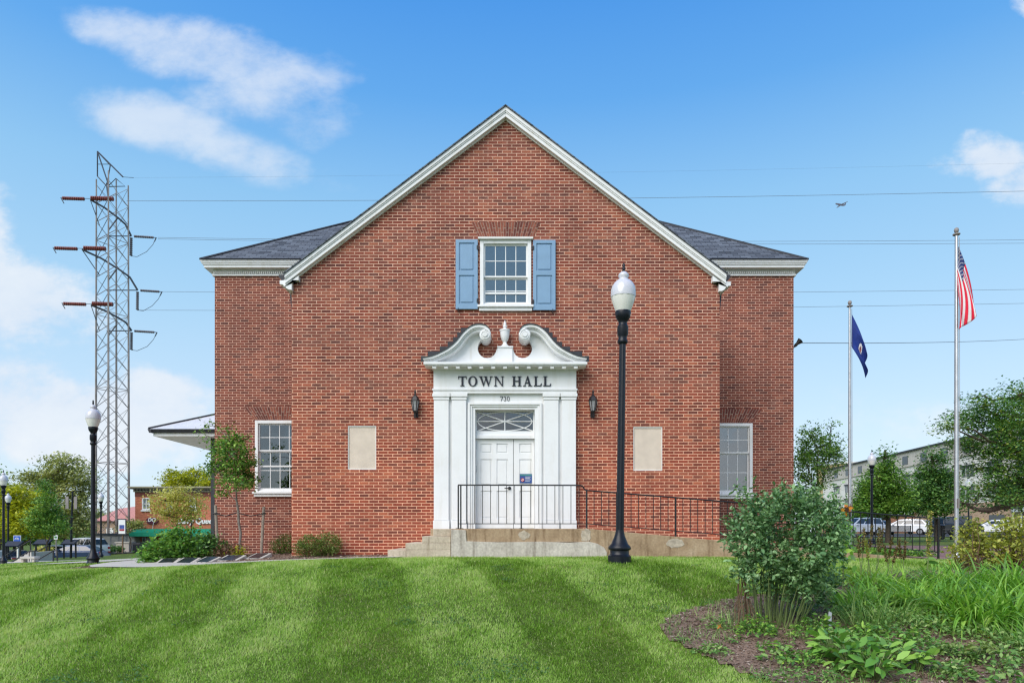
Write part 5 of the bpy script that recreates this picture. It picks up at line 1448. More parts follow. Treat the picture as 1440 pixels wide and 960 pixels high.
for (a, b) in ((192, 246), (256, 330)):
    mb = MB(QO); mb.prism([(dQ - 1.5, qz(753.5)), (dQ - 1.45, qz(748)), (dQ - .8, qz(744.3)), (dQ - .01, qz(743)), (dQ - .01, qz(753.5))], 'x', qx(a), qx(b)); mb.build('awning', M['awning'], sh)
for (a, b) in ((200, 206), (207.5, 213), (214.5, 220), (259, 270), (272, 283), (285, 296)):
    mb = MB(QO); mb.box(qx(a), qx(b), dQ - .06, dQ - .002, -1.5, qz(755)); w = mb.build('shop_window', M['white'], sh)
    mb = MB(QO); mb.box(qx(a) + .08, qx(b) - .08, dQ - .075, dQ - .061, -1.3, qz(755) - .1); mb.build('pane', mat('shop_glass', (.16, .20, .22), .08, .4, .8), w)
# raised sign letters: a built-in face, sheared like script
def text_mesh(name, txt, size, m, parent, loc, shear=.0, depth=.05, off=.0):
    cu = bpy.data.curves.new(name, 'FONT'); cu.body = txt; cu.size = size; cu.extrude = depth; cu.shear = shear; cu.offset = off; cu.align_x = 'CENTER'; cu.align_y = 'CENTER'
    tmp = bpy.data.objects.new('tmp', cu); C.objects.link(tmp); dg = bpy.context.evaluated_depsgraph_get()
    me = bpy.data.meshes.new_from_object(tmp.evaluated_get(dg)); bpy.data.objects.remove(tmp); bpy.data.curves.remove(cu)
    me.name = name; me.transform(__import__('mathutils').Matrix.Rotation(R(90), 4, 'X')); me.materials.clear(); me.materials.append(m)
    return link(name, me, parent, loc)
text_mesh('lettering', 'Dairy Queen', .78, M['white'], sh, (qx(276.5) - QO[0], -.1, qz(732.5) - QO[2]), .25, .05, .02)
mb = MB(QO); n_ = 24
lips = [(qx(214.5) + .62 * math.cos(2 * math.pi * i / n_) * 1.05, qz(731.8) + .34 * math.sin(2 * math.pi * i / n_)) for i in range(n_)]
mb.plate(lips, dQ - .16, dQ - .002); lg = mb.build('round_sign', mat('sign_maroon', (0.10, 0.02, 0.05), .4, .1), sh)
text_mesh('lettering', 'DQ', .52, M['white'], lg, (qx(214.5) - QO[0], -.19, qz(730.8) - QO[2]), .2, .02, .015)
# low house with a red roof left of the shop
t = thing('red_roofed_house', 'small house with a pinkish red roof between pylon and brick shop', 'house', (X(176, 88), 88, -2))
mb = MB(); mb.box(-3.6, 2.6, 0, 7, 0, 3.6); mb.build('wall', mat('cream_render', (.42, .30, .22), .8, .1), t)
mb = MB(); mb.add([(-4, -.4, 3.5), (3, -.4, 3.5), (3, 7.4, 3.5), (-4, 7.4, 3.5), (-2.8, 3.5, 5.2), (2.8, 3.5, 5.9)], [(0, 1, 5, 4), (1, 2, 5), (2, 3, 4, 5), (3, 0, 4), (0, 3, 2, 1)]); mb.build('roof', mat('red_roof', (.52, .24, .21), .8, .12), t)
for a in (-2.4, -.4, 1.3):
    mb = MB(); mb.box(a, a + .9, -.06, -.002, 1.2, 2.6); mb.build('window', M['white'], t)
# pylon enclosure
t = thing('concrete_enclosure', 'grey concrete wall enclosure round the pylon foot', 'wall', (X(162, 71), 71, -2.2))
w_ = X(190, 71) - X(134, 71)
mb = MB(); mb.box(-w_ / 2, w_ / 2, 0, .25, 0, 2.05); mb.box(-w_ / 2, -w_ / 2 + .25, .25, 8, 0, 2.05); mb.box(w_ / 2 - .25, w_ / 2, .25, 8, 0, 2.05)
mb.build('wall_panel', mat('enclosure_concrete', (.40, .385, .37), .9, .12, .7), t)
mb = MB(); mb.box(-w_ / 2 - .1, w_ / 2 + .1, -.1, .35, 2.05, 2.25); mb.build('coping', M['galv_dark'], t)
mb = MB()
for i in range(5): mb.box(-w_ / 2 + i * w_ / 5 + .1, -w_ / 2 + (i + 1) * w_ / 5 - .1, -.03, -.002, .9, 1.9)
mb.build('raised_panel', M['path'], t)
t = thing('stone_plinth', 'pale square stone plinth in front of the pylon enclosure', 'plinth', (X(172, 66), 66, -1.9)); mb = MB(); mb.box(-.65, .65, 0, 1.0, 0, 1.05); mb.build('block', mat('pale_stone', (.52, .47, .41), .9, .1, 2), t, bevel=.04); mb = MB(); mb.box(-.72, .72, -.07, 1.07, 1.05, 1.17); mb.build('cap', M['path'], t)
t = thing('litter_bin', 'square black litter bin on the far left walk before the shop', 'litter bin', (X(194.5, 59), 59, Z(777, 59)))
mb = MB(); mb.box(-.33, .33, -.33, .33, 0, .78); mb.build('bin_body', M['lamp_black'], t, bevel=.03); mb = MB(); mb.box(-.36, .36, -.36, .36, .79, .86)
for s in (-.3, .3): mb.box(s - .03, s + .03, -.3, .3, .86, .93)
mb.build('lid', M['dark_edge'], t, bevel=.02)
# banner board on its post
t = thing('notice_board', 'small framed poster board on a thin dark post before the pylon', 'sign', (X(172.5, 55), 55, Z(777, 55)))
h_ = Z(729, 55) - Z(777, 55)
mb = MB(); mb.box(-.045, .045, -.045, .045, 0, h_); mb.build('post', M['stem_brown'], t)
mb = MB(); mb.box(-.34, .34, -.11, -.05, h_ - 1.3, h_); mb.build('board', M['dark_edge'], t)
mb = MB(); mb.box(-.27, .27, -.118, -.111, h_ - 1.2, h_ - .08); mb.build('poster', M['white'], t)
mb = MB(); mb.box(-.2, .2, -.124, -.119, h_ - .8, h_ - .5); mb.build('poster_picture', mat('poster_blue', (.05, .09, .33), .5, .5, 6), t)
mb = MB(); mb.box(-.2, .2, -.124, -.119, h_ - .98, h_ - .82); mb.build('poster_caption', mat('poster_red', (.35, .04, .06), .5, .4, 6), t)

# ------------------------------------------------------------------ left foreground of the far lawn: panels, stairs, rails, signs
def panel(p0, p1, pt, pb, d, label):
    xm = X((p0 + p1) / 2, d); zb = Z(pb, d); h = Z(pt, d) - zb; w = (X(p1, d) - X(p0, d)) / 2
    t = thing('display_panel', label, 'display panel', (xm, d, zb), 0, 'slanted display panels on posts')
    mb = MB(); mb.hexa([(-w, -.25, h - .36), (w, -.25, h - .36), (w, .25, h - .06), (-w, .25, h - .06)], [(-w, -.27, h - .31), (w, -.27, h - .31), (w, .23, h), (-w, .23, h)]); mb.build('board', M['lamp_black'], t)
    mb = MB(); mb.hexa([(-w + .05, -.24, h - .285), (w - .05, -.24, h - .285), (w - .05, .2, h - .015), (-w + .05, .2, h - .015)], [(-w + .05, -.243, h - .28), (w - .05, -.243, h - .28), (w - .05, .197, h - .01), (-w + .05, .197, h - .01)]); mb.build('printed_face', M['dark_edge'], t)
    for s in (-.85, .85):
        mb = MB(); mb.box(s * w - .04, s * w + .04, -.04, .04, -.3, h - .2); mb.build('leg', M['lamp_black'], t)
panel(7, 30, 760.5, 790, 42, 'black slanted display panel under the blue sign at far left')
panel(49, 71, 758, 784, 44, 'black slanted display panel between the stair rails')
panel(88.5, 108, 758, 784, 45, 'black slanted display panel behind the slim dark pole')
t = thing('blue_sign', 'square blue sign with a white arch emblem on a pale post', 'sign', (X(25, 50), 50, Z(783, 50)))
h_ = Z(752.5, 50) - Z(783, 50)
mb = MB(); mb.box(-.05, .05, -.04, .04, -.3, h_ - .1); mb.build('post', M['offwhite'], t)
mb = MB(); mb.box(-.28, .28, -.07, -.041, h_ - .46, h_); mb.build('plate', M['white'], t, bevel=.02)
mb = MB(); mb.box(-.25, .25, -.078, -.071, h_ - .43, h_ - .03); mb.build('blue_face', mat('sign_blue', (.03, .11, .50), .4, .05), t)
mb = MB(); mb.tube([(.14 * math.cos(a), -.085, h_ - .31 + .14 * math.sin(a)) for a in np.linspace(0, math.pi, 12)], .022, 5); mb.tube([(.07 * math.cos(a), -.085, h_ - .31 + .07 * math.sin(a)) for a in np.linspace(0, math.pi, 10)], .014, 5); mb.build('arch_emblem', M['white'], t)
t = thing('street_sign', 'small white and green sign on a grey post left of the slim pole', 'sign', (X(79, 52), 52, Z(775, 52)))
h_ = Z(752, 52) - Z(775, 52)
mb = MB(); mb.box(-.03, .03, -.03, .03, -.3, h_ + .4); mb.build('post', M['galv'], t); mb = MB(); mb.box(-.14, .14, -.06, -.031, h_ - .32, h_); mb.build('plate', M['white'], t); mb = MB(); mb.box(-.09, .09, -.066, -.061, h_ - .24, h_ - .08); mb.build('green_mark', mat('sign_green', (.03, .25, .13), .5, .05), t)
t = thing('utility_pole', 'slim dark pole with grey banner plates standing among the left trees', 'pole', (X(99.5, 45), 45, Z(786, 45)))
h_ = Z(690, 45) - Z(786, 45)
mb = MB(); mb.tube([(0, 0, -.2), (.05, 0, h_ * .5), (.13, 0, h_)], [.075, .065, .055], 8); mb.build('pole', M['lamp_black'], t)
for s in (-.26, .30):
    mb = MB(); mb.box(s - .1, s + .1, .01, .04, h_ * .74, h_ * .92); mb.build('banner_plate', M['galv'], t)
# stairs with handrails descending to the left
ds = 36.0
t = thing('garden_stairs', 'pale concrete stairs descending to the left between black handrails', 'stairs', (X(30, ds), ds, -1.4))
mb = MB()
for i in range(7):
    x0 = X(46 - i * 4.6, ds) - t.location.x; zt_ = Z(776 + i * 3.0, ds) + 1.4
    mb = MB(); mb.box(x0 - .20, x0, -.1, 1.7, zt_ - .9, zt_); mb.build('step', M['path'], t, bevel=.01)
mb = MB(); a = X(50, ds) - t.location.x; b_ = X(12, ds) - t.location.x
mb.hexa([(b_, -.32, -1.2), (a, -.32, -1.2), (a, -.12, -1.2), (b_, -.12, -1.2)], [(b_, -.32, Z(797, ds) + 1.4), (a, -.32, Z(775, ds) + 1.4), (a, -.12, Z(775, ds) + 1.4), (b_, -.12, Z(797, ds) + 1.4)]); mb.build('cheek_wall', M['path'], t)
def handrail(pts, d, label):
    ps = [(X(a, d), d, Z(b, d)) for a, b in pts]; c = ps[0]
    t = thing('handrail', label, 'handrail', c, 0, 'black handrails beside the stairs')
    mb = MB(c); mb.tube(ps, .032, 6); mb.build('rail', M['iron'], t)
    for p in (ps[0], ps[len(ps) // 2], ps[-1]):
        mb = MB(c); mb.box(p[0] - .025, p[0] + .025, p[1] - .025, p[1] + .025, p[2] - .95, p[2]); mb.build('post', M['iron'], t)
handrail([(-4, 788), (10, 779.5), (28, 768), (43, 759.5)], 38, 'upper black handrail rising toward the blue sign')
handrail([(12, 792.5), (28, 782.5), (41.5, 774.2), (49, 773.8)], ds - .3, 'near black handrail along the stair cheek wall')
handrail([(39, 782), (52, 775), (65, 768)], ds + 1.8, 'far black handrail of the stairs below the middle panel')
handrail([(53, 787), (64, 780.5), (75, 774), (80.5, 773)], 34, 'rightmost black handrail near the stone slab bench')
t = thing('slab_bench', 'low pale stone slab bench at the head of the stairs', 'bench', (X(42, 33), 33, Z(789, 33)))
mb = MB(); mb.box(-.36, .36, -.2, .2, .13, .24); mb.build('seat', M['path'], t, bevel=.02)
for s in (-.26, .26):
    mb = MB(); mb.box(s - .05, s + .05, -.15, .15, -.2, .13); mb.build('leg', M['conc'], t)

# ------------------------------------------------------------------ memorial plaques along the walk
for (p, y_, r_, lab) in ((236, 792.3, 14, 'small dark plaque with pale rim, leftmost, at the edge of the green shrubs'), (263, 794, 4, 'dark square plaque with wide pale border below the green shrubs'), (291.5, 794.2, -8, 'dark plaque with pale right rim below the brown shrub'), (325, 793.3, -4, 'wide dark plaque with pale rims right of the brown shrub'), (363, 791.8, -10, 'dark plaque nearest the boxwoods, alone on bare mulch')):
    d = 14.25 + (797 - y_) * .12
    x = X(p, d); z = H(x, d) + .03
    t = thing('memorial_plaque', lab, 'plaque', (x, d, z), R(r_ - 12), 'memorial plaques along the walk')
    t.rotation_euler = (R(17), 0, R(r_ - 12))
    w = .21 if p != 325 else .25
    mb = MB(); mb.box(-w, w, -.2, .2, -.06, .03); mb.build('stone', M['path'], t, bevel=.01)
    mb = MB(); mb.box(-w * .72, w * .72, -.155, .165, .0305, .038); mb.build('plate', mat('dark_granite', (0.022, 0.024, 0.028), .25, .3, 30), t)
# ------------------------------------------------------------------ foliage colours
GR = lambda *a: a
M['leaf_mid'] = leaf_mat('leaf_mid', [(0.057, 0.142, 0.031), (0.128, 0.284, 0.052), (0.242, 0.439, 0.083), (0.425, 0.595, 0.130)], .3)
M['leaf_dark'] = leaf_mat('leaf_dark', [(0.033, 0.096, 0.030), (0.079, 0.192, 0.052), (0.155, 0.316, 0.077), (0.308, 0.479, 0.117)], .25)
M['leaf_locust'] = leaf_mat('leaf_locust', [(0.049, 0.137, 0.045), (0.109, 0.260, 0.071), (0.204, 0.410, 0.100), (0.491, 0.573, 0.126)], .3)
M['leaf_olive'] = leaf_mat('leaf_olive', [(0.144, 0.179, 0.067), (0.289, 0.337, 0.121), (0.458, 0.506, 0.188), (0.651, 0.651, 0.289)], .3)
M['leaf_yellow'] = leaf_mat('leaf_yellow', [(0.168, 0.206, 0.017), (0.355, 0.411, 0.025), (0.580, 0.598, 0.035), (0.720, 0.710, 0.052)], .35)
M['leaf_honey'] = leaf_mat('leaf_honey', [(0.305, 0.278, 0.070), (0.557, 0.508, 0.139), (0.700, 0.700, 0.209), (0.700, 0.700, 0.304)], .35)
M['leaf_blue'] = leaf_mat('leaf_blue_green', [(0.034, 0.093, 0.035), (0.098, 0.211, 0.079), (0.171, 0.323, 0.126), (0.306, 0.486, 0.212), (0.465, 0.622, 0.343)], .22, .45, .4)
M['leaf_shrub'] = leaf_mat('leaf_shrub', [(0.043, 0.126, 0.024), (0.106, 0.265, 0.044), (0.211, 0.423, 0.069), (0.401, 0.634, 0.108)], .3)
M['leaf_box'] = leaf_mat('leaf_boxwood', [(0.067, 0.102, 0.024), (0.125, 0.192, 0.041), (0.192, 0.282, 0.062), (0.293, 0.337, 0.094)], .2)
M['leaf_brown'] = leaf_mat('leaf_brown', [(0.065, 0.039, 0.026), (0.130, 0.072, 0.046), (0.195, 0.117, 0.072), (0.273, 0.195, 0.130)], .15, .8, .15)
M['leaf_lily'] = leaf_mat('lily_leaf', [(0.091, 0.230, 0.027), (0.172, 0.388, 0.045), (0.265, 0.528, 0.072), (0.446, 0.669, 0.128)], .35, .4, .35)
M['leaf_hosta'] = leaf_mat('hosta_leaf', [(0.066, 0.186, 0.034), (0.130, 0.316, 0.052), (0.223, 0.447, 0.077), (0.391, 0.615, 0.120)], .25, .35, .45)
M['leaf_weed'] = leaf_mat('weed_leaf', [(0.074, 0.190, 0.039), (0.148, 0.316, 0.068), (0.253, 0.421, 0.116), (0.421, 0.547, 0.194)], .3)
M['leaf_dry'] = leaf_mat('drying_leaf', [(0.137, 0.156, 0.036), (0.312, 0.371, 0.063), (0.508, 0.527, 0.099), (0.468, 0.272, 0.126)], .3)
M['leaf_rust'] = leaf_mat('rusty_seed', [(0.10, 0.065, 0.03), (0.18, 0.115, 0.05), (0.24, 0.17, 0.07), (0.26, 0.24, 0.09)], .2, .8, .15)
M['petal_orange'] = leaf_mat('orange_petal', [(0.55, 0.16, 0.01), (0.65, 0.26, 0.02), (0.70, 0.38, 0.04)], .3)
M['petal_yellow'] = leaf_mat('yellow_petal', [(0.55, 0.38, 0.02), (0.65, 0.48, 0.04)], .3)
M['chips'] = leaf_mat('bark_chips', [(0.06, 0.038, 0.028), (0.18, 0.12, 0.09), (0.32, 0.24, 0.185), (0.55, 0.46, 0.38)], 0.0, .9, .1)

# ------------------------------------------------------------------ trees on the right
b = G(1148, 23.5)
tree('young_tree', 'young round-crowned tree with thin forked trunks beside the right wing', 'tree', b,
     [CL(1150, 632, 26, 22, 23.5), CL(1136, 655, 20, 20, 23.5, -.4), CL(1165, 650, 20, 22, 23.5, .3), CL(1140, 612, 15, 14, 23.5), CL(1168, 622, 13, 14, 23.5, .2), CL(1178, 640, 10, 14, 23.5), CL(1150, 675, 16, 14, 23.5), CL(1128, 640, 10, 22, 23.5), CL(1169, 600, 5, 10, 23.5), CL(1126, 672, 9, 12, 23.5)],
     6200, .085, M['leaf_mid'], M['bark'], .05, b[2] + .7, .13, 16, .6, stems=3, ntwig=70)
for (pc_, lab, cls, n_) in (
    (1243, 'dense pointed plaza tree left of the taller flagpole, behind a lamp', [(1244, 645, 6, 16), (1243, 662, 13, 16), (1240, 682, 26, 18), (1225, 705, 24, 16), (1258, 703, 24, 16), (1243, 714, 34, 13), (1216, 698, 12, 12), (1266, 688, 13, 14), (1234, 670, 14, 14), (1208, 715, 9, 9), (1245, 632, 3, 6), (1254, 668, 10, 12), (1228, 688, 14, 12)], 15000),
    (1312, 'dense rounded plaza tree with dark trunk just left of the taller flagpole', [(1312, 652, 12, 14), (1306, 672, 22, 16), (1322, 680, 22, 18), (1298, 700, 22, 15), (1328, 704, 22, 14), (1310, 714, 30, 11), (1292, 688, 11, 14), (1310, 638, 6, 8), (1322, 645, 8, 9), (1285, 708, 9, 9), (1342, 692, 8, 14), (1334, 672, 10, 10)], 15000)):
    d = 36.0 if pc_ < 1300 else 38.0
    b = G(pc_ + 6, d)
    tree('plaza_tree', lab, 'tree', b, [CL(x, y, rx, ry, d, random.uniform(-.5, .5)) for x, y, rx, ry in cls], n_, .15, M['leaf_dark'] if pc_ > 1300 else M['leaf_mid'], M['bark'], .17, b[2] + 1.2, .27, 36, .55, .6, group='leafy plaza trees')
d = 24.0; b = G(1452, d + 1)
tree('honey_locust', 'big spreading honey locust with a long drooping limb at the right edge', 'tree', b,
     [CL(x, y, rx, ry, d, random.uniform(-1.2, 1.2)) for x, y, rx, ry in ((1380, 572, 24, 16), (1360, 590, 26, 15), (1432, 555, 24, 16), (1400, 600, 34, 18), (1440, 590, 34, 22), (1345, 600, 18, 9), (1330, 598, 10, 5), (1390, 630, 36, 16), (1435, 635, 34, 22), (1360, 625, 22, 14), (1420, 665, 34, 16), (1445, 680, 30, 20), (1395, 690, 26, 14), (1372, 660, 20, 10), (1435, 705, 24, 14), (1368, 702, 16, 8), (1480, 600, 50, 60), (1490, 660, 50, 40), (1405, 712, 20, 6), (1415, 578, 14, 10), (1350, 706, 14, 9), (1470, 560, 40, 26), (1366, 560, 8, 6))],
     34000, .115, M['leaf_locust'], M['bark'], .2, b[2] + 2.0, .24, 44, .5, .8, ntwig=120)
lo = [P(1470, 700, 25), P(1440, 705, 24.5), P(1415, 711, 24), P(1390, 717.5, 23.8), P(1372, 715.5, 23.6), P(1355, 708, 23.5), P(1340, 702, 23.3)]
hl = [o for o in C.objects if o.name.startswith('honey_locust') and o.type == 'EMPTY'][0]
mb = MB(b); mb.tube(lo, [.13, .11, .10, .09, .07, .05, .03], 8); mb.build('drooping_limb', M['bark'], hl, smooth=60)
# far-off greenery closing the view on the right
for i, (px, py, r_, d, lab) in enumerate(((1120, 700, 24, 90, 'low far tree just right of the right wing wall'), (1215, 715, 20, 80, 'far dark tree behind the silver car'), (1440, 690, 30, 70, 'far dark tree at the right edge behind the white sedan'))):
    b = G(px, d); tree('distant_tree', lab, 'tree', b, [CL(px, py, r_, r_ * .7, d), CL(px - r_ * .5, py + 8, r_ * .6, r_ * .5, d), CL(px + r_ * .5, py + 6, r_ * .6, r_ * .5, d)], 3000, .4, M['leaf_dark'], M['bark'], .2, None, .5, 22, .6, .5, group='distant trees')

# ------------------------------------------------------------------ trees on the left
d = 27.0
b = (X(341, 15.6), 15.6, H(X(341, 15.6), 15.6))
yt = tree('staked_tree', 'young tree tied to wooden stakes before the left wing window', 'tree', b,
     [CL(x, y, rx, ry, 15.6, random.uniform(-.25, .25)) for x, y, rx, ry in ((328, 640, 26, 24), (318, 660, 20, 20), (345, 655, 14, 22), (322, 612, 11, 14), (312, 630, 12, 16), (340, 628, 12, 16), (332, 680, 20, 14), (350, 672, 10, 12), (296, 598, 5, 8), (290, 612, 5, 10), (300, 660, 8, 9), (318, 690, 9, 10))],
     3900, .075, M['leaf_mid'], M['bark_grey'], .036, Z(705, 15.6), .10, 14, .6, .4, lean=(X(333, 15.6) - X(341, 15.6), 0), ntwig=60)
for (p0, p1, yt_, yb, lab) in ((307, 303, 710, 765, 'pale wooden stake left of the young tree trunk'), (367, 371, 712, 779, 'pale wooden stake right of the young tree, before bare brick')):
    dk_ = 15.7; t = thing('wooden_stake', lab, 'stake', (X(p0, dk_), dk_, H(X(p0, dk_), dk_)), 0, 'tree stakes')
    mb = MB(t.location); mb.tube([(X(p0, dk_), dk_, t.location.z - .1), (X(p1, dk_), dk_, Z(yt_, dk_))], .034, 8); mb.build('post', M['wood_stake'], t)
    mb = MB(t.location); z_ = Z(722, dk_); xa = X(p1, dk_); xb = X(335, dk_); mb.tube([(xa - .04, dk_ - .04, z_), (xa + .04, dk_ - .04, z_ + .02), (xa + .04, dk_ + .04, z_), (xa - .04, dk_ + .04, z_), (xa - .04, dk_ - .04, z_)], .012, 5); mb.tube([(xa, dk_ - .04, z_), ((xa + xb) / 2, dk_ - .03, z_ - .05), (xb, dk_ - .1, z_ + .02)], .012, 5); mb.build('strap', M['iron'], t)
def ltree(name, lab, pb, d, zb, cls, n_, leaf, lm, tr=.15, tw=.3, grp='trees on the far left', **kw):
    b = (X(pb, d), d, zb)
    return tree(name, lab, 'tree', b, [CL(x, y, rx, ry, d, random.uniform(-1, 1) * d * .012) for x, y, rx, ry in cls], n_, leaf, lm, M['bark'], tr, None, tw, 24, .6, .4, group=grp, **kw)
ltree('olive_tree', 'tall airy olive green tree left of the near lamp and pylon', 92, 66, -2.4, ((92, 655, 30, 14), (75, 668, 24, 14), (110, 668, 22, 14), (60, 680, 26, 16), (95, 690, 32, 18), (118, 690, 12, 20), (40, 672, 14, 10), (80, 715, 40, 18), (112, 722, 16, 24), (48, 700, 24, 20), (90, 740, 34, 16)), 15000, .26, M['leaf_olive'], .28, .42)
ltree('yellow_tree', 'bright yellow green tree behind the blue sign at far left', 30, 56, -2.5, ((30, 700, 26, 18), (18, 720, 22, 20), (48, 725, 24, 16), (30, 740, 36, 14), (58, 745, 20, 10), (10, 740, 20, 16), (8, 700, 12, 16)), 9000, .24, M['leaf_yellow'], .18, .36)
ltree('sapling', 'dark green conical young tree above the middle display panel', 66, 40, -1.35, ((66, 690, 9, 14), (64, 712, 17, 16), (70, 730, 20, 16), (56, 728, 14, 14), (78, 742, 16, 10), (60, 742, 18, 10), (64, 678, 4, 8)), 6500, .13, M['leaf_mid'], .06, .2)
ltree('shop_tree', 'pale yellowish airy tree standing before the brick shop', 248, 60, -1.6, ((248, 692, 26, 10), (232, 704, 22, 11), (266, 703, 22, 11), (248, 712, 34, 12), (226, 722, 16, 9), (272, 722, 18, 9), (250, 728, 24, 8)), 5200, .2, M['leaf_honey'], .13, .32)
ltree('roof_tree', 'dark and yellow tree crown rising behind the left part of the shop roof', 248, 88, -1.8, ((247, 672, 14, 13), (240, 682, 12, 12), (256, 680, 13, 14), (248, 690, 20, 14)), 4200, .3, M['leaf_yellow'], .2, .45, 'trees behind the shop')
ltree('roof_tree', 'yellow green tree crown rising behind the middle of the shop roof', 275, 90, -1.8, ((273, 670, 14, 12), (282, 682, 14, 12), (266, 684, 12, 12), (276, 692, 20, 12)), 4200, .3, M['leaf_yellow'], .2, .45, 'trees behind the shop')
ltree('roof_tree', 'yellow green tree crown touching the left wing corner above the shop', 300, 86, -1.8, ((299, 674, 14, 12), (292, 684, 12, 12), (306, 686, 14, 12)), 3200, .3, M['leaf_yellow'], .2, .45, 'trees behind the shop')
ltree('small_tree', 'small low tree between the poster board and the shop awning', 184, 66, -1.9, ((184, 736, 12, 6), (176, 742, 9, 6), (194, 738, 10, 5)), 1500, .2, M['leaf_olive'], .07, .25)
for i, (px, py, rx, ry, d, m_, lab) in enumerate(((0, 705, 30, 26, 80, 'leaf_olive', 'far olive tree at the very left edge'), (130, 735, 22, 16, 95, 'leaf_olive', 'far low tree between the near lamp and the pylon foot'), (160, 735, 26, 14, 100, 'leaf_olive', 'far low tree seen through the pylon legs'), (70, 745, 50, 14, 90, 'leaf_mid', 'wide dark tree band behind the street cars'), (-30, 690, 40, 50, 70, 'leaf_mid', 'large tree just past the left edge'), (20, 755, 40, 9, 85, 'leaf_mid', 'low hedge-like tree behind the blue sign'))):
    ltree('distant_tree', lab, px, d, H(X(px, d), d), ((px, py, rx, ry), (px - rx * .5, py + ry * .4, rx * .6, ry * .6), (px + rx * .5, py + ry * .4, rx * .6, ry * .6)), 3600, .34, M[m_], .2, .5, 'distant trees')

# ------------------------------------------------------------------ shrubs by the wall
def shrub(name, lab, cat, pb, d, cls, n_, leaf, lm, sm, group=None, tw=.09, per=14, aspect=.6, up=.4, ns=14, oval=False, shell=.35, stem_r=.008):
    x, y = X(pb, d), d; b = (x, y, H(x, y))
    t = thing(name, lab, cat, b, 0, group)
    clumps = [CL(a, c, rx, ry, d, random.uniform(-.15, .15)) for a, c, rx, ry in cls]
    pts, tips, tone = clump_pts(clumps, n_, tw, per, shell)
    mb = MB(b)
    for i in range(ns):
        c = clumps[i % len(clumps)]; e = Vector(tips[rng.integers(len(tips))])
        f = Vector((b[0] + (e.x - b[0]) * .35 + random.uniform(-.08, .08), b[1] + (e.y - b[1]) * .4 + random.uniform(-.08, .08), 0)); f.z = H(f.x, f.y) - .03
        limb(mb, f, e, stem_r, stem_r * .4, 0, .08, 5, 5)
    mb.build('stems', sm, t, smooth=60)
    pts = pts[pts[:, 2] > HA(pts[:, 0], pts[:, 1]) + .01]
    tone = rng.uniform(-.2, .2, len(pts))
    leaves('foliage', pts, leaf, lm, t, b, aspect, up, oval, np.clip(.45 + tone + rng.normal(0, .18, len(pts)), 0, 1))
    return t
gs = 'shrubs along the left wing bed'
shrub('leafy_shrub', 'bright green spreading shrub at the left end of the wing bed', 'shrub', 240, 15.4, ((240, 765, 26, 20), (222, 778, 22, 14), (262, 772, 22, 18), (250, 748, 12, 14), (236, 784, 34, 8), (214, 788, 12, 6), (268, 752, 10, 12)), 3600, .085, M['leaf_shrub'], M['stem'], gs)
shrub('leafy_shrub', 'darker green shrub in the middle of the wing bed', 'shrub', 288, 15.6, ((285, 772, 20, 18), (300, 775, 14, 14), (274, 780, 16, 12), (290, 758, 10, 12), (310, 768, 10, 10)), 2600, .075, M['leaf_dark'], M['stem'], gs)
shrub('dry_shrub', 'browned half bare shrub at the right end of the wing bed', 'shrub', 322, 15.3, ((322, 775, 16, 14), (314, 780, 14, 9), (332, 772, 9, 12)), 650, .06, M['leaf_brown'], M['stem_brown'], gs, ns=46, per=8)
shrub('leafy_shrub', 'tiny yellow green shrub beside the browned shrub', 'shrub', 337, 15.1, ((337, 777, 6, 8), (334, 782, 6, 6)), 420, .05, M['leaf_yellow'], M['stem'], gs, ns=6)
gb = 'clipped boxwoods under the left wing window'
for (p, d, cls, n_, lab) in ((402, 16.4, ((402, 765, 17, 17), (392, 770, 10, 13), (412, 770, 10, 13)), 3200, 'boxwood left of the facade corner under the wing window'), (434, 14.7, ((434, 766, 15, 16), (426, 772, 11, 11), (444, 770, 10, 13)), 3000, 'boxwood just right of the facade corner'), (461, 14.7, ((461, 764, 15, 17), (453, 771, 11, 12), (469, 768, 9, 13)), 3200, 'boxwood furthest right, against the front brick wall')):
    shrub('boxwood', lab, 'shrub', p, d, cls, n_, .034, M['leaf_box'], M['stem_brown'], gb, tw=.055, per=18, ns=18, shell=.5)
for (p, y_, d, rx, ry, lab) in ((158, 772, 64, 14, 5, 'low dark hedge before the pylon enclosure'), (213, 773, 66, 8, 3.5, 'low yellowish hedge before the shop windows'), (62, 773, 50, 8, 4, 'low yellow hedge behind the stair rails')):
    t = shrub('low_hedge', lab, 'hedge', p, d, ((p, y_, rx, ry), (p - rx * .6, y_, rx * .5, ry * .9), (p + rx * .6, y_, rx * .5, ry * .9)), 1600, .14, M['leaf_dark'] if p == 158 else M['leaf_honey'], M['stem_brown'], 'low hedges on the far left', tw=.12, ns=5, stem_r=.02)

# ------------------------------------------------------------------ the big blue-green shrub
d = 7.0; bx, by = X(1092, d), d; b = (bx, by, H(bx, by))
bb = thing('blue_green_shrub', 'large blue green leafy shrub on bare stems at the edge of the bed', 'shrub', b)
cls = [(1075, 727, 32, 18), (1110, 722, 34, 18), (1145, 727, 32, 20), (1062, 748, 30, 26), (1100, 750, 38, 28), (1148, 750, 34, 28), (1060, 778, 26, 22), (1095, 790, 34, 26), (1135, 790, 36, 26), (1165, 772, 22, 28), (1120, 815, 34, 20), (1085, 815, 24, 16), (1150, 818, 24, 18), (1176, 748, 13, 20), (1046, 765, 15, 26), (1042, 745, 12, 18), (1126, 706, 12, 9), (1095, 706, 12, 8), (1145, 843, 16, 16), (1055, 803, 14, 18), (1116, 838, 18, 10)]
clumps = [CL(a, c, rx, ry, d, random.uniform(-.25, .28)) for a, c, rx, ry in cls]
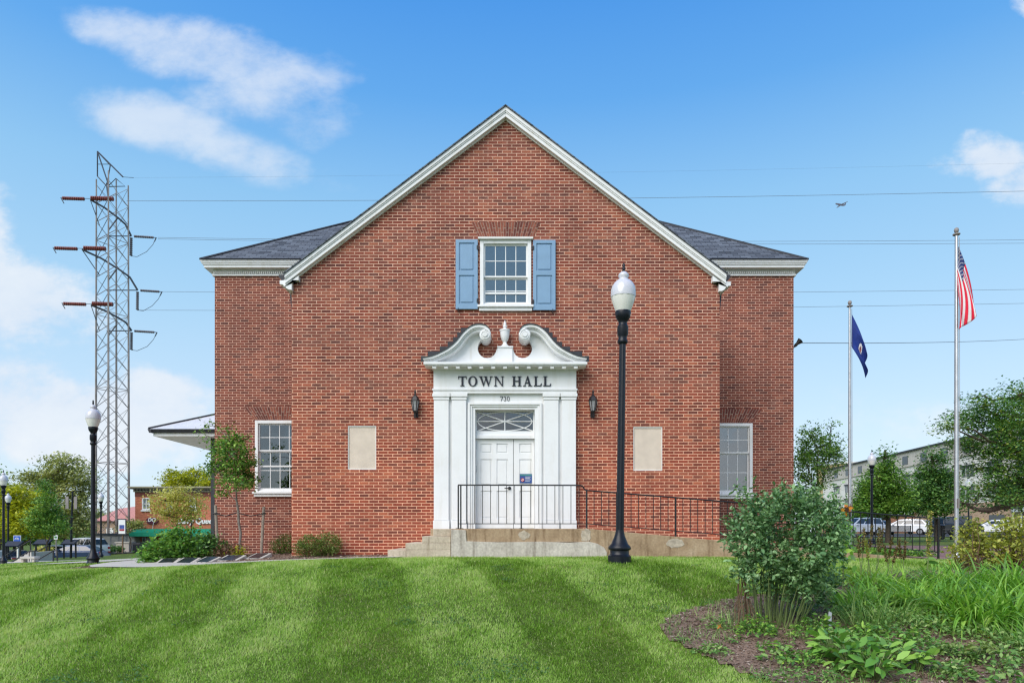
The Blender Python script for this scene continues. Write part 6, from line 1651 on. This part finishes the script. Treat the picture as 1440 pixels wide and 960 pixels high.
# sprays: short stems set with paired oval leaves
def sprays(clumps, n, L, leaf, upb=.6):
    cl = np.array(clumps); vol = (cl[:, 3] * cl[:, 4] * cl[:, 5]) ** .7; pk = rng.choice(len(cl), n, p=vol / vol.sum())
    dd = norm(rng.normal(size=(n, 3))); r = rng.uniform(.3, 1, n) ** .5
    p0 = cl[pk, :3] + dd * r[:, None] * cl[pk, 3:6]
    cen = cl[:, :3].mean(0)
    out = norm((p0 - cen) * np.array([1, 1, .6]) + np.array([0, 0, upb * .5]) + rng.normal(size=(n, 3)) * .35)
    P_, D_, T_ = [], [], []
    for k in range(9):
        f = k / 8
        q = p0 + out * (f * L)[:, None] if np.ndim(L) else p0 + out * (f * L)
        P_.append(q + rng.normal(size=(n, 3)) * .006)
        side = norm(np.cross(out, rng.normal(size=(n, 3))))
        D_.append(out * .55 + side * (1 - .6 * f) ); T_.append(np.full(n, .1 * f))
    tone = np.tile(rng.uniform(-.18, .18, n), 9)
    return np.concatenate(P_), np.concatenate(D_), tone + np.concatenate(T_), p0, out
pts, dirs, tone, p0, outd = sprays([(c[0], c[1], c[2], c[3] * .86, c[4] * .95, c[5] * .84) for c in clumps], 1450, .17, .04)
sh_ = [CL(random.uniform(1035, 1185), random.uniform(690, 720), 4, 4, d) for _ in range(60)]
pp, dd_, tt, p1_, o1_ = sprays(sh_, 60, .14, .04, 2.2)
pts = np.concatenate([pts, pp]); dirs = np.concatenate([dirs, dd_]); tone = np.concatenate([tone, tt + .1])
# leaf tone gets paler towards each spray tip and on the top shoots
rnd = np.clip(.36 + tone * 1.2 + rng.normal(0, .16, len(pts)), 0, 1)
leaves('foliage', pts, .047 * rng.uniform(.55, 1.4, len(pts)), M['leaf_blue'], bb, b, .50, .25, True, rnd, dirs)
mb = MB(b)
for i in range(50):
    a = random.uniform(0, 6.283); r_ = random.uniform(0, 1) ** .5
    f = Vector((bx + .24 * r_ * math.cos(a), by + .18 * r_ * math.sin(a), b[2] - .03))
    zt_ = Z(random.uniform(785, 822), d); k_ = random.uniform(1.3, 2.0)
    e = Vector((bx + .06 + (f.x - bx) * k_, by + (f.y - by) * k_, zt_))
    limb(mb, f, e, .0075, .0045, 0, .03, 6, 5)
mb.build('stems', M['stem'], bb, smooth=60)
mb = MB(b)
for i in range(14):
    f = Vector((bx - .30 + random.uniform(-.12, .1), by + random.uniform(-.1, .1), b[2])); e = Vector((X(random.uniform(1034, 1060), d), by, Z(random.uniform(765, 800), d)))
    limb(mb, f, e, .006, .0035, 0, .06, 5, 5)
mb.build('bare_stems', M['stem_brown'], bb, smooth=60)

# ------------------------------------------------------------------ bed planting
def lily(px, py, d, n, L, spread, label, m='leaf_lily', name='daylily_clump', group='daylily clumps', w=.03, curve=2.1):
    x = X(px, d); b = (x, d, H(x, d))
    t = thing(name, label, 'plant', b, 0, group)
    a = rng.uniform(0, 6.283, n); r = rng.uniform(0, 1, n) ** .5 * spread
    bs = np.stack([x + r * np.cos(a), d + r * np.sin(a) * .8, np.zeros(n)], 1); bs[:, 2] = HA(bs[:, 0], bs[:, 1]) - .01
    le = np.stack([np.cos(a), np.sin(a)], 1) * rng.uniform(.15, 1.0, n)[:, None] + rng.normal(0, .2, (n, 2))
    blades('leaves', bs, rng.uniform(.6, 1.15, n) * L, le, w * rng.uniform(.7, 1.2, n), M[m], t, b, seg=6, curve=curve)
    return t
for (px, d, n, L, s, lab) in ((1375, 6.95, 420, .64, .34, 'largest bright daylily clump in the middle of the right bed'), (1432, 7.0, 420, .68, .36, 'bright daylily clump at the right picture edge'), (1318, 7.4, 330, .62, .32, 'bright daylily clump left of the largest clump'), (1400, 8.0, 330, .60, .38, 'daylily clump behind the largest clump'), (1285, 8.2, 240, .40, .36, 'daylily clump behind the tall green flower spike'), (1345, 8.4, 280, .50, .36, 'daylily clump in front of the yellowing shrub'), (1250, 7.6, 220, .42, .30, 'daylily clump among the brown flower spikes'), (1208, 7.5, 220, .44, .28, 'upright daylily clump right of the blue green shrub'), (1228, 8.5, 200, .36, .36, 'daylily clump behind the brown spikes by the ramp'), (1440, 8.3, 300, .58, .38, 'daylily clump furthest back at the right picture edge')):
    lily(px, 0, d, n, L, s, lab)
lily(1436, 0, 6.3, 150, .38, .2, 'grassy tuft at the lower right corner of the bed', 'leaf_weed', 'grass_tuft', 'grass tufts in the bed', .008, .9)
for (px, d, lab) in ((1265, 7.6, 'thin straw and green tuft before the daylilies'), (1225, 7.5, 'thin tuft right of the white plant marker'), (1300, 7.3, 'thin tuft below the yellow lily bloom'), (1340, 7.0, 'thin straw tuft left of the orange bloom'), (1385, 7.0, 'thin straw tuft beside the orange bloom'), (1030, 6.9, 'thin weedy tuft at the lawn edge left of the shrub')):
    lily(px, 0, d, 90, .26, .2, lab, 'leaf_dry' if px in (1265, 1340, 1385) else 'leaf_weed', 'grass_tuft', 'grass tufts in the bed', .007, .7)
# dry brown flower spikes
gsp = 'dry brown flower spikes'
for (px, yt_, dx_, d) in ((1214, 742, 4, 8.6), (1224, 738, 6, 8.7), (1238, 744, 9, 8.6), (1235, 741, 3, 8.8), (1208, 752, -3, 8.5), (1252, 755, 6, 8.6), (1266, 757, -4, 8.7), (1272, 760, 5, 8.6), (1246, 765, -8, 8.5), (1258, 768, 9, 8.5), (1220, 757, -6, 8.5)):
    x0, x1 = X(px - dx_, d), X(px + dx_ * .4, d); b = (x0, d, H(x0, d)); e = Vector((x1, d, Z(yt_, d)))
    t = thing('flower_spike', 'dry rusty brown seed spike leaning above the daylilies beside the ramp railing', 'flower spike', b, 0, gsp)
    mb = MB(b); limb(mb, b, e, .006, .004, 0, .03, 5, 5); mb.build('stem', M['stem'], t, smooth=60)
    ax = (e - Vector(b)); n_ = 170; f = rng.uniform(.58, 1.0, n_); ps = np.array(b)[None] + np.array(ax)[None] * f[:, None] + rng.normal(size=(n_, 3)) * .009
    leaves('seed_head', ps, .026, M['leaf_rust'] if random.random() < .7 else M['leaf_dry'], t, b, .6, .3)
# tall green spike and sunflower
d = 8.4; x = X(1304, d); b = (x, d, H(x, d)); t = thing('tall_spike', 'tall yellow green mullein-like spike before the ramp end', 'plant', b)
e = Vector((X(1308, d), d, Z(718, d))); mb = MB(b); limb(mb, b, e, .009, .006, 0, .02, 6, 6); mb.build('stem', M['stem'], t)
f = rng.uniform(.42, 1, 420); ps = np.array(b)[None] + np.array(e - Vector(b))[None] * f[:, None] + rng.normal(size=(420, 3)) * .017; leaves('flower_head', ps, .026, M['leaf_dry'], t, b, .6, .4)
f = rng.uniform(.05, .4, 20); ps = np.array(b)[None] + np.array(e - Vector(b))[None] * f[:, None]; leaves('leaves', ps, .14, M['leaf_weed'], t, b, .3, .3, True)
d = 8.0; x = X(1186, d); b = (x, d, H(x, d)); t = thing('sunflower', 'leaning sunflower stalk with one orange bloom behind the blue green shrub', 'flower', b)
e = Vector((X(1188, d), d, Z(716, d))); mb = MB(b); limb(mb, b, e, .011, .007, 0, .03, 6, 6); mb.build('stem', M['stem'], t)
a = np.linspace(0, 6.283, 16, endpoint=False); ps = np.stack([e.x + .02 * np.cos(a), np.full(16, d - .03), e.z + .02 * np.sin(a)], 1)
leaves('petals', ps, .075, M['petal_orange'], t, b, .45, 0, True, None, np.stack([np.cos(a), np.full(16, -.2), np.sin(a)], 1), 0, .1)
mb = MB(b); mb.tube([(e.x, d - .05, e.z), (e.x, d - .02, e.z)], .026, 10); mb.build('flower_centre', M['leaf_brown'], t)
f = rng.uniform(.35, .98, 46); ps = np.array(b)[None] + np.array(e - Vector(b))[None] * f[:, None] + rng.normal(size=(46, 3)) * np.array([.07, .05, .03]); leaves('leaves', ps, .13, M['leaf_lily'], t, b, .5, .1, True, droop=.8)
# yellowing shrubs at the right
gy = 'yellowing shrubs at the back of the right bed'
lily(1215, 0, 6.9, 160, .42, .2, 'slender olive tuft behind the plant marker', 'leaf_weed', 'grass_tuft', 'grass tufts in the bed', .009, 1.0)
lily(1255, 0, 7.0, 160, .44, .22, 'slender olive tuft below the brown flower spikes', 'leaf_weed', 'grass_tuft', 'grass tufts in the bed', .009, 1.0)
shrub('yellowing_shrub', 'yellow green drying shrub before the taller flagpole', 'shrub', 1365, 9.6, ((1365, 760, 22, 24), (1350, 775, 16, 18), (1382, 768, 18, 22), (1368, 742, 14, 14)), 1500, .055, M['leaf_dry'], M['stem_brown'], gy, ns=50, per=9, tw=.06)
shrub('yellowing_shrub', 'taller yellow green drying shrub at the right picture edge', 'shrub', 1420, 9.6, ((1420, 755, 26, 28), (1440, 765, 26, 30), (1405, 775, 18, 22), (1430, 735, 20, 14)), 2300, .055, M['leaf_dry'], M['stem_brown'], gy, ns=60, per=9, tw=.06)
# hostas
def hosta(px, d, n, L, lab):
    x = X(px, d); b = (x, d, H(x, d)); t = thing('hosta', lab, 'plant', b, 0, 'broad leaved hostas')
    a = rng.uniform(0, 6.283, n); tilt = rng.uniform(.15, 1.0, n); rr = L * rng.uniform(.25, .75, n)
    ps = np.stack([x + rr * np.cos(a) * .8, d + rr * np.sin(a) * .8, b[2] + L * (1.0 - tilt) * .75 + .06], 1)
    dr = np.stack([np.cos(a), np.sin(a), 1.35 - tilt * 1.3], 1)
    leaves('leaves', ps, L * rng.uniform(.34, .56, n), M['leaf_hosta'], t, b, .44, .3, True, None, dr, 0, .2)
    mb = MB(b)
    for p_, q in zip(ps, dr): mb.tube([(x, d, b[2] - .01), ((x + p_[0]) / 2, (d + p_[1]) / 2, (b[2] + p_[2]) / 2 + .03), tuple(p_)], .004, 4)
    mb.build('leaf_stalks', M['stem'], t)
for q in ((1170, 6.0, 56, .28, 'hosta clump furthest left, with upright pale leaves'), (1195, 5.75, 56, .30, 'dark glossy hosta in the middle of the hosta row'), (1232, 5.55, 60, .30, 'big hosta at the bottom edge with broad light leaves'), (1262, 5.8, 46, .25, 'hosta right of the big bottom hosta'), (1292, 5.75, 34, .20, 'small hosta at the right end of the hosta row'), (1225, 6.05, 40, .22, 'hosta behind the middle of the hosta row')): hosta(*q)
# bushy little plants
gw = 'small leafy plants in the mulch'
def herb(px, d, n, r_, h, m, lab, leaf=.045, name='leafy_plant', group=gw):
    x = X(px, d); b = (x, d, H(x, d)); t = thing(name, lab, 'plant', b, 0, group)
    a = rng.uniform(0, 6.283, n); q = rng.uniform(0, 1, n) ** .5
    ps = np.stack([x + r_ * q * np.cos(a), d + r_ * q * np.sin(a), b[2] + .01 + h * rng.uniform(.15, 1, n) * (1.05 - q * q * .7)], 1)
    leaves('leaves', ps, leaf, M[m], t, b, .5, .45, True, None, np.stack([np.cos(a), np.sin(a), np.full(n, .3)], 1), 0, .5)
    return t
herb(1064, 6.65, 260, .19, .22, 'leaf_shrub', 'bright green feathery plant at the foot of the blue green shrub')
herb(1150, 6.6, 300, .26, .22, 'leaf_shrub', 'bright leafy plant right of the shrub stems')
herb(1180, 6.35, 260, .22, .2, 'leaf_weed', 'leafy plant between the shrub and the hostas')
herb(1003, 6.2, 170, .13, .10, 'leaf_weed', 'grey green low plant with an orange bloom on bare mulch', .035)
herb(1215, 7.2, 260, .3, .14, 'leaf_weed', 'spreading ground plant right of the plant marker')
herb(1270, 7.0, 300, .34, .16, 'leaf_weed', 'spreading weedy plant below the daylilies')
herb(1320, 6.6, 260, .22, .24, 'leaf_weed', 'upright leafy weed in front of the yellow bloom')
herb(1370, 6.6, 240, .3, .14, 'leaf_weed', 'weedy plant below the orange bloom')
herb(1340, 5.6, 200, .16, .12, 'leaf_weed', 'weedy plant on the mulch right of the hostas')
herb(1130, 5.9, 200, .2, .12, 'leaf_shrub', 'bright low plant left of the hostas')
herb(1100, 5.55, 220, .26, .10, 'leaf_weed', 'low weedy patch at the bottom edge left of the hostas', .035)
herb(1400, 5.9, 240, .26, .16, 'leaf_weed', 'weedy plant right of the pale fern-like plant')
herb(1240, 6.5, 260, .28, .16, 'leaf_hosta', 'leafy plant just behind the hosta row')
herb(1300, 6.2, 240, .24, .14, 'leaf_weed', 'leafy weed behind the right end of the hosta row')
herb(1420, 6.7, 240, .3, .16, 'leaf_weed', 'weedy plant at the right edge below the daylilies')
# a pale fern-like plant
d = 5.95; x = X(1370, d); b = (x, d, H(x, d)); t = thing('fern_like_plant', 'pale yellow green plant with feathered fronds on the mulch', 'plant', b)
mb = MB(b); PS = []; DR = []
for (ax_, ay_, L_) in ((-.24, .06, .30), (.24, .10, .32), (.05, -.16, .25), (-.12, -.12, .2), (.2, -.04, .26)):
    e = Vector((x + ax_, d + ay_, b[2] + .13)); mid = Vector((x + ax_ * .45, d + ay_ * .45, b[2] + .17)); mb.tube([b, mid, e], [.005, .004, .002], 5)
    for k in range(11):
        f = .15 + .85 * k / 10; p_ = Vector(b).lerp(mid, min(1, f * 2)) if f < .5 else mid.lerp(e, (f - .5) * 2)
        for s in (-1, 1): PS.append(p_); DR.append(Vector((-ay_ * s, ax_ * s, -.02)).normalized() + Vector((ax_, ay_, 0)) * 1.2)
mb.build('frond_stalks', M['stem'], t); leaves('fronds', np.array([tuple(p) for p in PS]), .075, leaf_mat('pale_frond', [(.2, .3, .07), (.3, .4, .12)], .3), t, b, .38, .8, True, None, np.array([tuple(p) for p in DR]), 0, .08)
# lone blooms
for (px, py, d, m_, lab) in ((1316, 857, 7.2, 'petal_yellow', 'pale yellow star shaped lily bloom before the daylilies'), (1389, 898, 6.5, 'petal_orange', 'orange lily bloom low over the mulch at right'), (1012, 880, 6.3, 'petal_orange', 'tiny orange bloom on the grey green plant at left')):
    p_ = P(px, py, d); b = (p_[0], d, H(p_[0], d)); t = thing('lily_bloom', lab, 'flower', b, 0, 'single blooms in the bed')
    mb = MB(b); mb.tube([b, p_], .004, 5); mb.build('stem', M['stem'], t)
    s = .035 if px == 1012 else .085
    a = np.linspace(0, 6.283, 6, endpoint=False); leaves('petals', np.array([p_] * 6), s, M[m_], t, b, .35, 0, True, None, np.stack([np.cos(a), np.full(6, -.3), np.sin(a) * .7 + .2], 1), 0, .1)
# white plant marker
d = 6.75; p_ = P(1166, 862, d); t = thing('plant_marker', 'pale grey pointed plant marker stuck in the soil by the shrub', 'marker', (p_[0], d, H(p_[0], d)), R(20))
mb = MB(); mb.prism([(-.016, -.05), (.016, -.05), (.03, .20), (.0, .215), (-.004, .2)], 'y', -.004, .004); mb.build('label_stake', mat('marker_plastic', (.55, .56, .6), .5, .05), t)
# loose weeds
wp = herb(986, 6.15, 44, .09, .07, 'leaf_weed', 'low green weed sprouting from the bare brown mulch', .032, 'weed', 'low weeds in the mulch')
k = 0
while k < 120:
    x, y = random.uniform(1.5, 6.4), random.uniform(5.2, 7.2)
    if not in_bed(np.array([x]), np.array([y]))[0]: continue
    c = copy_tree(wp); c.location = (x, y, H(x, y)); c.rotation_euler = (0, 0, random.uniform(0, 6.28)); s = random.uniform(.5, 1.5); c.scale = (s, s, random.uniform(.5, 1.4)); k += 1
wq = herb(1235, 6.7, 70, .13, .12, 'leaf_weed', 'leafy green weed spreading over the mulch below the daylilies', .045, 'leafy_weed', 'leafy weeds below the daylilies')
wr = herb(1290, 6.45, 60, .12, .13, 'leaf_shrub', 'brighter green leafy weed on the mulch below the daylilies', .05, 'leafy_weed', 'leafy weeds below the daylilies')
k = 0
while k < 64:
    x, y = random.uniform(2.3, 6.6), random.uniform(5.3, 7.4)
    if not in_bed(np.array([x]), np.array([y]))[0] or x < 3.0 and y > 6.2: continue
    c = copy_tree(wq if k % 3 else wr); c.location = (x, y, H(x, y)); c.rotation_euler = (0, 0, random.uniform(0, 6.28)); s = random.uniform(.6, 1.5); c.scale = (s, s, random.uniform(.6, 1.5)); k += 1
# wood chips
n = 42000; x = rng.uniform(1.2, 9.5, n); y = rng.uniform(4.7, 9.5, n); kp = in_bed(x, y) & (np.abs(x) < y * .8 + .5); x, y = x[kp], y[kp]
ps = np.stack([x, y, HA(x, y) + .022], 1)
tag(leaves('mulch', ps, .038, M['chips'], None, (0, 0, 0), .36, 1.2), 'loose brown bark chips over the planting bed', 'mulch', None, 'stuff')
# thin weeds and fine grass invading the bed
n = 26000; x = rng.uniform(1.3, 9.5, n); y = rng.uniform(4.8, 9.6, n); kp = in_bed(x, y) & (smooth_noise(x, y, 2.2, 21) + .10 * (y - 6.6) + np.where((y < 5.75) & (x < 3.6), .35, 0) + np.where(x > 3.4, .12, 0) > -.02); x, y = x[kp], y[kp]
bs = np.stack([x, y, HA(x, y) + .01], 1)
tag(blades('bed_weeds', bs, rng.uniform(.04, .13, len(x)), rng.normal(0, .6, (len(x), 2)), .006, M['leaf_weed'], seg=3, curve=.8), 'fine weeds and grass creeping through the bed', 'weeds', None, 'stuff')
# ivy beyond the ramp
n = 5000; x = rng.uniform(8.0, 9.6, n); y = rng.uniform(15.2, 19, n); ps = np.stack([x, y, HA(x, y) + rng.uniform(.02, .16, n)], 1)
tag(leaves('ground_cover', ps, .06, M['leaf_shrub'], None, (0, 0, 0), .7, .5), 'low green ground cover behind the ramp railing', 'ground cover', None, 'stuff')
# wood chips along the wing wall
n = 9000; x = rng.uniform(-10, -2.6, n); y = rng.uniform(13.5, 18, n); kp = in_side_bed(x, y); x, y = x[kp], y[kp]
tag(leaves('wall_mulch', np.stack([x, y, HA(x, y) + .02], 1), .05, M['chips'], None, (0, 0, 0), .36, 1.2), 'loose bark chips along the left wing wall', 'mulch', None, 'stuff')
# ------------------------------------------------------------------ sky, sun, camera
SUN_EL, SUN_AZ = R(42), R(216)          # azimuth measured clockwise from +Y: behind the camera and a little to its left
def sky():
    w = bpy.data.worlds.new('World'); bpy.context.scene.world = w; w.use_nodes = True
    nt = w.node_tree
    for n in list(nt.nodes): nt.nodes.remove(n)
    out = nt.nodes.new('ShaderNodeOutputWorld'); bg = nt.nodes.new('ShaderNodeBackground')
    nt.links.new(bg.outputs[0], out.inputs[0])
    bg.inputs[1].default_value = 0.1
    s = nt.nodes.new('ShaderNodeTexSky'); s.sky_type = 'NISHITA'; s.sun_disc = False
    s.sun_elevation = SUN_EL; s.sun_rotation = SUN_AZ; s.air_density = 1.0; s.dust_density = 1.0; s.ozone_density = 2.0
    tc = nt.nodes.new('ShaderNodeTexCoord'); D = tc.outputs['Generated']
    sp = nt.nodes.new('ShaderNodeSeparateXYZ'); nt.links.new(D, sp.inputs[0])
    def m(op, a, b=None, c=None):
        n = N(nt, 'ShaderNodeMath', operation=op)
        for i, v in enumerate((a, b, c)):
            if v is None: continue
            if hasattr(v, 'is_linked'): nt.links.new(v, n.inputs[i])
            else: n.inputs[i].default_value = v
        return n.outputs[0]
    # clear-air colour by elevation, laid over the physical sky (values are radiance / 0.1)
    el = m('ARCTAN2', sp.outputs[2], m('SQRT', m('ADD', m('MULTIPLY', sp.outputs[0], sp.outputs[0]), m('MULTIPLY', sp.outputs[1], sp.outputs[1]))))
    e = m('DIVIDE', el, math.pi / 2)
    K = SKY_GAIN
    def S(r, g, b): return tuple(K * (c / 255 / 12.92 if c < 10 else ((c / 255 + .055) / 1.055) ** 2.4) for c in (r, g, b))
    rp_ = ramp(nt, [(0.0, S(222, 238, 250)), (0.09, S(204, 230, 251)), (0.19, S(173, 217, 248)), (0.275, S(146, 203, 246)), (0.355, S(96, 173, 243)), (0.42, S(70, 155, 239)), (0.7, S(50, 125, 220)), (1.0, S(40, 105, 200))], e)
    clear = nt.nodes.new('ShaderNodeMix'); clear.data_type = 'RGBA'; clear.inputs[0].default_value = 0.85
    nt.links.new(s.outputs[0], clear.inputs[6]); nt.links.new(rp_.outputs[0], clear.inputs[7])
    # clouds live at infinity: coordinates are the direction's bearing and elevation tangents
    hy = m('MAXIMUM', m('ABSOLUTE', sp.outputs[1]), 0.12)
    u = m('DIVIDE', sp.outputs[0], hy); v = m('DIVIDE', sp.outputs[2], hy)
    cv = nt.nodes.new('ShaderNodeCombineXYZ'); nt.links.new(u, cv.inputs[0]); nt.links.new(v, cv.inputs[1]); nt.links.new(m('SIGN', sp.outputs[1]), cv.inputs[2])
    n1 = N(nt, 'ShaderNodeTexNoise', Scale=3.6, Detail=9, Roughness=0.6, Distortion=0.25)
    mp = nt.nodes.new('ShaderNodeMapping'); mp.inputs['Scale'].default_value = (1.0, 1.5, 1.0); mp.inputs['Location'].default_value = (0.35, 0.2, 0)
    nt.links.new(cv.outputs[0], mp.inputs[0]); nt.links.new(mp.outputs[0], n1.inputs['Vector'])
    n2 = N(nt, 'ShaderNodeTexNoise', Scale=13.0, Detail=8, Roughness=0.62); nt.links.new(mp.outputs[0], n2.inputs['Vector'])
    nz = m('ADD', m('MULTIPLY', m('SUBTRACT', n1.outputs[0], 0.5), 2.0), m('MULTIPLY', m('SUBTRACT', n2.outputs[0], 0.5), 1.2))
    def blob(px, py, rx, ry, rot, gain):
        """a soft elliptical bank of cloud about one bearing"""
        cx, cy = (px - 720) / FPX, (HOR - py) / FPX
        c, s_ = math.cos(R(rot)), math.sin(R(rot))
        dx_ = m('SUBTRACT', u, cx); dy_ = m('SUBTRACT', v, cy)
        a = m('DIVIDE', m('ADD', m('MULTIPLY', dx_, c), m('MULTIPLY', dy_, s_)), rx / FPX)
        b = m('DIVIDE', m('SUBTRACT', m('MULTIPLY', dy_, c), m('MULTIPLY', dx_, s_)), ry / FPX)
        r2 = m('ADD', m('MULTIPLY', a, a), m('MULTIPLY', b, b))
        return m('MULTIPLY', m('MAXIMUM', m('SUBTRACT', 1.0, r2), 0.0), gain)
    def total(bl):
        t = None
        for q in bl:
            b = blob(*q); t = b if t is None else m('MAXIMUM', t, b)
        return t
    front = m('GREATER_THAN', sp.outputs[1], 0.0)
    thin = total([(190, 50, 130, 42, -14, 1.1), (290, 75, 170, 58, -10, 1.1), (420, 95, 130, 36, -12, .8), (390, 130, 130, 70, 10, 1.15), (440, 165, 90, 60, 0, 1.0), (230, 175, 160, 52, -12, 1.25), (340, 215, 120, 50, -16, 1.25), (300, 140, 80, 50, 0, .8), (480, 250, 60, 30, 0, .3), (1185, 590, 130, 60, 0, .45), (1240, 600, 260, 55, 0, .45)])
    thick = total([(20, 425, 170, 92, -12, 1.15), (-60, 330, 130, 120, -25, .9), (120, 590, 230, 95, 0, 1.2), (230, 560, 110, 70, -15, 1.0), (20, 550, 150, 85, 0, 1.05), (60, 470, 190, 80, 0, .75), (1405, 225, 92, 52, -8, 1.15), (1450, 255, 110, 50, 0, 1.1), (1350, 232, 60, 26, 0, .8), (1470, 5, 60, 30, 0, .9), (1445, 132, 20, 12, 0, .6)])
    def soft(x, lo, hi):
        n = N(nt, 'ShaderNodeMapRange', interpolation_type='SMOOTHSTEP'); nt.links.new(x, n.inputs[0]); n.inputs[1].default_value = lo; n.inputs[2].default_value = hi
        return n.outputs[0]
    a_thin = m('MULTIPLY', m('MULTIPLY', soft(m('ADD', thin, m('MULTIPLY', nz, 1.15)), 0.20, 1.40), m('MINIMUM', m('MULTIPLY', thin, 3.0), 1.0)), m('MULTIPLY', front, 0.62))
    a_thick = m('MULTIPLY', m('MULTIPLY', soft(m('ADD', thick, m('MULTIPLY', nz, 1.15)), 0.30, 0.95), m('MINIMUM', m('MULTIPLY', thick, 4.0), 1.0)), m('MULTIPLY', front, 0.80))
    # behind the camera: broken cloud, seen only in reflections
    back = m('MULTIPLY', soft(m('ADD', n1.outputs[0], m('MULTIPLY', m('SUBTRACT', n2.outputs[0], 0.5), 0.35)), 0.46, 0.58), m('MULTIPLY', m('SUBTRACT', 1.0, front), 0.8))
    al = m('MAXIMUM', m('MAXIMUM', a_thin, a_thick), back)
    shade = ramp(nt, [(0.25, S(205, 220, 242)), (0.6, S(233, 240, 250)), (0.85, S(250, 252, 254))], m('ADD', m('MULTIPLY', nz, 0.35), 0.62))
    fin = nt.nodes.new('ShaderNodeMix'); fin.data_type = 'RGBA'
    nt.links.new(al, fin.inputs[0]); nt.links.new(clear.outputs[2], fin.inputs[6]); nt.links.new(shade.outputs[0], fin.inputs[7])
    nt.links.new(fin.outputs[2], bg.inputs[0])
EXPO = 1.2
SKY_GAIN = 10.0 / 2 ** EXPO
sky()
L = bpy.data.lights.new('sun', 'SUN'); L.energy = 1.5; L.angle = R(50); L.color = (1.0, 0.94, 0.86)
so = bpy.data.objects.new('sun', L); C.objects.link(so)
sd = Vector((math.sin(SUN_AZ) * math.cos(SUN_EL), math.cos(SUN_AZ) * math.cos(SUN_EL), math.sin(SUN_EL)))
so.rotation_euler = (-sd).to_track_quat('-Z', 'Y').to_euler(); so.location = sd * 60
cam = bpy.data.cameras.new('camera'); co = bpy.data.objects.new('camera', cam); C.objects.link(co)
co.location = (0, 0, EYE); co.rotation_euler = (R(90), 0, 0)
cam.sensor_width = 36; cam.sensor_fit = 'HORIZONTAL'; cam.lens = 36 * FPX / 1440
cam.shift_y = (HOR - 480) / 1440; cam.clip_start = 0.05; cam.clip_end = 6000
sc = bpy.context.scene; sc.camera = co
sc.render.engine = 'CYCLES'
sc.view_settings.view_transform = 'Standard'; sc.view_settings.look = 'None'; sc.view_settings.exposure = EXPO; sc.view_settings.gamma = 1
sc.view_settings.use_curve_mapping = False
try:
    sc.cycles.use_denoising = True; sc.cycles.denoiser = 'OPENIMAGEDENOISE'
    sc.cycles.max_bounces = 8; sc.cycles.transparent_max_bounces = 16; sc.cycles.diffuse_bounces = 3; sc.cycles.glossy_bounces = 3
    sc.cycles.caustics_reflective = False; sc.cycles.caustics_refractive = False
    sc.cycles.pixel_filter_type = 'BLACKMAN_HARRIS'; sc.cycles.filter_width = 1.3
except Exception: pass
